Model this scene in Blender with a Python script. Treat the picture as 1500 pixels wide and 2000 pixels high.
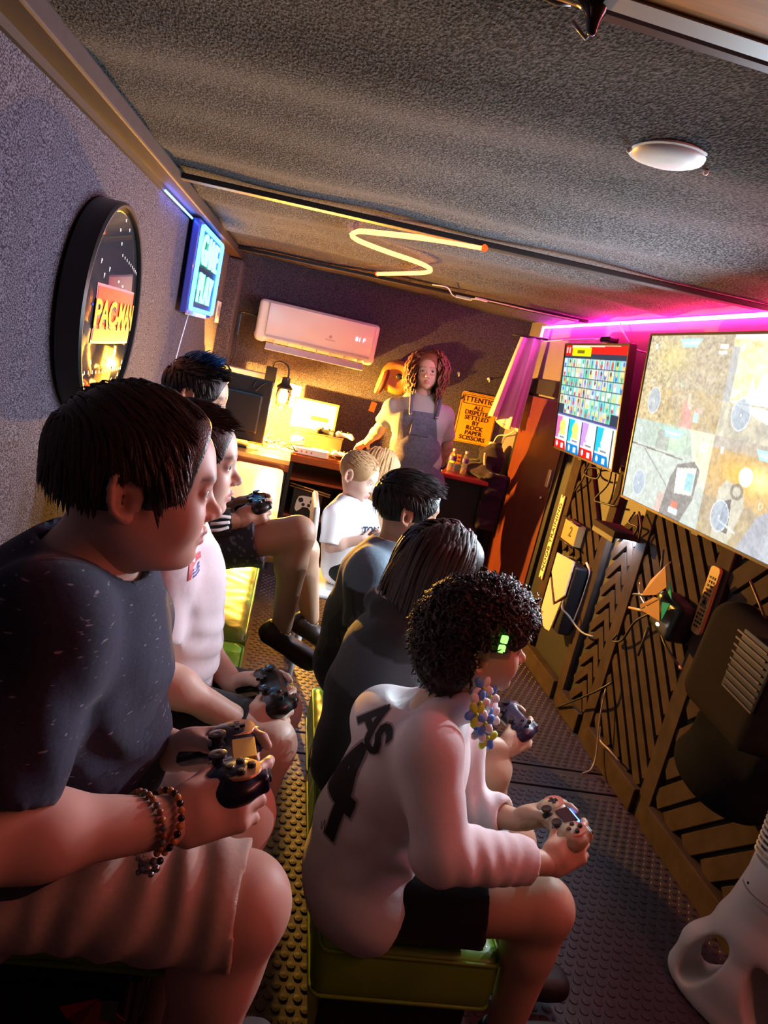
import bpy, bmesh, math, random
import numpy as np
from mathutils import Vector, Matrix, Quaternion

random.seed(7); np.random.seed(7)
for o in list(bpy.data.objects): bpy.data.objects.remove(o, do_unlink=True)
SC = bpy.context.scene
COL = SC.collection
PI = math.pi

# ------------------------------------------------------------------ camera
FPX = 1390.0; CXY = np.array([750.0, 1000.0])
VPY = np.array([590.0, 667.0]); ROLL = math.atan(0.229)
CAM = np.array([0.0, 0.0, 1.5])
_h = np.array([math.cos(ROLL), math.sin(ROLL), 0.0])
_Y = np.array([VPY[0]-CXY[0], VPY[1]-CXY[1], FPX]); _Y /= np.linalg.norm(_Y)
_X = _h - _Y*_h.dot(_Y); _X /= np.linalg.norm(_X)
_Z = np.cross(_X, _Y)
RW = np.stack([_X, _Y, _Z])            # rows: world axes seen from the camera (x right, y down, z forward)
cam_data = bpy.data.cameras.new('camera'); cam = bpy.data.objects.new('camera', cam_data); COL.objects.link(cam)
M = Matrix.Identity(4)
for i in range(3):
    M[i][0] = RW[i, 0]; M[i][1] = -RW[i, 1]; M[i][2] = -RW[i, 2]; M[i][3] = CAM[i]
cam.matrix_world = M
cam_data.sensor_fit = 'HORIZONTAL'; cam_data.sensor_width = 36.0
cam_data.lens = FPX/1500.0*36.0; cam_data.clip_start = 0.02
SC.camera = cam

# ------------------------------------------------------------------ world, exposure
W = bpy.data.worlds.new('world'); SC.world = W; W.use_nodes = True
W.node_tree.nodes['Background'].inputs[0].default_value = (0.25, 0.3, 0.45, 1)
W.node_tree.nodes['Background'].inputs[1].default_value = 0.02
SC.view_settings.view_transform = 'Standard'; SC.view_settings.look = 'None'
SC.view_settings.exposure = 0.2; SC.view_settings.gamma = 1.0
SC.view_settings.use_curve_mapping = False

def ray(px, py): return RW @ np.array([px-CXY[0], py-CXY[1], FPX])
def PY(px, py, y): r = ray(px, py); return CAM + r*((y-CAM[1])/r[1])
def PX(px, py, x): r = ray(px, py); return CAM + r*((x-CAM[0])/r[0])
def PZ(px, py, z): r = ray(px, py); return CAM + r*((z-CAM[2])/r[2])
V = lambda *a: np.array(a, float)
def nrm(v): v = np.asarray(v, float); return v/(np.linalg.norm(v)+1e-12)

# ------------------------------------------------------------------ materials
MATS = {}
def srgb(r, g=None, b=None):
    if g is None: r, g, b = r
    f = lambda c: c/12.92 if c <= 0.04045 else ((c+0.055)/1.055)**2.4
    return (f(r/255), f(g/255), f(b/255), 1.0)
def mat(name, col=(0.5, 0.5, 0.5), rough=0.6, metal=0.0, emit=None, es=0.0, bump=None, var=0.0, vscale=30.0, spec=0.5,
        sheen=0.0, coat=0.0, sss=0.0, alpha=1.0, trans=0.0, ior=1.45, attr=None, stretch=None, coatr=0.05):
    """procedural principled material; bump=(scale, strength, dist), var = noise colour variation"""
    if name in MATS: return MATS[name]
    m = bpy.data.materials.new(name); m.use_nodes = True
    nt = m.node_tree; N = nt.nodes; L = nt.links; b = N['Principled BSDF']
    c = tuple(col[:3])+(1.0,)
    b.inputs['Base Color'].default_value = c
    b.inputs['Roughness'].default_value = rough; b.inputs['Metallic'].default_value = metal
    b.inputs['Specular IOR Level'].default_value = spec; b.inputs['IOR'].default_value = ior
    b.inputs['Sheen Weight'].default_value = sheen; b.inputs['Coat Weight'].default_value = coat; b.inputs['Coat Roughness'].default_value = coatr
    b.inputs['Transmission Weight'].default_value = trans; b.inputs['Alpha'].default_value = alpha
    if sss:
        b.inputs['Subsurface Weight'].default_value = sss; b.inputs['Subsurface Radius'].default_value = (1.0, 0.35, 0.2)
        b.inputs['Subsurface Scale'].default_value = 0.006
    if emit is not None:
        b.inputs['Emission Color'].default_value = tuple(emit[:3])+(1,); b.inputs['Emission Strength'].default_value = es
    src = None
    if attr:
        a = N.new('ShaderNodeAttribute'); a.attribute_name = attr; src = a.outputs['Color']
    if var or bump:
        tc = N.new('ShaderNodeTexCoord'); vec = tc.outputs['Object']
        if stretch:
            mp = N.new('ShaderNodeMapping'); mp.inputs['Scale'].default_value = stretch; L.new(vec, mp.inputs[0]); vec = mp.outputs[0]
    if var:
        n = N.new('ShaderNodeTexNoise'); n.inputs['Scale'].default_value = vscale; n.inputs['Detail'].default_value = 5; L.new(vec, n.inputs['Vector'])
        mr = N.new('ShaderNodeMapRange'); mr.inputs[1].default_value = 0.3; mr.inputs[2].default_value = 0.7
        mr.inputs[3].default_value = 1-var; mr.inputs[4].default_value = 1+var; L.new(n.outputs[0], mr.inputs[0])
        mx = N.new('ShaderNodeMix'); mx.data_type = 'RGBA'; mx.blend_type = 'MULTIPLY'; mx.inputs[0].default_value = 1.0
        if src is not None: L.new(src, mx.inputs[6])
        else: mx.inputs[6].default_value = c
        L.new(mr.outputs[0], mx.inputs[7]); src = mx.outputs[2]
    if src is not None:
        L.new(src, b.inputs['Base Color'])
        if emit == 'attr': pass
    if bump:
        n2 = N.new('ShaderNodeTexNoise'); n2.inputs['Scale'].default_value = bump[0]; n2.inputs['Detail'].default_value = 4; L.new(vec, n2.inputs['Vector'])
        bp = N.new('ShaderNodeBump'); bp.inputs['Strength'].default_value = bump[1]; bp.inputs['Distance'].default_value = bump[2]
        L.new(n2.outputs[0], bp.inputs['Height']); L.new(bp.outputs[0], b.inputs['Normal'])
    MATS[name] = m
    return m
def emat(name, col, s):
    if name in MATS: return MATS[name]
    m = bpy.data.materials.new(name); m.use_nodes = True; N = m.node_tree.nodes; L = m.node_tree.links
    N.clear(); e = N.new('ShaderNodeEmission'); e.inputs[0].default_value = tuple(col[:3])+(1,); e.inputs[1].default_value = s
    o = N.new('ShaderNodeOutputMaterial'); L.new(e.outputs[0], o.inputs[0]); MATS[name] = m; return m

# ------------------------------------------------------------------ objects
def tag(o, label=None, cat=None, group=None, kind=None):
    if label: o['label'] = label
    if cat: o['category'] = cat
    if group: o['group'] = group
    if kind: o['kind'] = kind
    return o
def thing(name, label, cat, loc=(0, 0, 0), rot=None, group=None):
    o = bpy.data.objects.new(name, None); COL.objects.link(o); o.empty_display_size = 0.05
    o.location = Vector([float(q) for q in loc])
    if rot is not None:
        o.rotation_mode = 'QUATERNION'; o.rotation_quaternion = rot.to_quaternion() if isinstance(rot, Matrix) else rot
    return tag(o, label, cat, group)
def rootloc(o):
    v = np.zeros(3)
    while o is not None: v += np.array(o.location); o = o.parent
    return v
def obj_from(name, verts, faces, m, parent=None, smooth=False, local=False, mats=None, fm=None, col=None):
    """link a mesh; verts in world coordinates unless local (then in the parent's frame)"""
    verts = np.asarray(verts, float).reshape(-1, 3)
    if parent is not None and not local: verts = verts - rootloc(parent)
    me = bpy.data.meshes.new(name)
    if isinstance(faces, np.ndarray):
        n = len(faces); k = faces.shape[1]
        me.vertices.add(len(verts)); me.vertices.foreach_set('co', verts.astype(np.float32).ravel())
        me.loops.add(n*k); me.loops.foreach_set('vertex_index', faces.astype(np.int32).ravel())
        me.polygons.add(n); me.polygons.foreach_set('loop_start', np.arange(0, n*k, k, dtype=np.int32))
        me.update(calc_edges=True); me.validate()
    else:
        me.from_pydata([tuple(v) for v in verts], [], faces)
    if mats:
        for q in mats: me.materials.append(q)
    elif m is not None: me.materials.append(m)
    if fm is not None: me.polygons.foreach_set('material_index', np.asarray(fm, np.int32))
    if smooth is True: me.shade_smooth()
    elif smooth:
        me.shade_smooth(); me.set_sharp_from_angle(angle=float(smooth))
    if col is not None:
        a = me.color_attributes.new('tint', 'FLOAT_COLOR', 'POINT')
        cc = np.ones((len(verts), 4), np.float32); cc[:, :3] = col; a.data.foreach_set('color', cc.ravel())
    o = bpy.data.objects.new(name, me); COL.objects.link(o)
    if parent is not None: o.parent = parent
    return o
def inst(src, name, parent, M4=None):
    o = bpy.data.objects.new(name, src.data); COL.objects.link(o); o.parent = parent
    if M4 is not None: o.matrix_local = M4
    return o
def copy_tree(o, parent=None):
    c = o.copy(); COL.objects.link(c); c.parent = parent
    for ch in list(o.children): copy_tree(ch, c)
    return c

def frame(zdir, xhint=(1, 0, 0)):
    """3x3 numpy, columns x,y,z with z along zdir"""
    z = nrm(zdir); x = np.asarray(xhint, float); x = x - z*x.dot(z)
    if np.linalg.norm(x) < 1e-4: x = np.array([0, 1., 0]); x = x - z*x.dot(z)
    x = nrm(x); y = np.cross(z, x); return np.stack([x, y, z], 1)
def rotz(a): c, s = math.cos(a), math.sin(a); return np.array([[c, -s, 0], [s, c, 0], [0, 0, 1.]])
def roty(a): c, s = math.cos(a), math.sin(a); return np.array([[c, 0, s], [0, 1, 0], [-s, 0, c]])
def rotx(a): c, s = math.cos(a), math.sin(a); return np.array([[1, 0, 0], [0, c, -s], [0, s, c]])
def m4(R, t=(0, 0, 0)):
    m = Matrix.Identity(4)
    for i in range(3):
        for j in range(3): m[i][j] = float(R[i][j])
        m[i][3] = float(t[i])
    return m

class MB:
    """collects shapes into one mesh"""
    def __init__(s): s.v = []; s.f = []; s.m = []; s.n = 0
    def add(s, v, f, mi=0):
        v = np.asarray(v, float).reshape(-1, 3)
        s.v.append(v); s.f += [tuple(int(i)+s.n for i in q) for q in f]; s.m += [mi]*len(f); s.n += len(v); return s
    def box(s, c, size, R=None, mi=0, bev=0.0, seg=2):
        h = np.asarray(size, float)/2
        if bev > 0:
            bm = bmesh.new(); bmesh.ops.create_cube(bm, size=2.0)
            for q in bm.verts: q.co = Vector((q.co.x*h[0], q.co.y*h[1], q.co.z*h[2]))
            bmesh.ops.bevel(bm, geom=bm.edges[:]+bm.verts[:], offset=min(bev, min(h)*0.98), segments=seg, profile=0.5, affect='EDGES', clamp_overlap=True)
            bm.verts.index_update()
            v = np.array([q.co[:] for q in bm.verts]); f = [[q.index for q in p.verts] for p in bm.faces]; bm.free()
        else:
            v = np.array([[x, y, z] for x in (-1, 1) for y in (-1, 1) for z in (-1, 1)], float)*h
            f = [(0, 1, 3, 2), (4, 6, 7, 5), (0, 4, 5, 1), (2, 3, 7, 6), (0, 2, 6, 4), (1, 5, 7, 3)]
        if R is not None: v = v @ np.asarray(R).T
        return s.add(v+np.asarray(c, float), f, mi)
    def bar(s, a, b, w, t, up=(0, 0, 1), mi=0, bev=0.0):
        """box from a to b, width w across, thickness t along up"""
        a = np.asarray(a, float); b = np.asarray(b, float); d = b-a; L = np.linalg.norm(d)
        x = d/L; z = np.asarray(up, float); z = nrm(z-x*x.dot(z)); y = np.cross(z, x)
        return s.box((a+b)/2, (L, w, t), np.stack([x, y, z], 1), mi, bev)
    def tube(s, pts, r, n=8, closed=False, mi=0, caps=True):
        pts = [np.asarray(p, float) for p in pts]; N = len(pts)
        rr = r if hasattr(r, '__len__') else [r]*N
        tang = []
        for i in range(N):
            a = pts[(i-1) % N] if (closed or i > 0) else pts[i]; b = pts[(i+1) % N] if (closed or i < N-1) else pts[i]
            tang.append(nrm(b-a))
        ref = np.array([0, 0, 1.]) if abs(tang[0][2]) < 0.9 else np.array([1., 0, 0])
        u = nrm(ref - tang[0]*ref.dot(tang[0])); V_ = []; F = []
        for i in range(N):
            u = nrm(u - tang[i]*u.dot(tang[i])); w = np.cross(tang[i], u)
            for k in range(n):
                a = 2*PI*k/n; V_.append(pts[i]+rr[i]*(math.cos(a)*u+math.sin(a)*w))
        for i in range(N if closed else N-1):
            j = (i+1) % N
            for k in range(n): F.append((i*n+k, i*n+(k+1) % n, j*n+(k+1) % n, j*n+k))
        if not closed and caps:
            F.append(tuple(range(n))[::-1]); F.append(tuple((N-1)*n+k for k in range(n)))
        return s.add(V_, F, mi)
    def lathe(s, prof, c=(0, 0, 0), R=None, n=24, mi=0):
        """prof [(r,z)...] about z"""
        V_ = []; F = []; N = len(prof)
        for (r, z) in prof:
            for k in range(n): a = 2*PI*k/n; V_.append((r*math.cos(a), r*math.sin(a), z))
        for i in range(N-1):
            for k in range(n): F.append((i*n+k, i*n+(k+1) % n, (i+1)*n+(k+1) % n, (i+1)*n+k))
        if prof[0][0] > 1e-6: F.append(tuple(range(n))[::-1])
        if prof[-1][0] > 1e-6: F.append(tuple((N-1)*n+k for k in range(n)))
        V_ = np.array(V_)
        if R is not None: V_ = V_ @ np.asarray(R).T
        return s.add(V_+np.asarray(c, float), F, mi)
    def prism(s, poly, R, c, d, mi=0):
        """2D polygon (ccw) in the xy plane of frame R at c, extruded d along its z"""
        n = len(poly); P0 = np.array([[p[0], p[1], 0] for p in poly]); P1 = P0+np.array([0, 0, d])
        v = np.vstack([P0, P1]) @ np.asarray(R).T + np.asarray(c, float)
        f = [tuple(range(n))[::-1], tuple(range(n, 2*n))]+[(i, (i+1) % n, n+(i+1) % n, n+i) for i in range(n)]
        return s.add(v, f, mi)
    def sphere(s, c, r, n=12, m=8, R=None, mi=0):
        rr = np.asarray(r if hasattr(r, '__len__') else (r, r, r), float)
        V_ = [(0, 0, -1)]; F = []
        for i in range(1, m):
            t = -PI/2+PI*i/m
            for k in range(n): a = 2*PI*k/n; V_.append((math.cos(t)*math.cos(a), math.cos(t)*math.sin(a), math.sin(t)))
        V_.append((0, 0, 1)); top = len(V_)-1
        for k in range(n):
            F.append((0, 1+(k+1) % n, 1+k)); F.append((top, 1+(m-2)*n+k, 1+(m-2)*n+(k+1) % n))
        for i in range(m-2):
            for k in range(n): F.append((1+i*n+k, 1+i*n+(k+1) % n, 1+(i+1)*n+(k+1) % n, 1+(i+1)*n+k))
        v = np.array(V_)*rr
        if R is not None: v = v @ np.asarray(R).T
        return s.add(v+np.asarray(c, float), F, mi)
    def quad(s, a, b, c, d, mi=0): return s.add([a, b, c, d], [(0, 1, 2, 3)], mi)
    def build(s, name, m, parent=None, smooth=False, local=False, mats=None):
        return obj_from(name, np.vstack(s.v), s.f, m, parent, smooth, local, mats, s.m if mats else None)

def arc_pts(pts, n=6):
    """Catmull-Rom through points"""
    P_ = [np.asarray(p, float) for p in pts]; P_ = [2*P_[0]-P_[1]]+P_+[2*P_[-1]-P_[-2]]; out = []
    for i in range(1, len(P_)-2):
        for k in range(n):
            t = k/n; p0, p1, p2, p3 = P_[i-1:i+3]
            out.append(0.5*((2*p1)+(p2-p0)*t+(2*p0-5*p1+4*p2-p3)*t*t+(3*p1-p0-3*p2+p3)*t**3))
    out.append(P_[-2]); return out
def rrect(w, h, r, n=4):
    out = []
    for (cx, cy, a0) in ((w/2-r, h/2-r, 0), (-w/2+r, h/2-r, 90), (-w/2+r, -h/2+r, 180), (w/2-r, -h/2+r, 270)):
        for k in range(n+1): a = math.radians(a0+90*k/n); out.append((cx+r*math.cos(a), cy+r*math.sin(a)))
    return out
def text_mesh(txt, size, depth=0.002, offset=0.0, space=1.0, align='CENTER', bev=0.0, shear=0.0):
    """lettering as mesh verts/faces in the xy plane"""
    cu = bpy.data.curves.new('t', 'FONT'); cu.body = txt; cu.size = size; cu.extrude = depth; cu.offset = offset
    cu.space_character = space; cu.align_x = align; cu.align_y = 'CENTER'; cu.resolution_u = 3; cu.shear = shear; cu.space_line = 0.85
    o = bpy.data.objects.new('t', cu); COL.objects.link(o)
    dg = bpy.context.evaluated_depsgraph_get(); me = bpy.data.meshes.new_from_object(o.evaluated_get(dg))
    v = np.array([q.co[:] for q in me.vertices]).reshape(-1, 3); f = [list(p.vertices) for p in me.polygons]
    bpy.data.objects.remove(o); bpy.data.curves.remove(cu); bpy.data.meshes.remove(me)
    return v, f
# ------------------------------------------------------------------ implicit surfaces (bodies, clothes, hair, soft things)
def smin(a, b, k):
    if k <= 0: return np.minimum(a, b)
    h = np.maximum(k-np.abs(a-b), 0)/k
    return np.minimum(a, b)-h*h*k*0.25
class Shape:
    def __init__(s): s.ops = []
    def _add(s, fn, lo, hi, k, op): s.ops.append((fn, np.asarray(lo, float), np.asarray(hi, float), k, op)); return s
    def cap(s, a, b, ra, rb=None, k=0.02, op=1):
        a = np.asarray(a, float); b = np.asarray(b, float); rb = ra if rb is None else rb
        ab = b-a; L2 = ab.dot(ab)+1e-12; rm = max(ra, rb)
        def fn(X, Y, Z):
            t = np.clip(((X-a[0])*ab[0]+(Y-a[1])*ab[1]+(Z-a[2])*ab[2])/L2, 0, 1)
            return np.sqrt((X-a[0]-t*ab[0])**2+(Y-a[1]-t*ab[1])**2+(Z-a[2]-t*ab[2])**2)-(ra+(rb-ra)*t)
        return s._add(fn, np.minimum(a, b)-rm, np.maximum(a, b)+rm, k, op)
    def chain(s, pts, rs, k=0.02):
        for i in range(len(pts)-1): s.cap(pts[i], pts[i+1], rs[i], rs[i+1], k)
        return s
    def ell(s, c, r, R=None, k=0.02, op=1):
        c = np.asarray(c, float); r = np.asarray(r, float); R = np.eye(3) if R is None else np.asarray(R)
        rm = np.abs(R) @ r
        def fn(X, Y, Z):
            x, y, z = X-c[0], Y-c[1], Z-c[2]
            q = [(x*R[0, i]+y*R[1, i]+z*R[2, i])/r[i] for i in range(3)]
            k0 = np.sqrt(q[0]**2+q[1]**2+q[2]**2)
            k1 = np.sqrt((q[0]/r[0])**2+(q[1]/r[1])**2+(q[2]/r[2])**2)+1e-9
            return k0*(k0-1)/k1
        return s._add(fn, c-rm, c+rm, k, op)
    def rbox(s, c, h, rad, R=None, k=0.02, op=1):
        c = np.asarray(c, float); h = np.asarray(h, float); R = np.eye(3) if R is None else np.asarray(R)
        rm = np.abs(R) @ h
        def fn(X, Y, Z):
            x, y, z = X-c[0], Y-c[1], Z-c[2]
            q = [np.abs(x*R[0, i]+y*R[1, i]+z*R[2, i])-(h[i]-rad) for i in range(3)]
            return np.sqrt(sum(np.maximum(u, 0)**2 for u in q))+np.minimum(np.maximum(np.maximum(q[0], q[1]), q[2]), 0)-rad
        return s._add(fn, c-rm, c+rm, k, op)
    def loft(s, pts, ws, wf, side, k=0.03, grow=0.0):
        """tube of elliptic section through pts: half width ws along side, wf across"""
        pts = [np.asarray(p, float) for p in pts]; side = nrm(side)
        ws = np.asarray(ws, float)+grow; wf = np.asarray(wf, float)+grow
        for i in range(len(pts)-1):
            a, b = pts[i], pts[i+1]; ab = b-a; L = np.linalg.norm(ab); ax = ab/L
            sd = nrm(side-ax*side.dot(ax)); fr = np.cross(ax, sd)
            def fn(X, Y, Z, a=a, ab=ab, L=L, ax=ax, sd=sd, fr=fr, i=i):
                x, y, z = X-a[0], Y-a[1], Z-a[2]
                h = x*ax[0]+y*ax[1]+z*ax[2]; t = np.clip(h/L, 0, 1)
                u = x*sd[0]+y*sd[1]+z*sd[2]; v = x*fr[0]+y*fr[1]+z*fr[2]; e = h-t*L
                A = ws[i]+(ws[i+1]-ws[i])*t; B = wf[i]+(wf[i+1]-wf[i])*t; m = np.minimum(A, B)
                k0 = np.sqrt((u/A)**2+(v/B)**2+(e/m)**2)
                k1 = np.sqrt((u/A**2)**2+(v/B**2)**2+(e/m**2)**2)+1e-9
                return k0*(k0-1)/k1
            r = max(ws.max(), wf.max())
            s._add(fn, np.minimum(a, b)-r, np.maximum(a, b)+r, k, 1)
        return s
    def plane(s, p, n, k=0.004):
        """keep only the side the normal points away from"""
        p = np.asarray(p, float); n = nrm(n)
        def fn(X, Y, Z): return -((X-p[0])*n[0]+(Y-p[1])*n[1]+(Z-p[2])*n[2])
        return s._add(fn, V(-9, -9, -9), V(9, 9, 9), k, -1)
    def disp(s, g):
        return s._add(g, V(-9, -9, -9), V(9, 9, 9), 0, 2)
    def sub(s, other, grow=0.0, k=0.004):
        """carve another shape out"""
        s.ops.append((other, None, None, k, ('sub', grow))); return s
    def copy(s): q = Shape(); q.ops = list(s.ops); return q
    def field(s, lo, hi, h):
        lo = np.asarray(lo, float); n = np.ceil((np.asarray(hi)-lo)/h).astype(int)+1
        ax = [(lo[i]+h*np.arange(n[i])).astype(np.float32) for i in range(3)]
        d = np.full(n, 0.3, np.float32)
        for (fn, l, u, k, op) in s.ops:
            if isinstance(op, tuple):
                d2 = fn.field(lo, np.asarray(hi), h)-op[1]
                d = -smin(-d, d2, k); continue
            mg = max(k, 0)+3*h+0.012
            i0 = np.clip(np.floor((l-mg-lo)/h).astype(int), 0, n); i1 = np.clip(np.ceil((u+mg-lo)/h).astype(int)+1, 0, n)
            if np.any(i1 <= i0): continue
            sl = tuple(slice(i0[i], i1[i]) for i in range(3))
            X = ax[0][sl[0]][:, None, None]; Y = ax[1][sl[1]][None, :, None]; Z = ax[2][sl[2]][None, None, :]
            q = fn(X, Y, Z).astype(np.float32)
            if op == 1: d[sl] = smin(d[sl], q, k)
            elif op == -1: d[sl] = -smin(-d[sl], q, k)
            elif op == 2:
                near = np.abs(d[sl]) < 0.03
                d[sl] = np.where(near, d[sl]+q, d[sl])
        return d, lo
    def bounds(s):
        lo = np.min([o[1] for o in s.ops if o[4] == 1], axis=0); hi = np.max([o[2] for o in s.ops if o[4] == 1], axis=0); return lo-0.015, hi+0.015
    def mesh(s, h=0.006, lo=None, hi=None):
        if lo is None: lo, hi = s.bounds()
        d, lo = s.field(lo, hi, h); return nets(d, lo, h)
def nets(d, lo, h):
    s = d < 0
    a = s[:-1, :-1, :-1].astype(np.int8)
    c = np.zeros(a.shape, np.int8)
    for i in (0, 1):
        for j in (0, 1):
            for k in (0, 1): c += s[i:i+a.shape[0], j:j+a.shape[1], k:k+a.shape[2]]
    act = (c > 0) & (c < 8)
    ai = np.argwhere(act); idx = np.full(a.shape, -1, np.int32); idx[act] = np.arange(len(ai))
    if len(ai) == 0: return np.zeros((0, 3)), np.zeros((0, 4), int)
    pos = np.zeros((len(ai), 3)); cnt = np.zeros(len(ai))
    cs = [(i, j, k) for i in (0, 1) for j in (0, 1) for k in (0, 1)]
    dv = {q: d[ai[:, 0]+q[0], ai[:, 1]+q[1], ai[:, 2]+q[2]] for q in cs}
    for p in cs:
        for x in range(3):
            if p[x] == 0:
                q = list(p); q[x] = 1; q = tuple(q); d0, d1 = dv[p], dv[q]
                m = (d0 < 0) != (d1 < 0); t = np.where(m, d0/np.where(m, d0-d1, 1), 0)
                e = np.tile(np.array(p, float), (len(ai), 1)); e[:, x] = t
                pos[m] += e[m]; cnt[m] += 1
    v = lo+h*(ai+pos/np.maximum(cnt, 1)[:, None])
    F = []
    for x in range(3):
        y, z = (x+1) % 3, (x+2) % 3
        sl0 = [slice(None)]*3; sl1 = [slice(None)]*3
        sl0[x] = slice(0, -1); sl1[x] = slice(1, None)
        A = s[tuple(sl0)]; B = s[tuple(sl1)]
        e = np.argwhere(A != B)
        ok = (e[:, y] > 0) & (e[:, z] > 0) & (e[:, y] < a.shape[y]) & (e[:, z] < a.shape[z]); e = e[ok]
        fl = A[e[:, 0], e[:, 1], e[:, 2]]
        def g(dy, dz):
            q = e.copy(); q[:, y] -= dy; q[:, z] -= dz; return idx[q[:, 0], q[:, 1], q[:, 2]]
        f = np.stack([g(1, 1), g(0, 1), g(0, 0), g(1, 0)], 1)
        f[~fl] = f[~fl][:, ::-1]
        F.append(f)
    F = np.vstack(F); F = F[(F >= 0).all(1)]
    return v, F
def merge(parts):
    v = []; f = []; n = 0
    for (a, b) in parts:
        if len(a) == 0: continue
        v.append(a); f.append(b+n); n += len(a)
    return np.vstack(v), np.vstack(f)
def vnoise(sc, seed=0, amp=1.0, aniso=(1, 1, 1)):
    """cheap smooth noise made of sines"""
    r = np.random.RandomState(seed); K = r.normal(size=(7, 3))*sc*np.array(aniso); ph = r.uniform(0, 6.28, 7)
    def g(X, Y, Z):
        q = 0
        for i in range(7): q = q+np.sin(K[i, 0]*X+K[i, 1]*Y+K[i, 2]*Z+ph[i])
        return amp*q/3.5
    return g
def cloth(name, col, var=0.06, fine=500, rough=0.85, sheen=0.12, bump=(55, 0.16, 0.005)): return mat(name, col, rough, sheen=sheen, var=var, vscale=fine, bump=bump, spec=0.2)

def ray_project(v, f, target, d, off=0.0018, cuts=2):
    """lay flat lettering onto the surface of target along direction d"""
    from mathutils.bvhtree import BVHTree
    bm = bmesh.new(); vs = [bm.verts.new(Vector(p)) for p in v]; bm.verts.ensure_lookup_table()
    for q in f:
        try: bm.faces.new([vs[i] for i in q])
        except ValueError: pass
    bmesh.ops.remove_doubles(bm, verts=bm.verts[:], dist=1e-6); bmesh.ops.triangulate(bm, faces=bm.faces[:])
    for _ in range(cuts):
        ed = [e for e in bm.edges if e.calc_length() > 0.008]
        if ed: bmesh.ops.subdivide_edges(bm, edges=ed, cuts=1, use_grid_fill=False); bmesh.ops.triangulate(bm, faces=[q for q in bm.faces if len(q.verts) > 3])
    me = target.data; loc = rootloc(target.parent) if target.parent else np.zeros(3)
    tv_ = [Vector(np.array(p.co[:])+loc) for p in me.vertices]; tree = BVHTree.FromPolygons(tv_, [tuple(p.vertices) for p in me.polygons]); D = Vector(d).normalized()
    for q in bm.verts:
        h = tree.ray_cast(q.co-D*0.4, D)
        if h[0] is not None: q.co = h[0]-D*off; q.tag = True
        else: q.tag = False
    bmesh.ops.delete(bm, geom=[q for q in bm.verts if not q.tag], context='VERTS')
    bmesh.ops.delete(bm, geom=[e for e in bm.edges if e.calc_length() > 0.05], context='EDGES')
    bm.verts.index_update(); o = np.array([q.co[:] for q in bm.verts]), [[w.index for w in q.verts] for q in bm.faces]; bm.free(); return o
# ------------------------------------------------------------------ setting
def carpet(name, base, fleck, bscale=420, big=None):
    m = bpy.data.materials.new(name); m.use_nodes = True; nt = m.node_tree; N = nt.nodes; L = nt.links; b = N['Principled BSDF']
    b.inputs['Roughness'].default_value = 0.95; b.inputs['Specular IOR Level'].default_value = 0.06; b.inputs['Sheen Weight'].default_value = 0.03
    b.inputs['Sheen Roughness'].default_value = 0.5
    tc = N.new('ShaderNodeTexCoord')
    mp = N.new('ShaderNodeMapping'); mp.inputs['Scale'].default_value = (1, 0.55, 1); L.new(tc.outputs['Object'], mp.inputs[0])
    n = N.new('ShaderNodeTexNoise'); n.inputs['Scale'].default_value = bscale*0.5; n.inputs['Detail'].default_value = 3; L.new(mp.outputs[0], n.inputs['Vector'])
    r = N.new('ShaderNodeValToRGB'); r.color_ramp.elements[0].position = 0.40; r.color_ramp.elements[1].position = 0.66
    r.color_ramp.elements[0].color = tuple(base)+(1,); r.color_ramp.elements[1].color = tuple(fleck)+(1,); L.new(n.outputs[0], r.inputs[0])
    L.new(r.outputs[0], b.inputs['Base Color'])
    bp = N.new('ShaderNodeBump'); bp.inputs['Strength'].default_value = 0.9; bp.inputs['Distance'].default_value = 0.004
    L.new(n.outputs[0], bp.inputs['Height']); L.new(bp.outputs[0], b.inputs['Normal'])
    return m
M_carpet = carpet('grey_carpet', (0.020, 0.017, 0.026), (0.150, 0.135, 0.175), 620)
M_ceil = carpet('ceiling_carpet', (0.014, 0.014, 0.017), (0.120, 0.113, 0.122), 420)
M_black = mat('black_paint', (0.012, 0.012, 0.014), 0.55)
M_wallpaint = mat('upper_wall_paint', (0.20, 0.17, 0.18), 0.7, var=0.08, vscale=6)
M_slat = mat('stained_slat_wood', srgb(62, 48, 41), 0.8, spec=0.12, bump=(60, 0.25, 0.002), var=0.25, vscale=14, stretch=(1, 1, 1))
M_trim = mat('corner_trim', srgb(58, 47, 48), 0.6, spec=0.2, var=0.1)
M_rubber = mat('rubber_mat', (0.045, 0.032, 0.045), 0.42, bump=(150, 0.3, 0.001), var=0.2, vscale=20)
M_darktrim = mat('dark_strip', (0.012, 0.010, 0.010), 0.5)

def LW(y): return -0.685 + (y+0.5)*(0.105/5.9)       # the left wall is not quite square to the floor
ROOM_Y0, ROOM_Y1, XR, ZC = -1.3, 5.4, 1.66, 2.0
def slab(name, verts, m, th, n):
    """a panel with thickness th away from the room along n"""
    v = np.array(verts, float); w = v+np.asarray(n, float)*th
    f = [(0, 1, 2, 3), (7, 6, 5, 4)]+[(i, 4+i, 4+(i+1) % 4, (i+1) % 4) for i in range(4)]
    o = obj_from(name, np.vstack([v, w]), f, m); return tag(o, kind='structure')
wl = slab('wall_left', [(LW(ROOM_Y0), ROOM_Y0, 0), (LW(ROOM_Y1), ROOM_Y1, 0), (LW(ROOM_Y1), ROOM_Y1, ZC+.04), (LW(ROOM_Y0), ROOM_Y0, ZC+.04)], M_carpet, 0.06, (-1, 0, 0))
wb = slab('wall_back', [(-0.75, ROOM_Y1, 0), (1.75, ROOM_Y1, 0), (1.75, ROOM_Y1, ZC+.04), (-0.75, ROOM_Y1, ZC+.04)], M_carpet, 0.06, (0, 1, 0))
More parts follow.
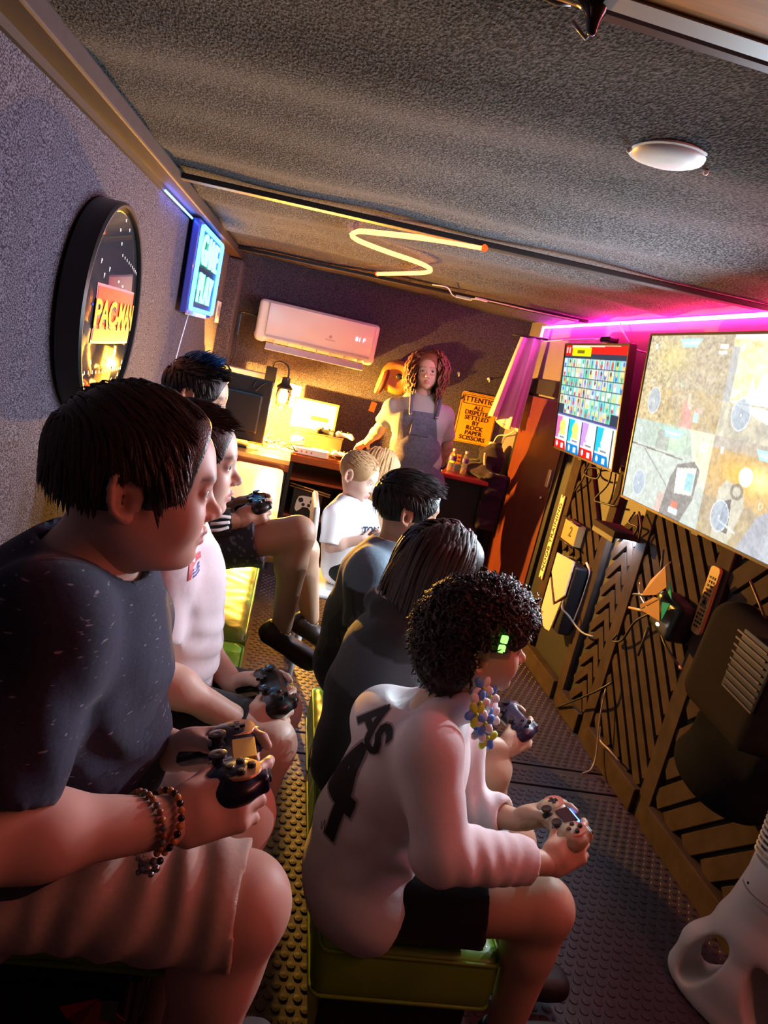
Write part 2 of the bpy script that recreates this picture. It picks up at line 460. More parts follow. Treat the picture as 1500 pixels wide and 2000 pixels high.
wf = slab('wall_front', [(1.75, ROOM_Y0, 0), (-0.75, ROOM_Y0, 0), (-0.75, ROOM_Y0, ZC+.04), (1.75, ROOM_Y0, ZC+.04)], M_carpet, 0.06, (0, -1, 0))
fl = slab('floor', [(-0.75, ROOM_Y0, -0.012), (1.75, ROOM_Y0, -0.012), (1.75, ROOM_Y1, -0.012), (-0.75, ROOM_Y1, -0.012)], M_black, 0.06, (0, 0, -1))
for o, l in ((wl, 'dark grey carpeted side wall with the round print and neon sign'), (wb, 'dark carpeted end wall behind the desk'), (wf, 'dark carpeted end wall opposite the desk'), (fl, 'floor covered in dark studded rubber mats')): o['label'] = l
# right wall: plain upper part, black lower part with slats
wr = slab('wall_right', [(XR, ROOM_Y1, 0), (XR, ROOM_Y0, 0), (XR, ROOM_Y0, ZC+.04), (XR, ROOM_Y1, ZC+.04)], M_wallpaint, 0.06, (1, 0, 0))
wr['label'] = 'screen wall with painted top and dark slat panelling below'
b = MB(); b.box((XR-0.004, (ROOM_Y0+4.06)/2, 0.62), (0.008, 4.06-ROOM_Y0, 1.24)); b.build('backing_board', M_black, wr)
SX = XR-0.020
def slat(a, c, w=0.042, t=0.018, x=SX, name='slat', m=None):
    q = MB(); q.bar((x, a[0], a[1]), (x, c[0], c[1]), w, t, (1, 0, 0), bev=0.002); return q.build(name, m or M_slat, wr)
# posts
for (y0, z1, w) in ((3.80, 1.26, 0.11), (3.235, 1.26, 0.075), (2.885, 1.26, 0.085), (2.30, 1.26, 0.085), (1.42, 1.26, 0.085)):
    slat((y0, 0.0), (y0, z1), w, 0.03, XR-0.022, 'post')
# 45 degree slats clipped to their bay
def bay(y0, y1, z0, z1, sgn, step, off, w=0.042):
    """lines y-z*sgn = c inside the bay; y0<y1"""
    c = (y0-sgn*z1 if sgn > 0 else y0+z0)+off
    cmax = (y1-sgn*z0 if sgn > 0 else y1+z1)
    while c < cmax:
        zs = []
        for z in np.linspace(z0, z1, 200):
            y = c+sgn*z
            if y0 <= y <= y1: zs.append(z)
        if len(zs) > 6 and zs[-1]-zs[0] > 0.03:
            slat((c+sgn*zs[0], zs[0]), (c+sgn*zs[-1], zs[-1]), w)
        c += step
bay(3.285, 3.74, 0.72, 1.25, 1, 0.098, 0.42, 0.05)
bay(2.345, 2.84, 0.10, 1.25, 1, 0.095, 0.05, 0.048)
bay(1.47, 2.25, 0.10, 1.25, -1, 0.125, 0.06, 0.072)
# chevrons: two arms meeting under the lamp
ya, yb, yc = 3.185, 2.935, 3.02
for k in range(12):
    z = 1.05-0.093*k
    if z < 0.08: break
    q = MB(); q.bar((SX, 3.13, z-0.115+0.0), (SX, yc-0.012, z+0.012), 0.045, 0.018, (1, 0, 0), bev=0.002); q.build('slat', M_slat, wr)
    q = MB(); q.bar((SX-0.001, yc+0.004, z+0.022), (SX-0.001, 2.935, max(0.03, z-0.10)), 0.045, 0.018, (1, 0, 0), bev=0.002); q.build('slat', M_slat, wr)
# skirting boards
for i, (y0, y1) in enumerate(((3.28, 3.75), (2.94, 3.19), (2.35, 2.83), (1.47, 2.25))):
    q = MB(); q.box((XR-0.03, (y0+y1)/2, 0.05), (0.05, y1-y0, 0.10), bev=0.004)
    o = q.build('skirting', M_slat, wr)
# ceiling: carpet that sags in soft waves between the cover strips
nx, ny = 60, 150
xs = np.linspace(-0.72, 1.70, nx); ys = np.linspace(ROOM_Y0, ROOM_Y1, ny)
gx, gy = np.meshgrid(xs, ys, indexing='ij')
gz = ZC + 0.010*np.sin(gy*7.3+0.8*np.sin(gx*2.1)) + 0.006*np.sin(gy*15.1+gx*3.0) + 0.004*np.sin(gx*9+gy*2.2) + 0.008
vv = np.stack([gx, gy, gz], -1).reshape(-1, 3)
ii = np.arange(nx*ny).reshape(nx, ny)
ff = np.stack([ii[:-1, :-1], ii[:-1, 1:], ii[1:, 1:], ii[1:, :-1]], -1).reshape(-1, 4)
ce = tag(obj_from('ceiling', vv, ff, M_ceil, smooth=True), 'dark carpeted ceiling sagging in soft waves', kind='structure')
q = MB(); q.box((0.5, 2.05, ZC+0.09), (2.5, 6.8, 0.06)); q.build('roof_panel', M_black, ce)
# cover strips across the ceiling and the corner trim
def strip(name, a, c, w, t, m, label):
    q = MB(); q.bar(a, c, w, t, (0, 0, 1), bev=0.003); return tag(q.build(name, m), label, kind='structure')
strip('trim_1', (-0.60, 2.92, 1.985), (1.64, 2.53, 1.985), 0.055, 0.02, M_darktrim, 'black cover strip across the ceiling nearer the dome light')
strip('trim_2', (-0.56, 4.92, 1.985), (1.64, 4.25, 1.985), 0.05, 0.02, M_darktrim, 'black cover strip across the ceiling by the air conditioner')
q = MB(); q.bar((LW(-1.2)+0.04, -1.2, 1.972), (LW(5.3)+0.04, 5.38, 1.972), 0.085, 0.05, (0, 0, 1), bev=0.006)
tag(q.build('trim_3', M_trim), 'brown corner trim along the top of the carpeted side wall', kind='structure')
q = MB(); q.bar((LW(-1.2)+0.006, -1.2, 1.938), (LW(4.6)+0.006, 4.6, 1.938), 0.014, 0.022, (0, 0, 1))
tag(q.build('trim_4', M_darktrim), 'thin dark cable channel below the brown corner trim', kind='structure')
q = MB(); q.box((-0.545, 5.27, 0.97), (0.11, 0.26, 1.94), bev=0.012)
tag(q.build('trim_5', M_carpet), 'carpeted corner column beside the air conditioner', kind='structure')
# rubber mats with raised round studs
def studmesh():
    q = MB(); q.lathe([(0.0125, 0), (0.0108, 0.0028), (0.0, 0.0036)], n=8); return np.vstack(q.v), q.f
sv, sf = studmesh(); sf3 = sf
mats_y = ((2.605, 5.38), (2.455, 2.592), (ROOM_Y0+.02, 2.442))
proto = None; near = []
for mi, (y0, y1) in enumerate(mats_y):
    q = MB(); q.box((0.48, (y0+y1)/2, -0.005), (2.30, y1-y0, 0.010), bev=0.003); mo = q.build('rubber_mat', M_rubber, fl)
    P_ = []
    j = 0; y = max(y0, 1.0)+0.03
    while y < min(y1, 4.5)-0.02:
        x = 0.04+(0.0175 if j % 2 else 0)
        while x < 1.60: P_.append((x, y)); x += 0.035
        y += 0.0305; j += 1
    P_ = np.array(P_)
    if mi == 2:
        c = P_[(P_[:, 0] > 0.74) & (P_[:, 0] < 1.56) & (P_[:, 1] > 1.36)]
        c = c[np.argsort(c[:, 1])][:300]; keep = set(map(tuple, c)); rest = np.array([p for p in P_ if tuple(p) not in keep])
        for p in c:
            if proto is None:
                proto = obj_from('stud', sv, sf, M_rubber, mo, 0.6, local=True); so = proto
            else: so = inst(proto, 'stud', mo)
            so.location = (p[0], p[1], -0.0003)
    else: rest = P_
    n = len(rest); k = len(sv)
    allv = (sv[None]+np.concatenate([rest, np.full((n, 1), -0.0003)], 1)[:, None]).reshape(-1, 3)
    af = [tuple(i+a*k for i in f) for a in range(n) for f in sf]
    so = obj_from('stud_field', allv, af, M_rubber, mo, 0.6); so['kind'] = 'stuff'
# ------------------------------------------------------------------ light strips, neon, screens
M_plast_w = mat('white_plastic', (0.72, 0.71, 0.70), 0.4)
M_plast_b = mat('black_plastic', (0.014, 0.014, 0.016), 0.35)
M_chrome = mat('brushed_metal', (0.6, 0.6, 0.62), 0.3, 1.0)
M_cable_b = mat('black_cable', (0.012, 0.012, 0.012), 0.5)
M_cable_w = mat('white_cable', (0.75, 0.72, 0.72), 0.5)

# strip along the top of the screen wall; its colour runs from violet through pink and red to amber
ls = thing('led_strip', 'glowing pink light strip along the top edge of the screen wall', 'light strip', (XR-0.03, 4.9, 1.965))
segs = [(5.02, 4.55, (1.0, 0.03, 0.80), 45), (4.55, 3.9, (1.0, 0.018, 0.38), 120), (3.9, 3.2, (1.0, 0.012, 0.20), 125), (3.2, 2.5, (1.0, 0.015, 0.15), 125),
        (2.5, 1.7, (1.0, 0.05, 0.16), 100), (1.7, 0.8, (1.0, 0.14, 0.18), 90), (0.8, -0.3, (1.0, 0.26, 0.18), 90)]
for i, (a, c, col, s) in enumerate(segs):
    q = MB(); q.tube([(XR-0.022, a, 1.968), (XR-0.022, (a+c)/2, 1.968), (XR-0.022, c, 1.968)], 0.009, 8)
    q.build('led_segment' if a > 2.6 else 'led_segment_offscreen', emat('led_pink_%d' % i, col, s), ls, True)
q = MB(); q.tube([(XR-0.03, 5.02, 1.90), (XR-0.03, 5.02, 1.972)], 0.009, 8); q.build('led_segment', emat('led_violet', (1, 0.05, 0.95), 36), ls, True)
# blue strip tucked under the corner trim
q = MB(); q.tube([(LW(y)+0.02, y, 1.928) for y in (2.95, 3.2, 3.55)], 0.0045, 6)
tag(q.build('led_strip', emat('led_blue', (0.03, 0.16, 1.0), 27), None, True), 'thin blue light strip under the corner trim of the carpeted wall', 'light strip')

# zigzag neon rope on the ceiling
zz = thing('neon_rope', 'glowing orange zigzag neon rope fixed to the ceiling', 'light strip', (0.35, 3.3, 1.97))
zp = [PZ(946, 484, 1.972), PZ(850, 468, 1.972), PZ(740, 455, 1.972), PZ(700, 452, 1.972), PZ(688, 460, 1.972), PZ(705, 472, 1.972), PZ(760, 493, 1.972), PZ(815, 512, 1.972),
      PZ(840, 525, 1.972), PZ(832, 532, 1.972), PZ(790, 534, 1.972), PZ(737, 535, 1.972)]
q = MB(); q.tube(arc_pts(zp, 5), 0.0105, 8); q.build('tube', emat('neon_orange', (1.0, 0.22, 0.045), 9.0), zz, True)
for a in (zp[0], zp[-1]):
    q = MB(); q.sphere(a, 0.014, 8, 6); q.build('end_cap', emat('neon_red', (1.0, 0.06, 0.01), 2.5), zz, True)
q = MB(); q.tube(arc_pts([p+V(-0.012, 0.015, 0.006) for p in zp[1:5]], 4), 0.003, 6); q.build('channel', M_plast_w, zz, True)

# neon sign on the carpeted wall
nsx = LW(3.95)+0.02
ns = thing('neon_sign', 'blue framed neon wall sign with glowing green letters reading game play', 'neon sign', (nsx, 3.95, 1.70))
sy0, sy1, sz0, sz1 = 3.60, 4.32, 1.535, 1.915       # spans along the wall
def sgn(yy, zz_, dx=0.0): return V(nsx+dx+(yy-3.95)*0.0178, yy, zz_)
q = MB(); q.box((nsx+0.018, (sy0+sy1)/2, (sz0+sz1)/2), (0.035, sy1-sy0+0.05, sz1-sz0+0.05), rotz(-0.0178), bev=0.006); q.build('back_box', mat('sign_box', (0.05, 0.06, 0.35), 0.25, coat=0.5), ns)
q = MB(); q.box((nsx+0.0365, (sy0+sy1)/2, (sz0+sz1)/2), (0.002, sy1-sy0+0.02, sz1-sz0+0.02), rotz(-0.0178)); q.build('face_plate', mat('sign_face', (0.002, 0.006, 0.05), 0.5), ns)
rr = rrect(sy1-sy0, sz1-sz0, 0.03, 4)
q = MB(); q.tube([sgn((sy0+sy1)/2+a, (sz0+sz1)/2+c, 0.046) for a, c in rr], 0.010, 8, closed=True); q.build('border_tube', emat('neon_cyan', (0.03, 0.24, 1.0), 15.0), ns, True)
M_green = emat('neon_green', (0.14, 1.0, 0.50), 5.0)
RWL = np.stack([V(0, 1, 0), V(0, 0, 1), V(1, 0, 0)], 1)      # text x along +y, up z, facing +x
for txt, zc in (('GAME', 1.815), ('PLAY', 1.635)):
    v, f = text_mesh(txt, 0.20, 0.004, 0.002, 1.05); v = v*V(1.12, 1, 1)
    obj_from('letters', v @ RWL.T + sgn(3.96, zc, 0.045), f, M_green, ns)
q = MB(); q.box((nsx+0.02, 3.96, 1.512), (0.05, 0.40, 0.02)); q.build('driver_box', M_plast_w, ns)
q = MB(); q.tube(arc_pts([(nsx+0.012, 3.75, 1.50), (nsx+0.012, 3.6, 1.3), (nsx+0.012, 3.5, 1.1), (nsx+0.012, 3.45, 0.8)], 5), 0.003, 6); q.build('cord', M_cable_w, ns, True)

# ------------------------------------------------------------------ painting helper for lit screens and prints
class Canvas:
    def __init__(s, w, h, bg):
        s.w, s.h = w, h; s.a = np.zeros((h, w, 3)); s.a[:] = np.array(bg)/255.0
        s.y, s.x = np.mgrid[0:h, 0:w]; s.x = (s.x+0.5)/w; s.y = (s.y+0.5)/h       # 0..1, y down
    def put(s, m, c, al=1.0):
        m = (np.asarray(m, float)*al)[..., None]; s.a = s.a*(1-m)+m*np.array(c)/255.0; return s
    def rect(s, x0, y0, x1, y1, c, al=1.0): return s.put((s.x >= x0) & (s.x < x1) & (s.y >= y0) & (s.y < y1), c, al)
    def ell(s, cx, cy, rx, ry, c, al=1.0, ring=0):
        r = np.hypot((s.x-cx)/rx, (s.y-cy)/ry); return s.put((r < 1) & (r > ring), c, al)
    def glow(s, cx, cy, rx, ry, c, al=1.0):
        r = np.hypot((s.x-cx)/rx, (s.y-cy)/ry); return s.put(np.exp(-r*r*1.5), c, al)
    def poly(s, P_, c, al=1.0):
        ins = np.zeros(s.x.shape, bool); n = len(P_); j = n-1
        for i in range(n):
            xi, yi = P_[i]; xj, yj = P_[j]
            cond = ((yi > s.y) != (yj > s.y)) & (s.x < (xj-xi)*(s.y-yi)/((yj-yi) if abs(yj-yi) > 1e-9 else 1e-9)+xi)
            ins ^= cond; j = i
        return s.put(ins, c, al)
    def line(s, x0, y0, x1, y1, w, c, al=1.0):
        dx, dy = x1-x0, y1-y0; t = np.clip(((s.x-x0)*dx+(s.y-y0)*dy)/(dx*dx+dy*dy+1e-9), 0, 1)
        return s.put(np.hypot(s.x-x0-t*dx, s.y-y0-t*dy) < w, c, al)
    def noise(s, sx, sy, seed):
        r = np.random.RandomState(seed); g = r.rand(sy+2, sx+2); fx = s.x*sx; fy = s.y*sy; ix = fx.astype(int); iy = fy.astype(int); fx = fx-ix; fy = fy-iy
        fx = fx*fx*(3-2*fx); fy = fy*fy*(3-2*fy)
        return (g[iy, ix]*(1-fx)+g[iy, ix+1]*fx)*(1-fy)+(g[iy+1, ix]*(1-fx)+g[iy+1, ix+1]*fx)*fy
    def mottle(s, x0, y0, x1, y1, c, sx, sy, seed, al=0.8, p=1.0):
        m = ((s.x >= x0) & (s.x < x1) & (s.y >= y0) & (s.y < y1))*np.clip(s.noise(sx, sy, seed), 0, 1)**p; return s.put(m, c, al)
def lin(a): return np.where(a <= 0.04045, a/12.92, ((a+0.055)/1.055)**2.4)
def screen_mat(name, s):
    m = bpy.data.materials.new(name); m.use_nodes = True; N = m.node_tree.nodes; L = m.node_tree.links; N.clear()
    a = N.new('ShaderNodeAttribute'); a.attribute_name = 'tint'; e = N.new('ShaderNodeEmission'); e.inputs[1].default_value = s
    o = N.new('ShaderNodeOutputMaterial')
    L.new(a.outputs['Color'], e.inputs[0]); L.new(e.outputs[0], o.inputs[0]); return m
def picture(name, cv, O, u, v, w, h, m, parent):
    """canvas as a flat lit or printed surface: O top-left corner, u right, v down (unit vectors)"""
    H, Wd = cv.h, cv.w; j, i = np.mgrid[0:H, 0:Wd]
    P_ = np.asarray(O)+np.outer((i/(Wd-1)).ravel()*w, u)+np.outer((j/(H-1)).ravel()*h, v)
    ii = np.arange(H*Wd).reshape(H, Wd)
    f = np.stack([ii[:-1, :-1], ii[1:, :-1], ii[1:, 1:], ii[:-1, 1:]], -1).reshape(-1, 4)
    return obj_from(name, P_, f, m, parent, col=lin(cv.a).reshape(-1, 3))

# big television: four-way split shooter
def hud(c, x0, y0, x1, y1, seed):
    w, h = x1-x0, y1-y0
    X = lambda t: x0+t*w
    Y = lambda t: y0+t*h
    c.poly([(X(.40), Y(.05)), (X(.66), Y(.05)), (X(.62), Y(.13)), (X(.44), Y(.13))], (120, 215, 240), .95); c.poly([(X(.42), Y(.065)), (X(.64), Y(.065)), (X(.61), Y(.115)), (X(.45), Y(.115))], (165, 235, 250), .9)
    c.ell(X(.20), Y(.76), w*.085, h*.155, (135, 150, 175), .75); c.ell(X(.20), Y(.76), w*.087, h*.158, (205, 225, 240), .7, .93); c.ell(X(.20), Y(.77), w*.008, h*.014, (255, 255, 255))
    c.ell(X(.53), Y(.53), w*.018, h*.035, (150, 220, 170), .9, .75)
    c.rect(X(.08), Y(.1), X(.11), Y(.17), (190, 235, 250), .6); c.rect(X(.87), Y(.1), X(.95), Y(.14), (230, 240, 235), .7); c.rect(X(.86), Y(.17), X(.95), Y(.195), (190, 220, 205), .8)
cv = Canvas(320, 180, (150, 125, 85))
# top left: grass and dry leaves
cv.mottle(0, 0, .5, .5, (205, 175, 95), 40, 60, 1, .9); cv.mottle(0, 0, .5, .5, (95, 75, 60), 90, 90, 2, .7, 2); cv.mottle(0, 0, .5, .5, (225, 210, 180), 130, 100, 3, .6, 2)
cv.poly([(.12, 0), (.5, 0), (.5, .5), (.25, .5), (.2, .3)], (160, 140, 120), .45); cv.glow(.18, .12, .12, .12, (215, 190, 70), .5)
cv.mottle(.0, .3, .5, .5, (200, 150, 60), 60, 30, 4, .5)
cv.ell(.31, .40, .018, .045, (225, 130, 110)); cv.ell(.335, .385, .012, .02, (235, 160, 140)); cv.poly([(.29, .5), (.31, .37), (.35, .42), (.37, .5)], (215, 125, 110)); cv.rect(.365, .40, .395, .46, (150, 190, 200)); cv.rect(.37, .385, .41, .41, (230, 140, 120)); cv.rect(.315, .31, .33, .38, (185, 170, 140))
hud(cv, 0, 0, .5, .5, 1)
# top right: sky, tree, pale buildings
cv.rect(.5, 0, 1, .5, (205, 205, 195)); cv.rect(.5, 0, 1, .16, (190, 195, 200)); cv.mottle(.5, .02, .78, .32, (205, 175, 85), 40, 40, 5, .95, .7); cv.mottle(.5, .02, .8, .3, (245, 230, 150), 60, 50, 6, .8, 1.5); cv.rect(.5, .06, .535, .34, (140, 140, 150), .8)
cv.poly([(.6, .34), (.62, .2), (.64, .26), (.67, .17), (.7, .26), (.75, .14), (.85, .1), (1, .06), (1, .34)], (238, 234, 212)); cv.rect(.82, .14, .88, .24, (160, 155, 150)); cv.rect(.9, .1, .98, .25, (190, 185, 175))
cv.rect(.5, .33, 1, .5, (150, 140, 120)); cv.mottle(.5, .33, 1, .5, (205, 190, 150), 60, 16, 7, .8); cv.poly([(.55, .33), (.8, .35), (.9, .47), (.75, .42)], (245, 235, 190)); cv.poly([(.82, .5), (.86, .34), (.92, .3), (1, .26), (1, .5)], (95, 75, 70)); cv.mottle(.82, .28, 1, .5, (190, 180, 175), 60, 20, 8, .5, 2)
hud(cv, .5, 0, 1, .5, 2)
# bottom left: pale metal deck with a rifle
cv.rect(0, .5, .5, 1, (165, 172, 160)); cv.rect(0, .5, .5, .64, (150, 165, 150)); cv.glow(.26, .58, .1, .08, (170, 215, 150), .8); cv.rect(.17, .54, .25, .65, (135, 130, 125), .7); cv.line(0, .655, .35, .67, .004, (110, 95, 85)); cv.poly([(.36, .5), (.5, .5), (.5, .8), (.42, .7)], (215, 215, 160), .6)
cv.line(.1, .67, .3, .85, .003, (120, 125, 120)); cv.poly([(.27, 1), (.3, .78), (.33, .7), (.42, .66), (.46, .7), (.45, .86), (.40, 1)], (115, 105, 100)); cv.poly([(.33, .72), (.44, .69), (.44, .84), (.34, .86)], (185, 190, 175)); cv.ell(.36, .77, .022, .05, (215, 230, 215)); cv.rect(.395, .73, .435, .82, (120, 180, 195)); cv.rect(.335, .90, .375, .95, (215, 95, 70)); cv.rect(.325, .94, .38, .97, (170, 190, 190)); cv.poly([(.23, 1), (.25, .88), (.28, .88), (.27, 1)], (190, 150, 135))
hud(cv, 0, .5, .5, 1, 3)
# bottom right: orange blast, alien rifle
cv.rect(.5, .5, 1, 1, (150, 125, 95)); cv.mottle(.5, .5, 1, .8, (205, 150, 70), 40, 30, 9, .9); cv.rect(.5, .5, .75, .56, (150, 145, 145), .7); cv.glow(.68, .66, .16, .1, (240, 165, 30), .95); cv.glow(.74, .66, .05, .06, (255, 225, 120), 1); cv.ell(.68, .66, .03, .045, (255, 252, 225)); cv.mottle(.5, .8, 1, 1, (175, 150, 90), 60, 40, 10, .8)
cv.poly([(.58, 1), (.57, .75), (.6, .7), (.68, .72), (.7, .8), (.66, 1)], (175, 165, 140)); cv.poly([(.6, .95), (.61, .8), (.64, .78), (.65, .95)], (95, 80, 75)); cv.ell(.655, .74, .03, .04, (120, 105, 85), .9, .6); cv.poly([(.7, 1), (.76, .82), (.8, .78), (.83, .86), (.8, 1)], (140, 140, 150)); cv.poly([(.8, 1), (.86, .6), (.92, .52), (1, .5), (1, 1)], (150, 155, 165)); cv.poly([(.86, 1), (.9, .7), (.94, .62), (.94, 1)], (190, 195, 205)); cv.rect(.86, .88, .9, .92, (215, 90, 60)); cv.rect(.84, .92, .91, .96, (120, 175, 175)); cv.line(.6, .9, .68, .93, .004, (170, 220, 190))
hud(cv, .5, .5, 1, 1, 4)
cv.rect(.4985, 0, .5015, 1, (60, 55, 50)); cv.rect(0, .498, 1, .502, (60, 55, 50))
for (sx, sy, sd, am) in ((150, 90, 51, .045), (70, 45, 52, .035), (30, 18, 53, .02)): cv.a = np.clip(cv.a+am*(cv.noise(sx, sy, sd)[..., None]-.5)*2, 0, 1)
gy_ = cv.a.mean(2, keepdims=True); cv.a = cv.a*.72+gy_*V(.98, 1.0, .98)*.28; cv.a = np.clip(cv.a*0.84+0.15, 0, 1)           # washed out, as bright panels are

def television(name, label, TL, BL, width, cvs, strength, parts):
    """TL, BL: the far top and bottom corners; the set runs towards -y"""
    TL = np.asarray(TL); BL = np.asarray(BL); dn = nrm(BL-TL); h = np.linalg.norm(BL-TL)
    u = parts.get('u', V(0, -1, 0)); u = nrm(u); n = nrm(np.cross(dn, u)); n = n if n[0] < 0 else -n
    c = TL+u*width/2+dn*h/2
    t = thing(name, label, 'television', c-n*0.0)
    R = np.stack([u, -dn, n], 1)
    q = MB(); q.box(c-n*0.030, (width, h, 0.030), R, bev=0.004); q.build('case', M_plast_b, t)
    q = MB(); q.box(c-n*0.055, (width*0.6, h*0.55, 0.04), R, bev=0.012); q.build('rear_housing', M_plast_b, t)
    fr = MB(); e = 0.010
    fr.box(c+dn*(-h/2+e/2)-n*0.012, (width, e, 0.012), R); fr.box(c+dn*(h/2-e/2)-n*0.012, (width, e, 0.012), R)
    fr.box(c+u*(-width/2+e/2)-n*0.012, (e, h-2*e, 0.012), R); fr.box(c+u*(width/2-e/2)-n*0.012, (e, h-2*e, 0.012), R)
    fr.build('bezel', mat('tv_bezel', srgb(60, 48, 38), 0.35, 0.3), t)
    O = TL+u*e+dn*e-n*0.0125
    so = picture('screen', cvs, O, u, dn, width-2*e, h-2*e, screen_mat(name+'_screen', strength), t)
    q = MB(); q.box(c+dn*(h/2+0.006)-n*0.02, (0.05, 0.012, 0.02), R, bev=0.003); q.build('sensor', M_plast_b, t)
    # wall bracket reaching back to the wall
    bx = XR-0.006
    q = MB(); q.box(((c[0]+0.07+bx)/2, c[1], c[2]), (bx-c[0]-0.07+0.010, 0.22, 0.22)); q.build('wall_bracket', M_darktrim, t)
    return t, c, u, dn, n
tv, tvc, tvu, tvd, tvn = television('television', 'large wall television showing a four-way split shooter game', (1.462, 3.055, 1.866), (1.540, 3.045, 1.140), 1.26, cv, 1.7, {})
# small television: fighter select grid
c2 = Canvas(190, 128, (58, 62, 78))
c2.rect(0, 0, 1, .075, (225, 40, 30)); c2.poly([(.12, 0), (1, 0), (.12, .03)], (250, 225, 195)); c2.rect(0, 0, .12, .1, (205, 30, 25)); c2.rect(.02, .02, .045, .08, (250, 190, 180)); c2.rect(.07, .02, .095, .08, (250, 190, 180))
c2.rect(.13, .02, .46, .10, (238, 226, 20)); c2.rect(.22, .045, .35, .075, (120, 110, 20))
rnd = np.random.RandomState(5)
for r in range(6):
    n = 13; x0 = 0.0 if r < 5 else .10; x1 = 1.0 if r < 5 else .88
    for k in range(n):
        xa = x0+(x1-x0)*k/n; xb = x0+(x1-x0)*(k+1)/n-.004; ya = .125+r*.088; yb = ya+.082
        base = [(205, 215, 200), (150, 215, 205), (215, 205, 170), (170, 200, 220), (120, 205, 190)][rnd.randint(5)]
        c2.rect(xa, ya, xb, yb, base); cx = (xa+xb)/2+rnd.uniform(-.01, .01)
        hc = [(230, 190, 150), (90, 120, 190), (215, 90, 80), (235, 215, 120), (80, 170, 150), (240, 240, 235), (110, 80, 70)][rnd.randint(7)]; bc = [(70, 110, 190), (200, 70, 80), (90, 170, 120), (225, 200, 90), (180, 140, 190), (240, 235, 225)][rnd.randint(6)]
        c2.ell(cx, ya+.052, .017, .03, bc, .9); c2.ell(cx, ya+.028, .014, .021, hc, .95)
c2.rect(0, .66, 1, .69, (105, 95, 175), .8); c2.rect(.0, .675, 1, .69, (205, 215, 225))
for k, (pc, bc) in enumerate((((215, 110, 175), (215, 35, 30)), ((30, 195, 215), (25, 130, 205)), ((200, 150, 225), (215, 35, 30)), ((45, 190, 215), (25, 130, 205)))):
    xa = .005+k*.235; xb = xa+.22
    c2.rect(xa, .69, xb, 1, (222, 226, 228)); c2.poly([(xa, .69), (xa+.10, .69), (xa+.06, .9), (xa, .9)], pc); c2.poly([(xa, .72), (xa+.07, .72), (xa+.15, .9), (xa, .9)], pc, .6)
    if k < 2: c2.ell(xa+.115, .775, .055, .065, (240, 222, 110)); c2.ell(xa+.12, .85, .06, .05, (238, 215, 120))
    else: c2.poly([(xa+.1, .74), (xa+.16, .84), (xa+.11, .87), (xa+.07, .82)], (235, 238, 240))
    c2.rect(xa+.05, .86, xb-.01, .905, (225, 232, 235)); c2.rect(xa+.08, .873, xb-.05, .89, (130, 135, 140)); c2.poly([(xa, .915), (xb-.03, .915), (xb, 1), (xa, 1)], bc); c2.ell(xa+.045, .955, .018, .026, (240, 235, 235)); c2.rect(xa+.12, .935, xa+.165, .985, (250, 245, 240))
c2.rect(.945, .69, 1, 1, (235, 225, 200))
tv2, t2c, t2u, t2d, t2n = television('television', 'smaller wall television showing a grid of game fighters to choose', (1.452, 4.035, 1.818), (1.538, 4.025, 1.228), 0.83, c2, 1.25, {})
def spot(name, loc, d, energy, col, size=160, blend=0.6, rad=0.0):
    l = bpy.data.lights.new(name, 'SPOT'); l.energy = energy; l.color = col; l.spot_size = math.radians(size); l.spot_blend = blend; l.shadow_soft_size = rad
    o = bpy.data.objects.new(name, l); COL.objects.link(o); o.location = Vector(loc); o.rotation_mode = 'QUATERNION'; o.rotation_quaternion = Vector(d).to_track_quat('-Z', 'Y'); return o
# spot lamps added over each screen to strengthen the light its panel throws
for a in (-0.42, 0.0, 0.42):
    for b_ in (-0.2, 0.2):
        spot('added_panel_light' if a < .1 else 'added_panel_light_offscreen', tvc+tvu*a+tvd*b_+tvn*0.004, tvn, 46.0, (0.72, 0.88, 1.0), 140, 0.9)
for a in (-0.22, 0.22): spot('added_panel_light', t2c+t2u*a+t2n*0.004, t2n, 22.0, (0.68, 0.90, 1.0), 140, 0.9)
# ------------------------------------------------------------------ benches and seats
M_vinyl = mat('green_vinyl', srgb(118, 158, 40)[:3], 0.36, bump=(11, 0.18, 0.012), var=0.10, vscale=7, coat=0.10)
M_green_p = mat('green_piping', srgb(120, 160, 42)[:3], 0.4)
def cushion(label, x0, x1, y0, y1, z0, z1, group, base=True, basein=0.03):
    t = thing('seat_cushion', label, 'cushion', ((x0+x1)/2, (y0+y1)/2, z0), group=group)
    S = Shape(); c = V((x0+x1)/2, (y0+y1)/2, (z0+z1)/2); h = V(x1-x0, y1-y0, z1-z0)/2
    S.rbox(c, h, 0.022, None, 0.0)
    def puff(X, Y, Z):
        e = np.clip(1-((X-c[0])/h[0])**2, 0, 1)*np.clip(1-((Y-c[1])/h[1])**2, 0, 1); s = np.clip(1-((Z-c[2])/h[2])**2, 0, 1)
        return -0.010*e-0.006*s+0.0015*np.sin(X*47+3*np.sin(Y*21))*np.sin(Y*39)
    S.disp(puff); lo, hi = S.bounds(); v, f = S.mesh(0.010, lo-.02, hi+.02); obj_from('cover', v, f, M_vinyl, t, True)
    for z in (z1-0.010, z0+0.010):
        r = [(c[0]+a, c[1]+b_, z) for a, b_ in rrect(x1-x0+.004, y1-y0+.004, 0.022, 4)]
        q = MB(); q.tube(r, 0.0045, 6, closed=True); q.build('piping', M_green_p, t, True)
    return t
bench = thing('tall_bench', 'tall black boxed bench along the carpeted wall under green cushions', 'bench', (-.33, 2.0, 0))
q = MB(); q.box((-.345, 1.83, .301), (.56, 1.90, .602), bev=.006); q.build('bench_box', mat('black_laminate', (0.010, 0.010, 0.011), 0.5), bench)
q = MB(); q.box((-.06, 1.83, .575), (.02, 1.88, .05)); q.build('front_rail', M_black, bench)
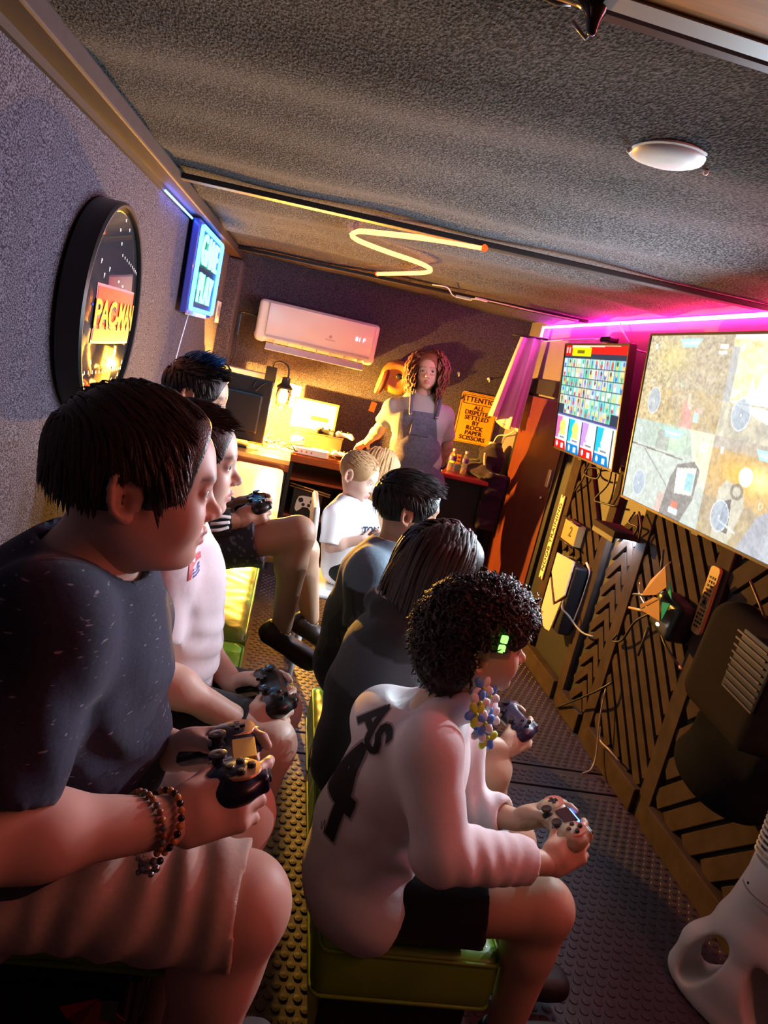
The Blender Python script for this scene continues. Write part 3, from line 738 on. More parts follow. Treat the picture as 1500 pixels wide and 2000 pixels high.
q = MB(); q.box((-.345, .874, .30), (.50, .012, .50), bev=.002); q.build('end_panel', M_black, bench)
cushion('long green vinyl cushion under the boys in navy and white tees', -.63, .0, .845, 1.88, .608, .662, 'green cushions on the tall bench')
cushion('long green vinyl cushion under the boy in patterned shorts', -.63, .0, 1.90, 2.76, .608, .662, 'green cushions on the tall bench')
st = thing('sticker', 'small red and orange striped sticker on the black bench end', 'sticker', (-.12, .866, .53))
for k in range(5):
    a = math.radians(200+k*24); a2 = math.radians(224+k*24); q = MB()
    q.prism([(0, 0), (.055*math.cos(a), .055*math.sin(a)), (.055*math.cos(a2), .055*math.sin(a2))], np.stack([V(1, 0, 0), V(0, 0, 1), V(0, -1, 0)], 1), (-.105, .868, .540), .001)
    q.build('stripe', mat('sticker_%d' % (k % 3), [srgb(210, 60, 30), srgb(150, 30, 60), srgb(190, 90, 60)][k % 3][:3], 0.5), st)
q = MB(); q.box((-.088, .8665, .520), (.022, .001, .035)); q.build('patch', mat('sticker_grey', srgb(110, 120, 115)[:3], .5), st)
for i, (y0, y1, lab) in enumerate(((1.20, 1.565, 'plump green vinyl stool cushion under the boy in the white hoodie'), (1.60, 1.94, 'green vinyl stool cushion under the long haired child in black'), (1.97, 2.32, 'green vinyl stool cushion under the boy in the camouflage shirt'))):
    cushion(lab, .27, .655, y0, y1, .215, .345, 'green cushions on the low stools')
    t = thing('low_stool', ['black boxed stool under the white hoodie boy', 'black boxed stool under the long haired child', 'black boxed stool under the camouflage shirt boy'][i], 'stool', (.46, (y0+y1)/2, 0), group='low stools')
    q = MB(); q.box((.46, (y0+y1)/2, .12), (.32, y1-y0-.05, .17), bev=.006); q.build('box', M_black, t)
    for sx in (-1, 1):
        for sy in (-1, 1): q = MB(); q.box((.46+sx*.13, (y0+y1)/2+sy*((y1-y0)/2-.05), .018), (.04, .04, .035)); q.build('foot', M_darktrim, t)
    q = MB(); q.box((.46, (y0+y1)/2, .21), (.34, y1-y0-.04, .012)); q.build('top_board', M_darktrim, t)

# ------------------------------------------------------------------ air conditioner on the end wall
ac = thing('air_conditioner', 'white split air conditioner mounted high on the end wall', 'air conditioner', (.1, 5.3, 1.45))
M_acw = mat('ac_white', (0.80, 0.78, 0.76), 0.3)
S = Shape(); S.rbox((.095, 5.30, 1.595), (.43, .095, .135), .03, None, 0); S.cap((-.30, 5.24, 1.47), (.49, 5.24, 1.47), .03, .03, .03)
S.rbox((.095, 5.205, 1.455), (.36, .05, .016), .004, rotx(-.5), .004, -1)
v, f = S.mesh(.009); obj_from('housing', v, f, M_acw, ac, True)
q = MB(); q.box((.115, 5.196, 1.602), (.755, .012, .225), bev=.02, seg=3); q.build('front_panel', mat('ac_panel', (0.80, 0.74, 0.75), 0.22, coat=.3), ac, .6)
q = MB(); q.box((.105, 5.175, 1.418), (.70, .085, .006), rotx(.55), bev=.002); q.build('louvre', M_acw, ac)
for k in range(7): q = MB(); q.box((-.19+.10*k, 5.215, 1.447), (.004, .05, .03), rotx(-.4)); q.build('vane', M_acw, ac)
q = MB(); q.box((.115, 5.186, 1.485), (.74, .008, .012)); q.build('seam_strip', mat('ac_seam', (0.5, 0.48, 0.46), 0.4), ac)
RB = np.stack([V(1, 0, 0), V(0, 0, 1), V(0, -1, 0)], 1)      # text on the end wall, facing the room
v, f = text_mesh('81 F', .042, .0004); obj_from('display', v @ RB.T + V(.40, 5.1885, 1.60), f, emat('ac_digits', (.65, .75, 1.0), 2.2), ac)
q = MB(); q.lathe([(.012, 0), (.012, .0006)], (.19, 5.190, 1.575), RB, 16); q.box((.19, 5.1895, 1.552), (.07, .0008, .006)); q.build('badge', mat('ac_badge', (.45, .35, .36), .4), ac)
pp = thing('pipe_run', 'black conduit and thin pipe dropping down beside the air conditioner', 'pipe', (-.42, 5.34, 1.3))
q = MB(); q.box((-.452, 5.20, 1.52), (.022, .03, .15), bev=.004); q.build('conduit', M_plast_b, pp)
q = MB(); q.tube(arc_pts([(-.33, 5.28, 1.60), (-.40, 5.22, 1.605), (-.45, 5.20, 1.60), (-.455, 5.20, 1.54)], 4), .006, 6); q.build('pipe', M_cable_b, pp, True)
q = MB(); q.tube(arc_pts([(-.45, 5.20, 1.45), (-.44, 5.2, 1.33), (-.455, 5.2, 1.25)], 4), .004, 6); q.build('lead', M_cable_b, pp, True)

# ------------------------------------------------------------------ desks
M_desk = mat('red_brown_laminate', srgb(150, 72, 40)[:3], 0.28, var=.15, vscale=9, stretch=(1, 6, 6), coat=.25)
M_shelfd = mat('dark_shelf', (0.018, 0.015, 0.013), 0.5)
M_tan = mat('tan_desktop', srgb(205, 160, 90)[:3], 0.25, var=.12, vscale=8, stretch=(1, 5, 1), coat=.2)
dk = thing('corner_desk', 'tan topped corner desk carrying the bare bulb lamp', 'desk', (-.25, 5.0, 0))
q = MB(); q.box((-.255, 4.975, .735), (.65, .84, .03), bev=.003); q.build('desktop', M_tan, dk)
q = MB(); q.box((-.255, 4.568, .705), (.65, .022, .06)); q.build('fascia', M_desk, dk)
q = MB(); q.box((.045, 4.98, .35), (.03, .80, .70)); q.build('side_panel', M_shelfd, dk)
q = MB(); q.box((-.25, 5.36, .35), (.6, .02, .70)); q.build('back_panel', M_shelfd, dk)
d2 = thing('shelf_desk', 'long red brown desk with dark shelves below, covered in gaming gear', 'desk', (.5, 5.15, 0))
q = MB(); q.box((.50, 5.165, .735), (.86, .43, .03), bev=.003); q.build('desktop', M_desk, d2)
q = MB(); q.box((.50, 4.945, .715), (.86, .02, .05)); q.build('fascia', M_desk, d2)
for z in (.565, .30): q = MB(); q.box((.50, 5.16, z), (.82, .40, .018)); q.build('shelf', M_desk, d2)
q = MB(); q.box((.50, 5.37, .36), (.86, .015, .70)); q.build('back_panel', M_shelfd, d2)
for x in (.085, .915): q = MB(); q.box((x, 5.16, .355), (.03, .42, .71)); q.build('side_panel', M_shelfd, d2)
d3 = thing('red_table', 'small red topped table holding water bottles and a dark jacket', 'table', (1.25, 5.1, 0))
q = MB(); q.box((1.235, 5.13, .815), (.58, .48, .034), rotz(-.06), bev=.008); q.build('tabletop', mat('red_laminate', srgb(175, 40, 35)[:3], .3, coat=.2), d3)
q = MB(); q.box((1.235, 5.15, .40), (.54, .40, .79)); q.build('cabinet', M_black, d3)
# white glossy low table behind the patterned shorts boy
wt = thing('white_table', 'glossy white low table reflecting the lamp behind the tall bench', 'table', (-.27, 3.75, 0))
q = MB(); q.prism(rrect(.60, 1.50, .045, 5), np.eye(3), (-.265, 3.73, .672), .028); q.build('tabletop', mat('white_gloss', (.80, .78, .78), .16, bump=(6, .08, .02), coat=.6), wt)
q = MB(); q.tube([(-.265+a, 3.73+b_, .686) for a, b_ in rrect(.606, 1.506, .047, 5)], .006, 6, closed=True); q.build('edge_band', mat('white_edge', (.75, .74, .74), .4), wt, True)
q = MB(); q.box((-.30, 3.73, .33), (.50, 1.40, .66)); q.build('cabinet', M_shelfd, wt)

# ------------------------------------------------------------------ lamp with a bare bulb in a jar
lp = thing('desk_lamp', 'black gooseneck lamp with a bright amber bulb in a glass jar', 'lamp', (-.12, 5.02, .75))
q = MB(); q.box((-.165, 5.03, 1.17), (.075, .02, .24), bev=.004); q.build('back_plate', M_plast_b, lp)
q = MB(); q.tube([(-.165, 5.04, .75), (-.165, 5.04, 1.10)], .008, 8); q.build('post', M_plast_b, lp, True)
q = MB(); q.box((-.165, 5.04, .757), (.13, .12, .014), bev=.004); q.build('base', M_plast_b, lp)
q = MB(); q.tube(arc_pts([(-.16, 5.03, 1.26), (-.15, 5.02, 1.32), (-.10, 5.01, 1.335), (-.055, 5.0, 1.31), (-.045, 5.0, 1.25), (-.05, 5.0, 1.235)], 6), .006, 8); q.build('arm', M_plast_b, lp, True)
q = MB(); q.lathe([(.012, 1.245), (.026, 1.24), (.030, 1.20), (.055, 1.175), (.055, 1.165)], (-.055, 5.0, 0), None, 20); q.build('socket', M_plast_b, lp, .7)
def glow_mat(name, col, s): return emat(name, col, s)
q = MB(); q.lathe([(.008, 1.18), (.014, 1.165), (.030, 1.12), (.032, 1.10), (.024, 1.075), (.0, 1.064)], (-.055, 5.0, 0), None, 20); q.build('bulb', emat('amber_bulb', (1.0, .50, .10), 45), lp, True)
mg = mat('clear_glass', (1, 1, 1), .03, trans=1.0, ior=1.45)
q = MB(); q.lathe([(.048, 1.17), (.052, 1.12), (.048, 1.05), (.030, 1.035), (.0285, 1.037), (.0455, 1.052), (.0495, 1.12), (.0455, 1.17)], (-.055, 5.0, 0), None, 24); q.build('glass_jar', mg, lp, True)
l = bpy.data.lights.new('bulb_light', 'POINT'); l.energy = 540; l.color = (1.0, .46, .06); l.shadow_soft_size = .015; lo_ = bpy.data.objects.new('bulb_light', l); COL.objects.link(lo_); lo_.location = (-.055, 4.985, 1.02)
# monitor seen from behind with headphones on its corner
mo = thing('computer_monitor', 'black computer monitor standing on the tan desk, seen from behind', 'monitor', (-.32, 4.78, .75))
RM = rotz(-.10)
q = MB(); q.box((-.325, 4.80, 1.00), (.40, .035, .42), RM, bev=.008); q.build('case', M_plast_b, mo)
q = MB(); q.box((-.325, 4.776, .98), (.30, .03, .26), RM, bev=.014); q.build('rear_housing', M_plast_b, mo)
q = MB(); q.box((-.325, 4.81, .80), (.05, .03, .12), RM); q.build('stand', M_plast_b, mo)
q = MB(); q.box((-.325, 4.80, .757), (.22, .16, .014), RM, bev=.004); q.build('foot', M_plast_b, mo)
hp = thing('headphones', 'black headphones hung over the monitor corner', 'headphones', (-.47, 4.80, 1.2))
q = MB(); q.tube([(-.47+.05*math.cos(a), 4.80, 1.21+.045*math.sin(a)) for a in np.linspace(0, PI, 12)], .006, 6); q.build('headband', M_plast_b, hp, True)
for s in (-1, 1): q = MB(); q.lathe([(.0, -.012), (.022, -.010), (.026, 0), (.022, .010), (.0, .012)], (-.47+.05*s, 4.80, 1.205), roty(PI/2), 14); q.build('earcup', M_plast_b, hp, True)
q = MB(); q.tube(arc_pts([(-.24, 4.77, 1.19), (-.25, 4.76, 1.15), (-.23, 4.75, 1.13), (-.21, 4.76, 1.16), (-.18, 4.77, 1.19), (-.16, 4.78, 1.205)], 5), .005, 6); tag(q.build('coiled_cable', M_cable_b, None, True), 'short black cable looped over the monitor edge', 'cable')
q = MB(); q.box((-.33, 5.17, 1.202), (.34, .16, .05), bev=.004); wbx = tag(q.build('white_box', mat('white_card', (.75, .72, .66), .5)), 'flat white box on the shelf behind the monitor', 'box')
q = MB(); q.box((-.36, 5.17, .965), (.24, .14, .42), bev=.004); tag(q.build('black_crate', M_shelfd), 'tall black crate standing behind the computer monitor', 'crate')
q = MB(); q.box((.0, 5.393, 1.10), (.12, .004, .17), roty(.05)); tag(q.build('wall_paper_note', mat('note_paper', (.75, .70, .58), .7)), 'pale paper note pinned to the carpet behind the lamp', 'note')
# framed print on a dark box
bx = thing('dark_box', 'dark brown box on the desk with a framed print and controllers on top', 'box', (.24, 5.15, .75))
q = MB(); q.box((.245, 5.165, .822), (.345, .18, .144), bev=.004); q.build('carton', mat('brown_card', srgb(84, 66, 48)[:3], .6), bx)
q = MB(); q.box((.245, 5.165, .896), (.35, .185, .006)); q.build('lid', mat('brown_card', srgb(84, 66, 48)[:3], .6), bx)
pf = thing('framed_print', 'framed print of a grey game cartridge leaning against the wall', 'picture', (.19, 5.22, .90))
cp = Canvas(90, 64, (245, 232, 170)); cp.rect(.12, .26, .9, .82, (120, 110, 90)); cp.rect(.135, .285, .885, .795, (225, 215, 180)); cp.rect(.17, .36, .84, .66, (150, 140, 110)); cp.rect(.18, .375, .83, .645, (232, 222, 190)); cp.rect(.42, .50, .83, .66, (200, 70, 45)); cp.rect(.2, .42, .33, .46, (150, 140, 120)); cp.rect(.2, .54, .3, .58, (160, 150, 130)); cp.rect(.12, .74, .9, .76, (150, 140, 120))
M_print = mat('glossy_print', (.8, .8, .8), .12, attr='tint', coat=.4)
picture('print', cp, V(.036, 5.216, 1.105), V(1, 0, 0), V(0, -.12, -.993), .305, .20, M_print, pf)
fr = MB(); 
for (c, s_) in (((.19, 5.218, 1.109), (.325, .014, .012)), ((.19, 5.194, .905), (.325, .014, .012)), ((.032, 5.206, 1.006), (.012, .014, .20)), ((.345, 5.206, 1.006), (.012, .014, .20))): fr.box(c, s_, rotx(-.12))
fr.build('frame', mat('gold_frame', srgb(190, 160, 70)[:3], .35, .3), pf)
q = MB(); q.box((.19, 5.216, 1.006), (.31, .004, .20), rotx(-.12)); q.build('backing', M_shelfd, pf)
# white console, gamepads and clutter on the desk
cs = thing('game_console', 'flat white retro console with rounded ends on the shelf desk', 'game console', (.19, 5.0, .75))
q = MB(); q.prism(rrect(.27, .12, .03, 4), np.eye(3), (.20, 5.005, .752), .042); q.build('shell', M_plast_w, cs)
q = MB(); q.prism(rrect(.10, .06, .01, 3), np.eye(3), (.17, 5.015, .794), .006); q.build('slot_lid', mat('console_grey', (.45, .44, .43), .5), cs)
for k in range(3): q = MB(); q.lathe([(.006, 0), (.006, .004), (0, .005)], (.14+.035*k, 4.948, .772), np.stack([V(1, 0, 0), V(0, 0, 1), V(0, -1, 0)], 1), 10); q.build('button', mat('console_red', srgb(170, 60, 50)[:3], .4), cs)
q = MB(); q.lathe([(.0, -.05), (.030, -.045), (.036, 0), (.030, .045), (0, .05)], (.10, 5.015, .83), roty(PI/2), 16); q.build('visor', M_plast_w, cs, True)
for i, (p, m, lab) in enumerate((((.42, 5.06, .788), M_plast_w, 'white rounded pad lying beside the retro console'), ((.285, 5.13, .918), M_plast_b, 'black gamepad resting on the dark brown box'), ((.425, 5.14, .918), M_plast_w, 'white gamepad resting on the dark brown box'))):
    S = Shape(); p = np.array(p); S.rbox(p, (.05, .028, .016), .014, None, .01)
    for s in (-1, 1): S.cap(p+V(.045*s, 0, 0), p+V(.058*s, -.045, -.006), .021, .015, .015)
    v, f = S.mesh(.005); t = thing('spare_controller', lab, 'game controller', p-V(0, 0, .02)); obj_from('shell', v, f, m, t, True)
    for s in (-1, 1): q = MB(); q.lathe([(.009, .014), (.007, .024), (.010, .027), (0, .028)], p+V(.024*s, -.008, 0), None, 10); q.build('thumbstick', MATS['black_plastic'], t, True)
jar = thing('parts_jar', 'small jar of loose parts on the shelf desk', 'jar', (.49, 5.08, .75))
q = MB(); q.lathe([(.0, 0), (.035, .002), (.036, .05), (.032, .052)], (.49, 5.08, .752), None, 16); q.build('cup', mat('olive_glass', (.16, .16, .07), .15, coat=.5), jar, .7)
for k in range(6): a = k*1.05; q = MB(); q.lathe([(.007, 0), (.007, .02), (0, .022)], (.49+.02*math.cos(a), 5.08+.02*math.sin(a), .785), rotx(.3*math.cos(a)), 8); q.build('cap', M_chrome, jar, True)
for k in range(3):
    q = MB(); q.box((.56+.05*k, 4.99+.02*k, .754+.006), (.07, .045, .012), rotz(.4+k*.5), bev=.002)
    tag(q.build('game_card', mat('card_orange', srgb(215, 120, 50)[:3], .45)), ['orange game case lying closest to the parts jar', 'orange game case between two others on the shelf desk', 'orange game case at the desk end near the red table'][k], 'game case', 'orange game cases')
rs = random.Random(3)
for k, lab in enumerate(('black cable coiled below the bulb lamp', 'thin black cable trailing off the tan desk', 'looped black cable between lamp and retro console', 'white cable tangled beside the lamp base')):
    p = [(-.12+.03*k, 5.0, .90-.03*k)]
    for j in range(6): p.append((-.14+.045*j+rs.uniform(-.03, .03), 4.93+rs.uniform(-.05, .06), .762+.05*abs(math.sin(j*1.7+k))*(1 if j < 5 else .1)))
    q = MB(); q.tube(arc_pts(p, 6), .004, 6); tag(q.build('desk_cable', M_cable_w if k == 3 else M_cable_b, None, True), lab, 'cable')
# printed carton on the shelf with a gamepad picture
ct = thing('printed_carton', 'black carton printed with a white gamepad on the lower shelf', 'box', (.24, 5.0, .31))
q = MB(); q.box((.245, 5.02, .415), (.21, .12, .20), bev=.002); q.build('carton', mat('carton_black', (.02, .02, .018), .35), ct)
P_ = [(-.075, -.055), (-.06, -.075), (-.04, -.06), (-.02, -.035), (.02, -.035), (.04, -.06), (.06, -.075), (.075, -.055), (.072, .0), (.06, .035), (.035, .045), (-.035, .045), (-.06, .035), (-.072, .0)]
q = MB(); q.prism(P_, RB, (.245, 4.9595, .415), .0006); q.build('gamepad_print', mat('print_white', (.70, .66, .58), .5), ct)
for (x, y, r) in ((-.042, .012, .018), (.042, .012, .018), (-.02, -.018, .012), (.02, -.018, .012)): q = MB(); q.lathe([(r, 0), (r, .0005)], (.245+x, 4.9588, .415+y), RB, 16); q.build('print_detail', M_shelfd, ct)
for k in range(3): q = MB(); q.box((.50+.13*k, 5.1, .40), (.11, .2, .17), bev=.003); tag(q.build('shelf_box', mat('shelf_box_%d' % k, [(.03, .028, .025), (.05, .03, .02), (.02, .025, .03)][k], .6)), ['dark plain box beside the printed carton', 'dark brown box in the middle of the lower shelf', 'blue black box at the end of the lower shelf'][k], 'box')
for k in range(2): q = MB(); q.tube([(.108, 4.955, .535-.02*k), (.40, 4.955, .50-.015*k)], .005, 6); tag(q.build('wand', mat('wand_tan', srgb(150, 110, 60)[:3], .5), None, True), ['upper of two thin tan rods along the shelf edge', 'lower of two thin tan rods along the shelf edge'][k], 'rod', 'thin rods on the shelf')

# ------------------------------------------------------------------ end wall: sign, hooks, hanging helmet
sg = thing('warning_sign', 'orange attention sign about rock paper scissors on the end wall', 'sign', (1.42, 5.39, 1.03))
RS = RB @ rotz(.02)
q = MB(); q.prism(rrect(.30, .385, .018, 4), RS, (1.415, 5.392, 1.222), .004); q.build('plate', mat('sign_orange', srgb(245, 165, 40)[:3], .4), sg)
M_ink = mat('black_ink', (.012, .010, .008), .5)
for (w_, h_, zc) in ((.286, .371, 1.222),):
    fr = MB(); fr.tube([np.array([1.415, 5.3875, zc])+RS @ V(a, b_, 0) for a, b_ in rrect(w_, h_, .014, 3)], .0016, 5, closed=True); fr.build('border', M_ink, sg)
fr = MB(); fr.tube([np.array([1.415, 5.3875, 1.362])+RS @ V(a, b_, 0) for a, b_ in rrect(.268, .066, .004, 2)], .0026, 5, closed=True); fr.build('header_box', M_ink, sg)
for txt, zc, sz in (('ATTENTION', 1.362, .047), ('ALL', 1.302, .040), ('DISPUTES', 1.263, .040), ('SETTLED', 1.224, .040), ('BY', 1.185, .040), ('ROCK', 1.147, .040), ('PAPER', 1.108, .040), ('SCISSORS', 1.068, .040)):
    v, f = text_mesh(txt, sz*1.18, .0005, .0007, 1.05); obj_from('lettering', v @ RS.T + V(1.415, 5.3868, zc), f, M_ink, sg)
for i, (x, z) in enumerate(((.718, 1.513), (1.196, 1.53), (1.435, 1.539))):
    t = thing('wall_hook', ['small white screw hook above the yellow helmet', 'small white screw hook between helmet and attention sign', 'small white screw hook above the attention sign'][i], 'hook', (x, 5.39, z), group='white wall hooks')
    q = MB(); q.lathe([(.012, 0), (.010, .006), (0, .008)], (x, 5.398, z), RB, 12); q.build('rosette', M_plast_w, t, True)
    q = MB(); q.tube(arc_pts([(x, 5.395, z), (x, 5.37, z-.002), (x, 5.362, z-.014), (x, 5.368, z-.022)], 4), .004, 6); q.build('hook', M_plast_w, t, True)
hm = thing('hanging_helmet', 'yellow and brown novelty helmet hung on the end wall behind the woman', 'helmet', (.72, 5.3, 1.3))
S = Shape(); S.ell((.735, 5.31, 1.40), (.13, .085, .125), roty(.15), .02); S.ell((.735, 5.22, 1.40), (.105, .06, .095), roty(.15), .02, -1); v, f = S.mesh(.007); obj_from('dome', v, f, mat('helmet_yellow', srgb(165, 112, 48)[:3], .5), hm, True)
S = Shape(); S.ell((.635, 5.30, 1.36), (.030, .07, .11), roty(.2), .01); v, f = S.mesh(.007); obj_from('ear_flap', v, f, mat('helmet_brown', srgb(90, 38, 26)[:3], .6), hm, True)
S = Shape(); S.ell((.612, 5.30, 1.35), (.016, .06, .10), roty(.2), .01); v, f = S.mesh(.007); obj_from('ear_trim', v, f, mat('helmet_cream', srgb(230, 190, 110)[:3], .6), hm, True)
q = MB(); q.sphere((.735, 5.232, 1.41), (.028, .012, .022)); q.build('eye_hole', M_ink, hm, True)
q = MB(); q.box((.612, 5.395, 1.145), (.045, .004, .075), roty(.15)); tag(q.build('tape_patch', mat('yellow_tape', srgb(225, 160, 50)[:3], .5)), 'strip of yellow tape on the end wall beside the woman', 'tape')
# ------------------------------------------------------------------ curtain, adapter, jacket, bottles
def sheet(name, fn, nu, nv, th, m, parent):
    g = np.array([[fn(i/(nu-1), j/(nv-1)) for j in range(nv)] for i in range(nu)]); du = np.gradient(g, axis=0); dv_ = np.gradient(g, axis=1); n = np.cross(du, dv_); n /= np.linalg.norm(n, axis=2, keepdims=True)+1e-9
    a = (g+n*th/2).reshape(-1, 3); b_ = (g-n*th/2).reshape(-1, 3); I = np.arange(nu*nv).reshape(nu, nv); N_ = nu*nv
    f = [(I[i, j], I[i+1, j], I[i+1, j+1], I[i, j+1]) for i in range(nu-1) for j in range(nv-1)]; f += [tuple(q_+N_ for q_ in x[::-1]) for x in f]
    rim = [(I[i, 0], I[i+1, 0]) for i in range(nu-1)]+[(I[nu-1, j], I[nu-1, j+1]) for j in range(nv-1)]+[(I[i+1, nv-1], I[i, nv-1]) for i in range(nu-2, -1, -1)]+[(I[0, j+1], I[0, j]) for j in range(nv-2, -1, -1)]
    f += [(p, p+N_, q_+N_, q_) for p, q_ in rim]
    return obj_from(name, np.vstack([a, b_]), [tuple(int(z) for z in q_) for q_ in f], m, parent, 1.0)
def curt(u, v_):
    top = V(1.46+.15*u, 4.93, 1.86+.02*u); bot = V(1.365+.235*u, 4.90, 1.30-.075*u+.02*math.sin(u*9)); p = top*(1-v_)+bot*v_
    return p+V(0, -.045*math.sin(u*13)*(0.35+v_*.9)-.02*math.sin(u*31)*v_, 0)
cu_ = thing('curtain', 'pale gathered cloth curtain hanging by the wooden door', 'curtain', (1.5, 4.9, 1.25))
sheet('cloth', curt, 60, 26, .004, cloth('curtain_cloth', (.62, .55, .56), .08, 120, bump=(25, .4, .006)), cu_)
q = MB(); q.tube([(1.40, 4.93, 1.865), (1.652, 4.93, 1.885)], .007, 8); q.build('rod', M_darktrim, cu_, True)
def hemf(u, v_): p = curt(u, 1.0); return p+V(0, -.002, -.012+.024*v_)
sheet('hem', hemf, 60, 3, .007, cloth('curtain_hem', (.55, .42, .38), .1, 100), cu_)
ad = thing('power_adapter', 'white power adapter plugged in below the curtain', 'adapter', (1.59, 5.38, 1.0))
q = MB(); q.box((1.585, 5.37, 1.03), (.055, .035, .10), bev=.012); q.build('block', M_plast_w, ad, .6)
q = MB(); q.tube(arc_pts([(1.585, 5.36, 1.08), (1.59, 5.30, 1.14), (1.61, 5.15, 1.17), (1.60, 4.98, 1.22)], 5), .004, 6); q.build('cord', M_cable_w, ad, True)
jk = thing('jacket', 'dark purple jacket heaped over the red table end', 'jacket', (1.45, 5.1, .8))
S = Shape(); S.ell((1.42, 5.16, .885), (.10, .14, .06), None, .05); S.ell((1.54, 5.14, .955), (.095, .13, .13), None, .05); S.ell((1.44, 5.02, .87), (.09, .09, .04), None, .04); S.rbox((1.55, 4.905, .69), (.085, .035, .21), .03, rotx(.05), .05); S.cap((1.46, 5.0, .89), (1.54, 4.91, .82), .045, .04, .04); S.cap((1.47, 5.22, 1.02), (1.60, 5.22, 1.03), .025, .03, .03)
S.disp(vnoise(34, 4, .009)); S.disp(vnoise(70, 9, .003)); v, f = S.mesh(.008); obj_from('heap', v, f, cloth('jacket_cloth', (.022, .014, .026), .15, 60), jk, True)
q = MB(); q.tube(arc_pts([(1.44, 5.00, 1.02), (1.445, 4.99, .97), (1.46, 4.98, .92), (1.50, 4.97, .89)], 5), .010, 6); q.build('lining', cloth('jacket_lining', (.42, .30, .26), .1, 80), jk, True)
M_pet = mat('clear_bottle', (.92, .90, .95), .06, trans=.92, ior=1.2)
for i, (x, y, lab) in enumerate(((1.222, 5.03, 'clear water bottle beside the woman, next to her wristwatch'), (1.312, 5.02, 'clear water bottle with purple label beside the orange card'))):
    t = thing('water_bottle', lab, 'bottle', (x, y, .833), group='water bottles'); R0 = 0.0
    q = MB(); q.lathe([(0, 0), (.024, .001), (.027, .008), (.026, .03), (.027, .04), (.026, .05), (.027, .06), (.026, .07), (.027, .08), (.0272, .105), (.024, .125), (.013, .145), (.0125, .158)], (x, y, .833), None, 20); q.build('bottle', M_pet, t, True)
    q = MB(); q.lathe([(.0135, .152), (.0135, .168), (0, .169)], (x, y, .833), None, 16); q.build('cap', mat('bottle_cap', (.75, .55, .65), .4), t, .7)
    q = MB(); q.lathe([(.0276, .082), (.0280, .084), (.0280, .112), (.0272, .114)], (x, y, .833), None, 20); q.build('label_band', mat('bottle_label', (.10, .05, .30), .4), t, .7)
q = MB(); q.box((1.268, 5.10, .925), (.06, .006, .07), rotx(-.1), bev=.001); oc = thing('orange_card', 'small orange card with black crosses behind the bottles', 'card', (1.268, 5.1, .84)); q.build('card', mat('sign_orange', (.8, .3, .03), .4), oc)
for k in range(4): q = MB(); q.box((1.254+.028*(k % 2), 5.095, .910+.030*(k//2)), (.016, .003, .005), roty(.7*(1 if k % 2 else -1))); q.build('cross', M_ink, oc)
q = MB(); q.box((1.268, 5.08, .862), (.05, .03, .05), bev=.004); tag(q.build('snack_packet', mat('packet_blue', (.08, .12, .30), .3)), 'small blue packet between the water bottles', 'packet')
# ------------------------------------------------------------------ wooden door on the screen wall
M_door = mat('door_wood', srgb(98, 46, 34)[:3], .35, var=.2, vscale=5, stretch=(8, 8, .6), bump=(30, .1, .001), coat=.1)
dr = thing('door_1', None, None, (1.64, 4.5, 0)); dr['kind'] = 'structure'; dr['label'] = 'reddish wooden door in the screen wall beside the curtain'
q = MB(); q.box((XR-.02, 4.525, .755), (.03, .87, 1.47), bev=.003); q.build('door_leaf', M_door, dr)
q = MB(); q.box((XR-.012, 4.525, 1.56), (.02, .95, .10)); q.build('header', M_black, dr)
for y in (4.055, 4.99): q = MB(); q.box((XR-.015, y, .80), (.028, .05, 1.60)); q.build('jamb', M_darktrim, dr)
q = MB(); q.box((XR-.042, 4.135, 1.03), (.014, .045, .11), bev=.003); q.build('latch_plate', M_chrome, dr)
q = MB(); q.sphere((XR-.045, 4.17, .90), .010, 10, 6); q.build('knob', M_chrome, dr, True)
# ------------------------------------------------------------------ round printed disc on the carpeted wall
RWL = np.stack([V(0, 1, 0), V(0, 0, 1), V(1, 0, 0)], 1)
dcy, dcz, dr_ = 2.30, 1.455, .315
dx = LW(dcy)
ds = thing('round_wall_print', 'round glossy black framed disc printed with yellow arcade lettering', 'wall decoration', (dx, dcy, dcz-dr_))
q = MB(); q.lathe([(dr_-.004, 0), (dr_+.003, .004), (dr_+.003, .066), (dr_-.004, .072), (dr_-.012, .070), (dr_-.012, .004)], (dx+.002, dcy, dcz), RWL @ np.eye(3), 64); q.build('rim', M_plast_b, ds, .7)
mgl = mat('dark_mirror_glass', (.20, .24, .30), .06, metal=0.85, coat=1.0, spec=.8, coatr=.01)
q = MB(); q.lathe([(dr_-.011, .058)]+[(r_, .058+.018*(1-(r_/(dr_-.011))**2)) for r_ in np.linspace(dr_-.03, .02, 12)]+[(0, .076)], (dx+.002, dcy, dcz), RWL, 64); q.build('glass_face', mgl, ds, True)
def dome(y, z): return .0605+.018*(1-(y*y+z*z)/(dr_-.011)**2)
def onface(y, z, d=.0): return V(dx+dome(y, z)+d, dcy+y, dcz+z)
def hug(v): v = np.array(v); b_ = .0605; v[:, 0] = v[:, 0]-(dx+dome(.005, -.005))+dx+np.array([dome(p[1]-dcy, p[2]-dcz) for p in v]); return v
def huggrid(w_, h_, c, d, name, m):
    P_ = []; n1, n2 = 24, 10
    for i in range(n1+1):
        for j in range(n2+1): P_.append(onface(c[0]+(i/n1-.5)*w_, c[1]+(j/n2-.5)*h_, d))
    return obj_from(name, P_, [(i*(n2+1)+j, (i+1)*(n2+1)+j, (i+1)*(n2+1)+j+1, i*(n2+1)+j+1) for i in range(n1) for j in range(n2)], m, ds)
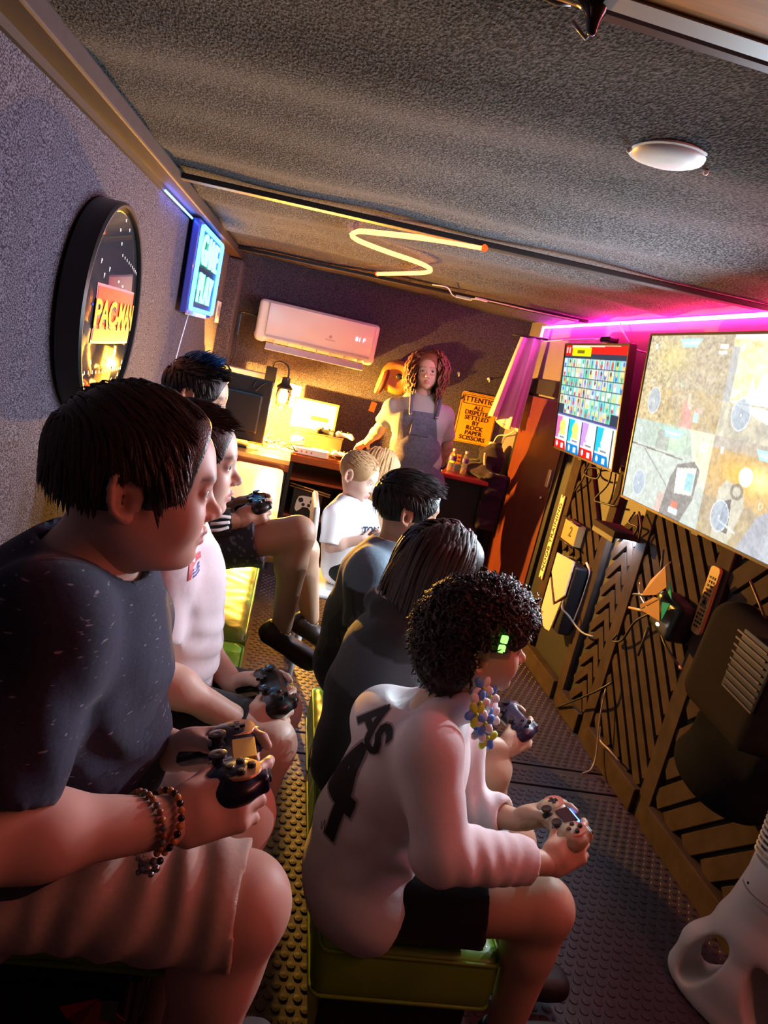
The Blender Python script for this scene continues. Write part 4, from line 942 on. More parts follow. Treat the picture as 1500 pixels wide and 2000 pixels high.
M_pr = mat('print_red', srgb(225, 85, 60)[:3], .35, coat=.3); M_py = mat('print_yellow', srgb(240, 190, 70)[:3], .35, coat=.3); M_po = mat('print_pink', srgb(235, 130, 140)[:3], .35); M_pk = mat('print_shadow', srgb(40, 45, 80)[:3], .4)
huggrid(.43, .165, (.005, -.005), .0012, 'panel_border', M_po); huggrid(.415, .15, (.005, -.005), .0024, 'panel', M_pr)
v, f = text_mesh('PAC-MAN', .105, .0005, .004, .95); obj_from('letter_shadow', hug((v*V(1, .95, 1)) @ RWL.T + onface(.005, -.005, .0036)+V(0, .006, -.008)), f, M_pk, ds)
v, f = text_mesh('PAC-MAN', .105, .0005, .003, .95); obj_from('lettering', hug((v*V(1, .95, 1)) @ RWL.T + onface(.005, -.005, .0050)), f, M_py, ds)
M_dot = mat('print_dot', (.85, .85, .9), .4)
def dash(y, z, w=.012, h=.006, m=None, n='maze_mark'):
    if math.hypot(y, z) > dr_-.03: return
    q = MB(); q.box(onface(y, z, -.001), (.0012, w, h)); q.build(n, m or M_dot, ds)
M_mz = mat('print_blue', srgb(60, 80, 200)[:3], .4)
for k in range(15): dash(-.235+k*.031, -.17, .007, .011)
for k in range(9): dash(.0+k*.03, .17-.004*k, .006, .012)
for k in range(5): dash(-.02+k*.05, .095-.01*k, .016, .007)
for (y, z) in ((.02, .27), (.07, .25), (-.04, .235), (-.02, .20), (-.12, .12), (-.16, .10), (-.19, .135), (-.1, -.20), (0, -.205), (.08, -.2), (-.13, -.23), (-.02, -.24), (.05, -.235), (-.17, -.14), (.2, -.15), (.17, -.19)): dash(y, z, .009, .014)
for (y, z, w) in ((-.21, -.165, .03), (-.22, .03, .03), (-.19, -.19, .05), (-.05, -.215, .07), (.1, -.21, .07), (-.06, -.245, .05)): dash(y, z-.012, w, .005, M_mz)
q = MB(); q.lathe([(.013, 0), (.013, .001)], onface(.06, -.155), RWL, 14); q.build('pink_dot', M_po, ds)
# light switch grille near the corner
gp = thing('vent_plate', 'small white slotted plate on the carpeted wall near the corner column', 'wall plate', (LW(5.0), 5.0, 1.5))
gx_ = LW(5.02)+.004
q = MB(); q.box((gx_, 5.03, 1.565), (.008, .19, .14), bev=.002); q.build('plate', M_plast_w, gp)
for k in range(7): q = MB(); q.box((gx_+.005, 4.965+.022*k, 1.565+.012*(k % 2)), (.004, .006, .085-.02*(k % 3))); q.build('slot', mat('slot_grey', (.25, .22, .22), .6), gp)
# ------------------------------------------------------------------ ceiling fittings
dm = thing('dome_light', 'round white dome light, unlit, on the carpeted ceiling', 'ceiling light', (.625, 1.43, 1.99))
q = MB(); q.lathe([(0, -.013), (.03, -.012), (.055, -.009), (.070, -.003), (.074, .002), (.074, .012)], (.622, 1.43, 1.998), None, 40); q.build('dome', mat('frosted_white', (.72, .74, .76), .35, sss=.0), dm, True)
q = MB(); q.lathe([(.074, -.004), (.079, -.003), (.079, .012)], (.622, 1.43, 2.000), None, 40); q.build('ring', M_plast_w, dm, .6)
for s in (-1, 1): q = MB(); q.sphere((.622+.082*s, 1.43, 1.989), .006, 8, 6); q.build('screw', M_plast_w, dm, True)
ht = thing('roof_hatch', 'aluminium edged roof hatch with an amber wood lining and dark latch', 'hatch', (.5, .85, 1.95))
q = MB(); q.box((.72, .928, 1.958), (.92, .016, .020)); q.build('inner_rail', mat('maroon_rail', (.12, .07, .08), .35, .5), ht)
q = MB(); q.box((.72, .886, 1.955), (.92, .032, .022)); q.build('aluminium_rail', mat('hatch_aluminium', (.45, .45, .47), .4, .7), ht)
q = MB(); q.box((.72, .83, 1.958), (.92, .075, .022)); q.build('wood_lining', mat('pale_wood', srgb(205, 140, 55)[:3], .45, var=.2, vscale=6, stretch=(1, 10, 10)), ht)
S = Shape(); S.cap((.215, .925, 1.972), (.255, .905, 1.955), .022, .016, .01); S.cap((.255, .905, 1.955), (.262, .915, 1.925), .014, .007, .01); v, f = S.mesh(.004); obj_from('latch', v, f, mat('smoked_plastic', (.03, .016, .016), .2, coat=.6), ht, True)
q = MB(); q.tube([(.24, .93, 1.935), (.262, .935, 1.924), (.275, .925, 1.95)], .003, 6); q.build('latch_clip', M_chrome, ht, True)
p = [V(.10+.017*k, .985-.006*k, 1.975-.002*k) for k in range(9)]
q = MB(); q.tube(p, [.010 if k % 2 else .007 for k in range(9)], 8); q.build('spring', mat('dark_spring', (.08, .06, .06), .35, .6), ht, True)
# wire and connector along the far cover strip
wr_ = thing('ceiling_wire', 'white wire with inline connectors running along the far cover strip', 'wire', (1.0, 4.4, 1.97))
wp = [PZ(845, 556, 1.972), PZ(873, 561, 1.968), PZ(885, 577, 1.966), PZ(905, 582, 1.966), PZ(940, 585, 1.97), PZ(975, 592, 1.97), PZ(1030, 605, 1.97), PZ(1085, 617, 1.97), PZ(1130, 626, 1.972)]
q = MB(); q.tube(arc_pts(wp, 5), .0035, 6); q.build('wire', M_cable_w, wr_, True)
q = MB(); q.bar(PZ(890, 578, 1.965), PZ(922, 585, 1.965), .022, .016, (0, 0, 1), bev=.004); q.build('connector', M_plast_w, wr_)
q = MB(); q.bar(PZ(928, 582, 1.967), PZ(952, 588, 1.967), .016, .014, (0, 0, 1), bev=.004); q.build('connector', M_plast_w, wr_)
# pink leads on the upper screen wall
for pts, lab in ((([PX(1212, 632, 1.63), PX(1218, 650, 1.63), PX(1228, 668, 1.62)]), 'thin white lead dropping from the light strip to the small television'), (([PX(1237, 672, 1.6), PX(1232, 676, 1.6), PX(1245, 684, 1.6), PX(1263, 689, 1.56)]), 'thin white lead between the two televisions')):
    q = MB(); q.tube(arc_pts(pts, 6), .004, 6); tag(q.build('thin_lead', M_cable_w, None, True), lab, 'wire')
q = MB(); q.box(PX(1190, 664, 1.60), (.06, .12, .03), bev=.008); tag(q.build('set_top_box', M_plast_b), 'small black receiver on top of the smaller television', 'receiver')
q = MB(); q.tube([PX(1052, 668, 1.62), PX(1100, 664, 1.62), PX(1180, 662, 1.62)], .004, 6); tag(q.build('thin_lead', M_cable_w, None, True), 'thin lead along the wall above the smaller television', 'wire')
# ------------------------------------------------------------------ gear on the slatted wall
def vtext(par, txt, c, size, m, depth=.0006):
    """lettering that climbs upwards on the screen wall"""
    v, f = text_mesh(txt, size, depth, .0012, 1.06); R = np.stack([V(0, 0, 1), V(0, 1, 0), V(-1, 0, 0)], 1); return obj_from('lettering', v @ R.T + np.asarray(c), f, m, par)
sn = thing('vertical_name_plate', 'narrow cream ticket shaped plate with dark letters beside the door', 'sign', (1.60, 3.86, .48))
P_ = [(-.25, -.026), (-.235, -.026), (-.235, -.008), (-.25, -.008)]
P_ = [(-.252, -.027), (.252, -.027), (.252, -.012), (.238, -.008), (.238, .008), (.252, .012), (.252, .027), (-.252, .027), (-.252, .012), (-.238, .008), (-.238, -.008), (-.252, -.012)]
RV = np.stack([V(0, 0, 1), V(0, 1, 0), V(-1, 0, 0)], 1)
q = MB(); q.prism(P_, RV, (1.618, 3.835, .735), .006); q.build('plate', mat('cream_plate', srgb(250, 225, 175)[:3], .5), sn)
vtext(sn, 'NOOB TRAINING', (1.6115, 3.835, .735), .050, M_ink)
bh = thing('wall_bracket_box', 'cream card in a black clip frame above the white console', 'holder', (1.60, 3.55, .78))
q = MB(); q.box((1.612, 3.57, .835), (.045, .19, .115), bev=.004); q.build('case', mat('cream_box', srgb(175, 145, 90)[:3], .5), bh)
for z in (.775, .897): q = MB(); q.tube([(1.60, 3.47, z), (1.58, 3.47, z), (1.58, 3.67, z), (1.60, 3.67, z)], .006, 6); q.build('clip', M_plast_b, bh, True)
RT = np.stack([V(0, -1, 0), V(0, 0, 1), V(-1, 0, 0)], 1)      # text on the screen wall
v, f = text_mesh('2', .075, .0006, .002); obj_from('numeral', v @ RT.T + V(1.5885, 3.555, .838), f, M_ink, bh)
# white console with two shell plates
ps = thing('wall_console', 'white and black game console mounted upright on the slatted wall', 'game console', (1.58, 3.44, .33))
q = MB(); q.box((1.595, 3.40, .53), (.07, .20, .37), bev=.012); q.build('core', M_plast_b, ps)
M_ps = mat('console_white', srgb(250, 215, 195)[:3], .4)
for P_ in ([(-.115, .185), (.115, .205), (.115, .02), (.03, -.045), (-.115, .075)], [(-.115, .045), (.02, -.07), (.10, -.015), (.06, -.20), (-.02, -.215), (-.115, -.15)]):
    q = MB(); q.prism([(a, b_) for a, b_ in P_][::-1], RT, (1.556, 3.44, .53), .008); q.build('shell_plate', M_ps, ps)
q = MB(); q.tube(arc_pts([(1.628, 3.35, .735), (1.628, 3.29, .71), (1.628, 3.275, .66), (1.628, 3.29, .50), (1.628, 3.33, .34)], 5), .006, 6); q.build('rear_edge', M_ps, ps, True)
for k in range(14): q = MB(); q.box((1.562, 3.305, .40+.018*k), (.008, .006, .010)); q.build('vent_fin', M_darktrim, ps)
q = MB(); q.tube(arc_pts([(1.56, 3.34, .52), (1.545, 3.30, .49), (1.57, 3.26, .47), (1.60, 3.22, .44), (1.60, 3.12, .44), (1.61, 3.03, .46)], 6), .005, 6); tag(q.build('console_cable', mat('grey_cable', (.25, .24, .23), .45), None, True), 'grey cable leaving the white wall console', 'cable')
# downlight over the chevrons
dl = thing('wall_downlight', 'small wooden box downlight glowing over the chevron slats', 'lamp', (1.58, 3.03, .96))
q = MB(); q.box((1.572, 3.03, .985), (.14, .235, .030), bev=.003); q.build('box', M_slat, dl)
q = MB(); q.box((1.51, 3.03, .972), (.012, .225, .052), bev=.002); q.build('front_board', M_black, dl)
q = MB(); q.box((1.60, 2.97, .966), (.05, .06, .006)); q.build('led_lens', emat('cool_white_led', (.55, .74, 1.0), 140), dl)
q = MB(); q.box((1.60, 3.08, .966), (.05, .06, .006)); q.build('led_lens', emat('cool_white_led', (.55, .74, 1.0), 140), dl)
# faceted router with antennas
ro = thing('faceted_router', 'tan faceted router with green accents and black antennas on the slatted wall', 'router', (1.52, 2.42, .78))
S = Shape(); S.rbox((1.585, 2.43, .80), (.05, .085, .075), .025, rotx(.15), .02); v, f = S.mesh(.006); obj_from('body', v, f, M_plast_b, ro, True)
M_ro = mat('router_tan', srgb(200, 150, 85)[:3], .4, .2); M_rg = mat('router_green', srgb(30, 190, 140)[:3], .4)
def facet(name, P_, m, th=.004):
    P_ = np.array(P_); n = nrm(np.cross(P_[1]-P_[0], P_[2]-P_[0])); n = n if n[0] < 0 else -n; k = len(P_)
    v = np.vstack([P_, P_-n*th]); f = [tuple(range(k)), tuple(range(2*k-1, k-1, -1))]+[(i, k+i, k+(i+1) % k, (i+1) % k) for i in range(k)]; return obj_from(name, v, f, m, ro)
A = lambda y, z, x: V(x, y, z)
facet('facet', [A(2.525, .905, 1.505), A(2.425, 1.015, 1.50), A(2.40, .995, 1.47), A(2.53, .835, 1.49)], M_ro)
facet('facet', [A(2.40, .995, 1.47), A(2.375, .925, 1.485), A(2.43, .875, 1.49), A(2.53, .835, 1.49)], M_ro)
facet('facet', [A(2.52, .80, 1.49), A(2.43, .865, 1.485), A(2.40, .868, 1.485), A(2.515, .785, 1.495)], M_ro)
facet('facet', [A(2.51, .782, 1.495), A(2.40, .866, 1.488), A(2.375, .79, 1.50)], M_ro)
facet('accent', [A(2.373, .945, 1.492), A(2.345, .890, 1.50), A(2.373, .905, 1.496)], M_rg); facet('accent', [A(2.385, .862, 1.492), A(2.345, .872, 1.50), A(2.368, .795, 1.502)], M_rg)
for a, b_ in (((2.53, .84), (2.66, .80)), ((2.50, .91), (2.545, 1.03)), ((2.52, .775), (2.66, .74)), ((2.48, .73), (2.49, .60))):
    q = MB(); q.tube([(1.53, a[0], a[1]), (1.53, b_[0], b_[1])], [.007, .005], 6); q.build('antenna', mat('antenna_brown', srgb(70, 55, 45)[:3], .4) if b_[1] != .74 else M_ro, ro, True)
q = MB(); q.sphere((1.512, 2.40, .77), (.004, .012, .007)); q.build('status_light', emat('status_white', (.8, .9, 1), 5), ro, True)
# remote control clipped to the post
re_ = thing('remote_control', 'slim tan remote control clipped to a slat post below the large television', 'remote', (1.61, 2.305, .79))
q = MB(); q.prism(rrect(.058, .26, .016, 4), RT, (1.616, 2.305, .92), .012); q.build('shell', mat('remote_tan', srgb(165, 120, 62)[:3], .45), re_)
for r in range(13):
    for c_ in range(3):
        if r in (6,): continue
        q = MB(); q.box((1.6032, 2.291+.014*c_, .818+.0158*r), (.003, .008, .009)); q.build('key', M_plast_b if (r*3+c_) % 7 else mat('key_red', srgb(170, 60, 45)[:3], .4), re_)
q = MB(); q.lathe([(.014, 0), (.014, .002), (.008, .002), (.008, .0)], (1.604, 2.305, .912), RT, 16); q.build('nav_ring', M_plast_b, re_)
# speaker hanging lower down, with a mesh grille
sp_ = thing('wall_speaker', 'dark rounded speaker with a mesh grille low on the slatted wall', 'speaker', (1.52, 1.95, .6))
S = Shape(); S.rbox((1.55, 1.90, .80), (.085, .21, .19), .07, rotx(.10), .0); v, f = S.mesh(.008); obj_from('cabinet', v, f, mat('speaker_fabric', srgb(36, 30, 28)[:3], .9, spec=.06, bump=(400, .4, .002)), sp_, True)
q = MB(); q.box((1.46, 1.80, .86), (.01, .16, .20), rotx(.10), bev=.004); q.build('grille_frame', M_plast_b, sp_)
for k in range(9): q = MB(); q.box((1.452, 1.80+.002*k, .77+.022*k), (.004, .15, .006), rotx(.10)); q.build('grille_bar', mat('grille_purple', (.05, .03, .06), .5), sp_)
S = Shape(); S.ell((1.52, 1.83, .50), (.12, .20, .10), None, .03); S.rbox((1.55, 1.83, .60), (.07, .17, .05), .03, None, .04); v, f = S.mesh(.010); tag(obj_from('black_bag', v, f, mat('black_bag_cloth', (.006, .006, .008), .9, spec=.04, bump=(60, .3, .004)), None, True), 'slack black bag hanging under the dark speaker', 'bag')
# cables over the slats
def cable(pts, lab, m=M_cable_b, r=.005, x=None): q = MB(); q.tube(arc_pts(pts, 6), r, 6); return tag(q.build('wall_cable', m, None, True), lab, 'cable')
cable([PX(1150, 905, 1.60), PX(1141, 925, 1.58), PX(1165, 935, 1.58), PX(1172, 918, 1.58), PX(1150, 915, 1.60), PX(1136, 940, 1.6), PX(1122, 960, 1.62)], 'black cable looping out below the smaller television')
cable([PX(1196, 910, 1.60), PX(1188, 945, 1.60), PX(1162, 975, 1.60), PX(1175, 982, 1.60), PX(1205, 989, 1.61)], 'black cable zigzagging from the smaller television to a post')
cable([PX(1203, 925, 1.60), PX(1197, 960, 1.60), PX(1190, 985, 1.61)], 'short black cable hanging beside the smaller television')
cable([PX(1240, 1000, 1.60), PX(1228, 1020, 1.59), PX(1245, 1030, 1.59), PX(1238, 1045, 1.6)], 'tangled black cable above the wooden downlight')
cable([PX(1248, 1000, 1.60), PX(1252, 1030, 1.59), PX(1246, 1060, 1.60)], 'black cable dropping from the large television past the downlight')
cable([PX(1270, 1198, 1.58), PX(1240, 1215, 1.58), PX(1215, 1250, 1.60), PX(1196, 1252, 1.60), PX(1205, 1240, 1.6)], 'black cable swinging from the router across the chevrons')
cable([PX(1088, 1382, 1.60), PX(1130, 1365, 1.58), PX(1165, 1350, 1.57), PX(1196, 1333, 1.60)], 'thick black cable across the foot of the chevrons')
cable([PX(1290, 1235, 1.56), PX(1302, 1265, 1.55), PX(1332, 1308, 1.58)], 'dark cable with a pale end hanging below the router')
cable([PX(1320, 1290, 1.575), PX(1332, 1308, 1.575)], 'pale tan cable tip below the router', mat('tan_cable', srgb(190, 150, 110)[:3], .4))
cable([PX(1183, 1345, 1.60), PX(1172, 1400, 1.585), PX(1165, 1470, 1.58), PX(1155, 1502, 1.55), PX(1138, 1511, 1.50)], 'pale grey cord falling from the slats onto the mat', mat('pale_cord', srgb(150, 135, 120)[:3], .45), .004)
cable([PX(1172, 1420, 1.60), PX(1172, 1445, 1.59), PX(1190, 1465, 1.58), PX(1210, 1488, 1.6)], 'pale cord curling round a post foot', mat('pale_cord', srgb(150, 135, 120)[:3], .45), .004)
cable([PX(1378, 1380, 1.52), PX(1388, 1405, 1.5), PX(1402, 1420, 1.5), PX(1418, 1418, 1.52)], 'shiny pale cord end under the dark speaker', mat('shiny_cord', (.6, .55, .52), .25, .5), .004)
cable([PX(1466, 1136, 1.58), PX(1482, 1175, 1.56), PX(1495, 1210, 1.56)], 'dark red cable dropping from the large television', mat('red_cable', (.10, .03, .03), .4))
cable([PX(1250, 1137, 1.6), PX(1249, 1160, 1.6), PX(1262, 1185, 1.58), PX(1270, 1196, 1.57)], 'thin pale lead curving into the router', mat('shiny_cord', (.6, .55, .52), .25, .5), .003)
# ------------------------------------------------------------------ tower fan
fn = thing('tower_fan', 'white tower fan on an arched oval base on the rubber mat', 'fan', (1.485, 1.46, 0), m4(rotz(math.radians(-62))).to_3x3())
M_fan = mat('fan_white', (.74, .71, .69), .38); fx = fy = 0.0
S = Shape(); S.loft([(0, 0, .03), (0, 0, .12), (0, 0, .24), (0, 0, .42)], (.195, .175, .115, .082), (.105, .095, .082, .078), (1, 0, 0), .03); S.plane((0, 0, .003), (0, 0, -1))
for s_ in (-1, 1):
    RH_ = roty(-.42*s_)
    def fhole(X, Y, Z, s_=s_, R=RH_):
        x = X-.086*s_; z = Z-.125; a = x*R[0, 0]+z*R[2, 0]; c = x*R[0, 2]+z*R[2, 2]
        return (np.sqrt((a/.040)**2+(c/.105)**2)-1)*.040+0*Y
    S._add(fhole, (-.25, -.2, .0), (.25, .2, .30), .012, -1)
v, f = S.mesh(.006); obj_from('arched_base', v, f, M_fan, fn, True, local=True)
q = MB(); q.lathe([(.083, .37), (.084, .38), (.080, .46), (.078, .472), (0, .473)], (0, 0, 0), None, 32); q.lathe([(0, .999), (.077, 1.0), (.076, 1.02), (.070, 1.06), (.05, 1.075), (0, 1.08)], (0, 0, 0), None, 32)
for a_ in range(22):        # shell round the back, open behind the grille
    b0, b1 = math.radians(-30+10*a_), math.radians(-20+10*a_)
    q.add([(r_*math.cos(t_), r_*math.sin(t_), z_) for r_ in (.077, .072) for t_ in (b0, b1) for z_ in (.47, 1.0)], [(0, 2, 3, 1), (4, 5, 7, 6), (0, 1, 5, 4), (2, 6, 7, 3)])
q.build('column', M_fan, fn, .7, local=True)
q = MB(); q.lathe([(0, .475), (.045, .476), (.045, .997), (0, .998)], (0, 0, 0), None, 20); q.build('blower_drum', mat('blower_plastic', (.16, .15, .16), .6), fn, .7, local=True)
q = MB(); q.lathe([(.0855, .385), (.0855, .389)], (0, 0, 0), None, 32); q.build('seam', mat('fan_seam', (.3, .28, .27), .5), fn, local=True)
q = MB(); q.sphere((-.05, -.066, .40), .004, 8, 6); q.build('screw_hole', M_ink, fn, local=True)
for k in range(34):
    z = .478+.0155*k; a0, a1 = math.radians(190), math.radians(330)
    P_ = [(.0815*math.cos(a), .0815*math.sin(a), z+.012*math.sin((a-a0)*1.2)) for a in np.linspace(a0, a1, 9)]
    q = MB(); q.tube(P_, .0042, 5); q.build('grille_slat', M_fan, fn, True, local=True)
# ------------------------------------------------------------------ people
M_skin = mat('skin', (0.6, 0.4, 0.3), 0.48, attr='tint', sss=0.12, bump=(900, 0.10, 0.0006), spec=0.4)
M_sclera = mat('eye_white', (0.75, 0.74, 0.72), 0.15, coat=0.5); M_iris = mat('eye_iris', (0.05, 0.06, 0.07), 0.1, coat=1.0); M_pupil = mat('eye_pupil', (0.004, 0.004, 0.004), 0.1, coat=1.0)
def hairmat(name, col, rough=0.38):
    m = mat(name, col, rough+.08, spec=0.4, bump=(350, .5, .002))
    return m

class Head:
    def __init__(s, C, yaw, pitch=0.0, roll=0.0, sc=0.93, chub=1.0, skin=(0.62, 0.40, 0.30), open_=0.0052, nose=1.0):
        s.C = np.asarray(C, float); s.R = rotz(math.radians(yaw)) @ roty(math.radians(pitch)) @ rotx(math.radians(roll)); s.sc = sc; s.chub = chub; s.skin = np.array(skin); s.open = open_; s.nose = nose
    def L(s, x, y, z): return s.C + s.R @ (s.sc*V(x, y, z))
    def inv(s, P_): return ((np.asarray(P_)-s.C) @ s.R)/s.sc
    def shape(s):
        S = Shape(); k = s.sc; R = s.R; ch = s.chub
        E = lambda c, r, kk=0.02, op=1, RR=None: S.ell(s.L(*c), np.array(r)*k, R if RR is None else R @ RR, kk*k, op)
        Cc = lambda a, b, ra, rb=None, kk=0.01, op=1: S.cap(s.L(*a), s.L(*b), ra*k, (ra if rb is None else rb)*k, kk*k, op)
        E((-.012, 0, .028), (.095, .073, .083)); E((.030, 0, .030), (.058, .058, .052), .03)
        E((.035, 0, -.035), (.052, .052*ch, .058), .03); E((.028, 0, -.068), (.056, .044*ch, .040), .03)
        for y in (-1, 1):
            E((.004, .043*y*ch, -.055), (.030, .015, .032), .03); E((.052, .031*y*ch, -.038), (.029, .026, .030), .025)
        E((.070, 0, -.096), (.020, .020, .017), .02)
        if ch > 1.05: E((.030, 0, -.100), (.045, .040, .020), .03)
        Cc((.080, -.030, .016), (.080, .030, .016), .0105, None, .018)
        for y in (-1, 1): E((.101, .034*y, -.001), (.020, .017, .013), .012, -1)
        n = s.nose
        Cc((.083, 0, .004), (.100*1.0+.004*n, 0, -.030), .0062, .0088, .012); E((.104+.002*n, 0, -.034), (.0105, .0105, .0095), .008)
        for y in (-1, 1): E((.095, .0105*y, -.038), (.0095, .0075, .0075), .006); E((.099, .0065*y, -.0455), (.0035, .0028, .0028), .003, -1)
        Cc((.084, -.017, -.066), (.0945, 0, -.0615), .0045, .0062, .006); Cc((.084, .017, -.066), (.0945, 0, -.0615), .0045, .0062, .006)
        Cc((.084, -.014, -.0735), (.0915, 0, -.0765), .0050, .0065, .006); Cc((.084, .014, -.0735), (.0915, 0, -.0765), .0050, .0065, .006)
        Cc((.091, -.017, -.0685), (.1005, 0, -.0695), .0013, .0013, .003, -1); Cc((.091, .017, -.0685), (.1005, 0, -.0695), .0013, .0013, .003, -1)
        E((.098, 0, -.088), (.007, .016, .004), .008, -1)
        for y in (-1, 1):
            E((.0735, .0325*y, -.0005), (.0142, .0150, .0136), .006); E((.0890, .0355*y, -.001), (.0105, .0140, s.open), .0020, -1)
        # ears
        for y in (-1, 1):
            def ep(a, b, out): return (-.012-.28*out*1.0-.010*0+a, y*(.070+out*.9), -.012+b)
            pts = []
            for i in range(11):
                t = math.radians(-70+i*28); a = -.004+.0175*-math.cos(t)*0.95; b = .030*math.sin(t)
                pts.append(ep(-.012-.0165*math.cos(t-0.25)*1.0+.004, b+.004, .006+.010*(0.5+0.5*math.cos(t))))
            for i in range(10): Cc(pts[i], pts[i+1], .0048, None, .004)
            E(ep(-.012, .002, .008), (.015, .0045, .026), .006); E(ep(-.004, -.024, .008), (.0085, .0055, .0095), .006)
            E(ep(-.006, -.004, .0165), (.0105, .0105, .0145), .004, -1); E(ep(-.011, .014, .0155), (.0085, .0065, .0085), .003, -1)
            Cc(ep(.004, .004, .004), ep(.002, -.010, .008), .005, None, .006)
        return S
    def tint(s, v, extra=None, brow=(0.10, 0.065, 0.045), lip=(0.52, 0.20, 0.18), browA=0.75):
        q = s.inv(v); c = np.tile(s.skin, (len(v), 1)); x, y, z = q[:, 0], np.abs(q[:, 1]), q[:, 2]
        def mixc(m, col): nonlocal c; m = np.clip(m, 0, 1)[:, None]; c = c*(1-m)+m*np.array(col)
        mixc(0.35*np.exp(-((y-.036)/.016)**2-((z+.035)/.018)**2)*(x > .03), s.skin*V(1.08, .72, .68))
        mixc(0.22*np.exp(-(y/.014)**2-((z+.036)/.012)**2)*(x > .08), s.skin*V(1.05, .75, .72))
        lm = np.exp(-((z+.0625+.11*y)/.0055)**4)+np.exp(-((z+.0755-.08*y)/.0062)**4); mixc(0.75*lm*(y < .019)*(x > .078), lip)
        bz = .0215+.0035*np.sin(np.clip((y-.012)/.036, 0, 1)*PI)-.10*np.maximum(y-.036, 0)
        mixc(browA*np.exp(-((z-bz)/.0034)**2)*(y > .013)*(y < .052)*(x > .055), brow)
        ez = np.hypot((y-.0335)/.0125, (z+.001)/(s.open+.0012)); mixc(0.8*np.exp(-((ez-1.0)/.16)**2)*(x > .07)*(z > -.001)*(y > .014), (0.03, 0.02, 0.018))
        mixc(0.35*(y > .066)*np.exp(-((x+.03)/.03)**2-((z+.012)/.035)**2), s.skin*V(1.1, .7, .62))
        if extra is not None: c = extra(q, c)
        return c
    def eyes(s, parent, gaze=(0.0, 0.0)):
        for y in (-1, 1):
            g = rotz(gaze[0]) @ roty(gaze[1]); Rz = s.R @ g @ np.stack([V(0, 0, -1), V(0, 1, 0), V(1, 0, 0)], 1)
            q = MB(); r = .0123*s.sc; prof = [(0.0, -r)]
            angs = [150, 120, 90, 60, 40, 27, 14, 0]
            prof = [(r*math.sin(math.radians(a)), r*math.cos(math.radians(a))) for a in [180]+angs]
            q.lathe(prof, s.L(.0735, .0325*y, -.0005), Rz, 14)
            per = 14; nm = [0]*(per*5)+[1]*(per*2)+[2]*per
            nm = (nm+[2]*10)[:len(q.f)]
            obj_from('eye', np.vstack(q.v), q.f, None, parent, True, mats=[M_sclera, M_iris, M_pupil], fm=nm)

def capsect(S, a, b, ra, rb, k=0.015, grow=0.0):
    """limb sleeve with a flat end at b"""
    a = np.asarray(a, float); b = np.asarray(b, float); ab = b-a; L2 = ab.dot(ab); ax = ab/math.sqrt(L2); rm = max(ra, rb)
    def fn(X, Y, Z):
        t = np.clip(((X-a[0])*ab[0]+(Y-a[1])*ab[1]+(Z-a[2])*ab[2])/L2, 0, 1.2)
        d = np.sqrt((X-a[0]-t*ab[0])**2+(Y-a[1]-t*ab[1])**2+(Z-a[2]-t*ab[2])**2)-(ra+(rb-ra)*t)
        e = (X-b[0])*ax[0]+(Y-b[1])*ax[1]+(Z-b[2])*ax[2]
        return np.maximum(d, e)
    S._add(fn, np.minimum(a, b)-rm, np.maximum(a, b)+rm, k, 1)

def hand(S, wrist, d, n, s, size=1.0, curl=(40, 45, 50, 55), spread=1.0, thumb=None, armr=0.022, arm=None, back=60.0):
    """wrist point, d towards the knuckles, n palm side, s thumb side"""
    d = nrm(d); n = nrm(np.asarray(n)-d*d.dot(n)); s_ = np.cross(d, n); s_ = s_ if s_.dot(s) > 0 else -s_
    w = np.asarray(wrist, float); z = size
    S.rbox(w+d*.047*z, (.043*z, .036*z, .0135*z), .012*z, np.stack([d, s_, n], 1), 0.018)
    S.cap(w, w+d*.03*z, .021*z, .022*z, .02)
    if arm is not None: S.cap(arm, w, armr, .0205*z, .012)
    for i, (o, L) in enumerate(((.0275, .068), (.0095, .075), (-.0085, .070), (-.0260, .056))):
        p = w+d*(.086 if i else .083)*z+s_*o*z - (d*.006*z if i == 3 else 0); a = 0.0; r = (.0088, .0090, .0086, .0076)[i]*z
        dirv = d
        for j, fr in enumerate((.45, .30, .25)):
            a += math.radians(curl[i])*(0.75 if j == 0 else 1.1)
            dirv = nrm(d*math.cos(a)+n*math.sin(a)+s_*0.05*spread*(1.5-i))
            p2 = p+dirv*L*fr*z; S.cap(p, p2, r, r*0.93, 0.004 if j else 0.008); r *= 0.93; p = p2
    t = thumb or (0.75, 0.55, 0.45)
    p = w+d*.026*z+s_*.026*z+n*.006*z; dv = nrm(d*t[0]+s_*t[1]+n*t[2])
    p1 = p+dv*.036*z; S.cap(p, p1, .0125*z, .0105*z, .012); dv2 = nrm(dv*1.0+d*.35-s_*.15+n*.25); p2 = p1+dv2*.028*z; S.cap(p1, p2, .0102*z, .0092*z, .004); p3 = p2+nrm(dv2+d*.2)*.022*z; S.cap(p2, p3, .0092*z, .0074*z, .004)
    return S

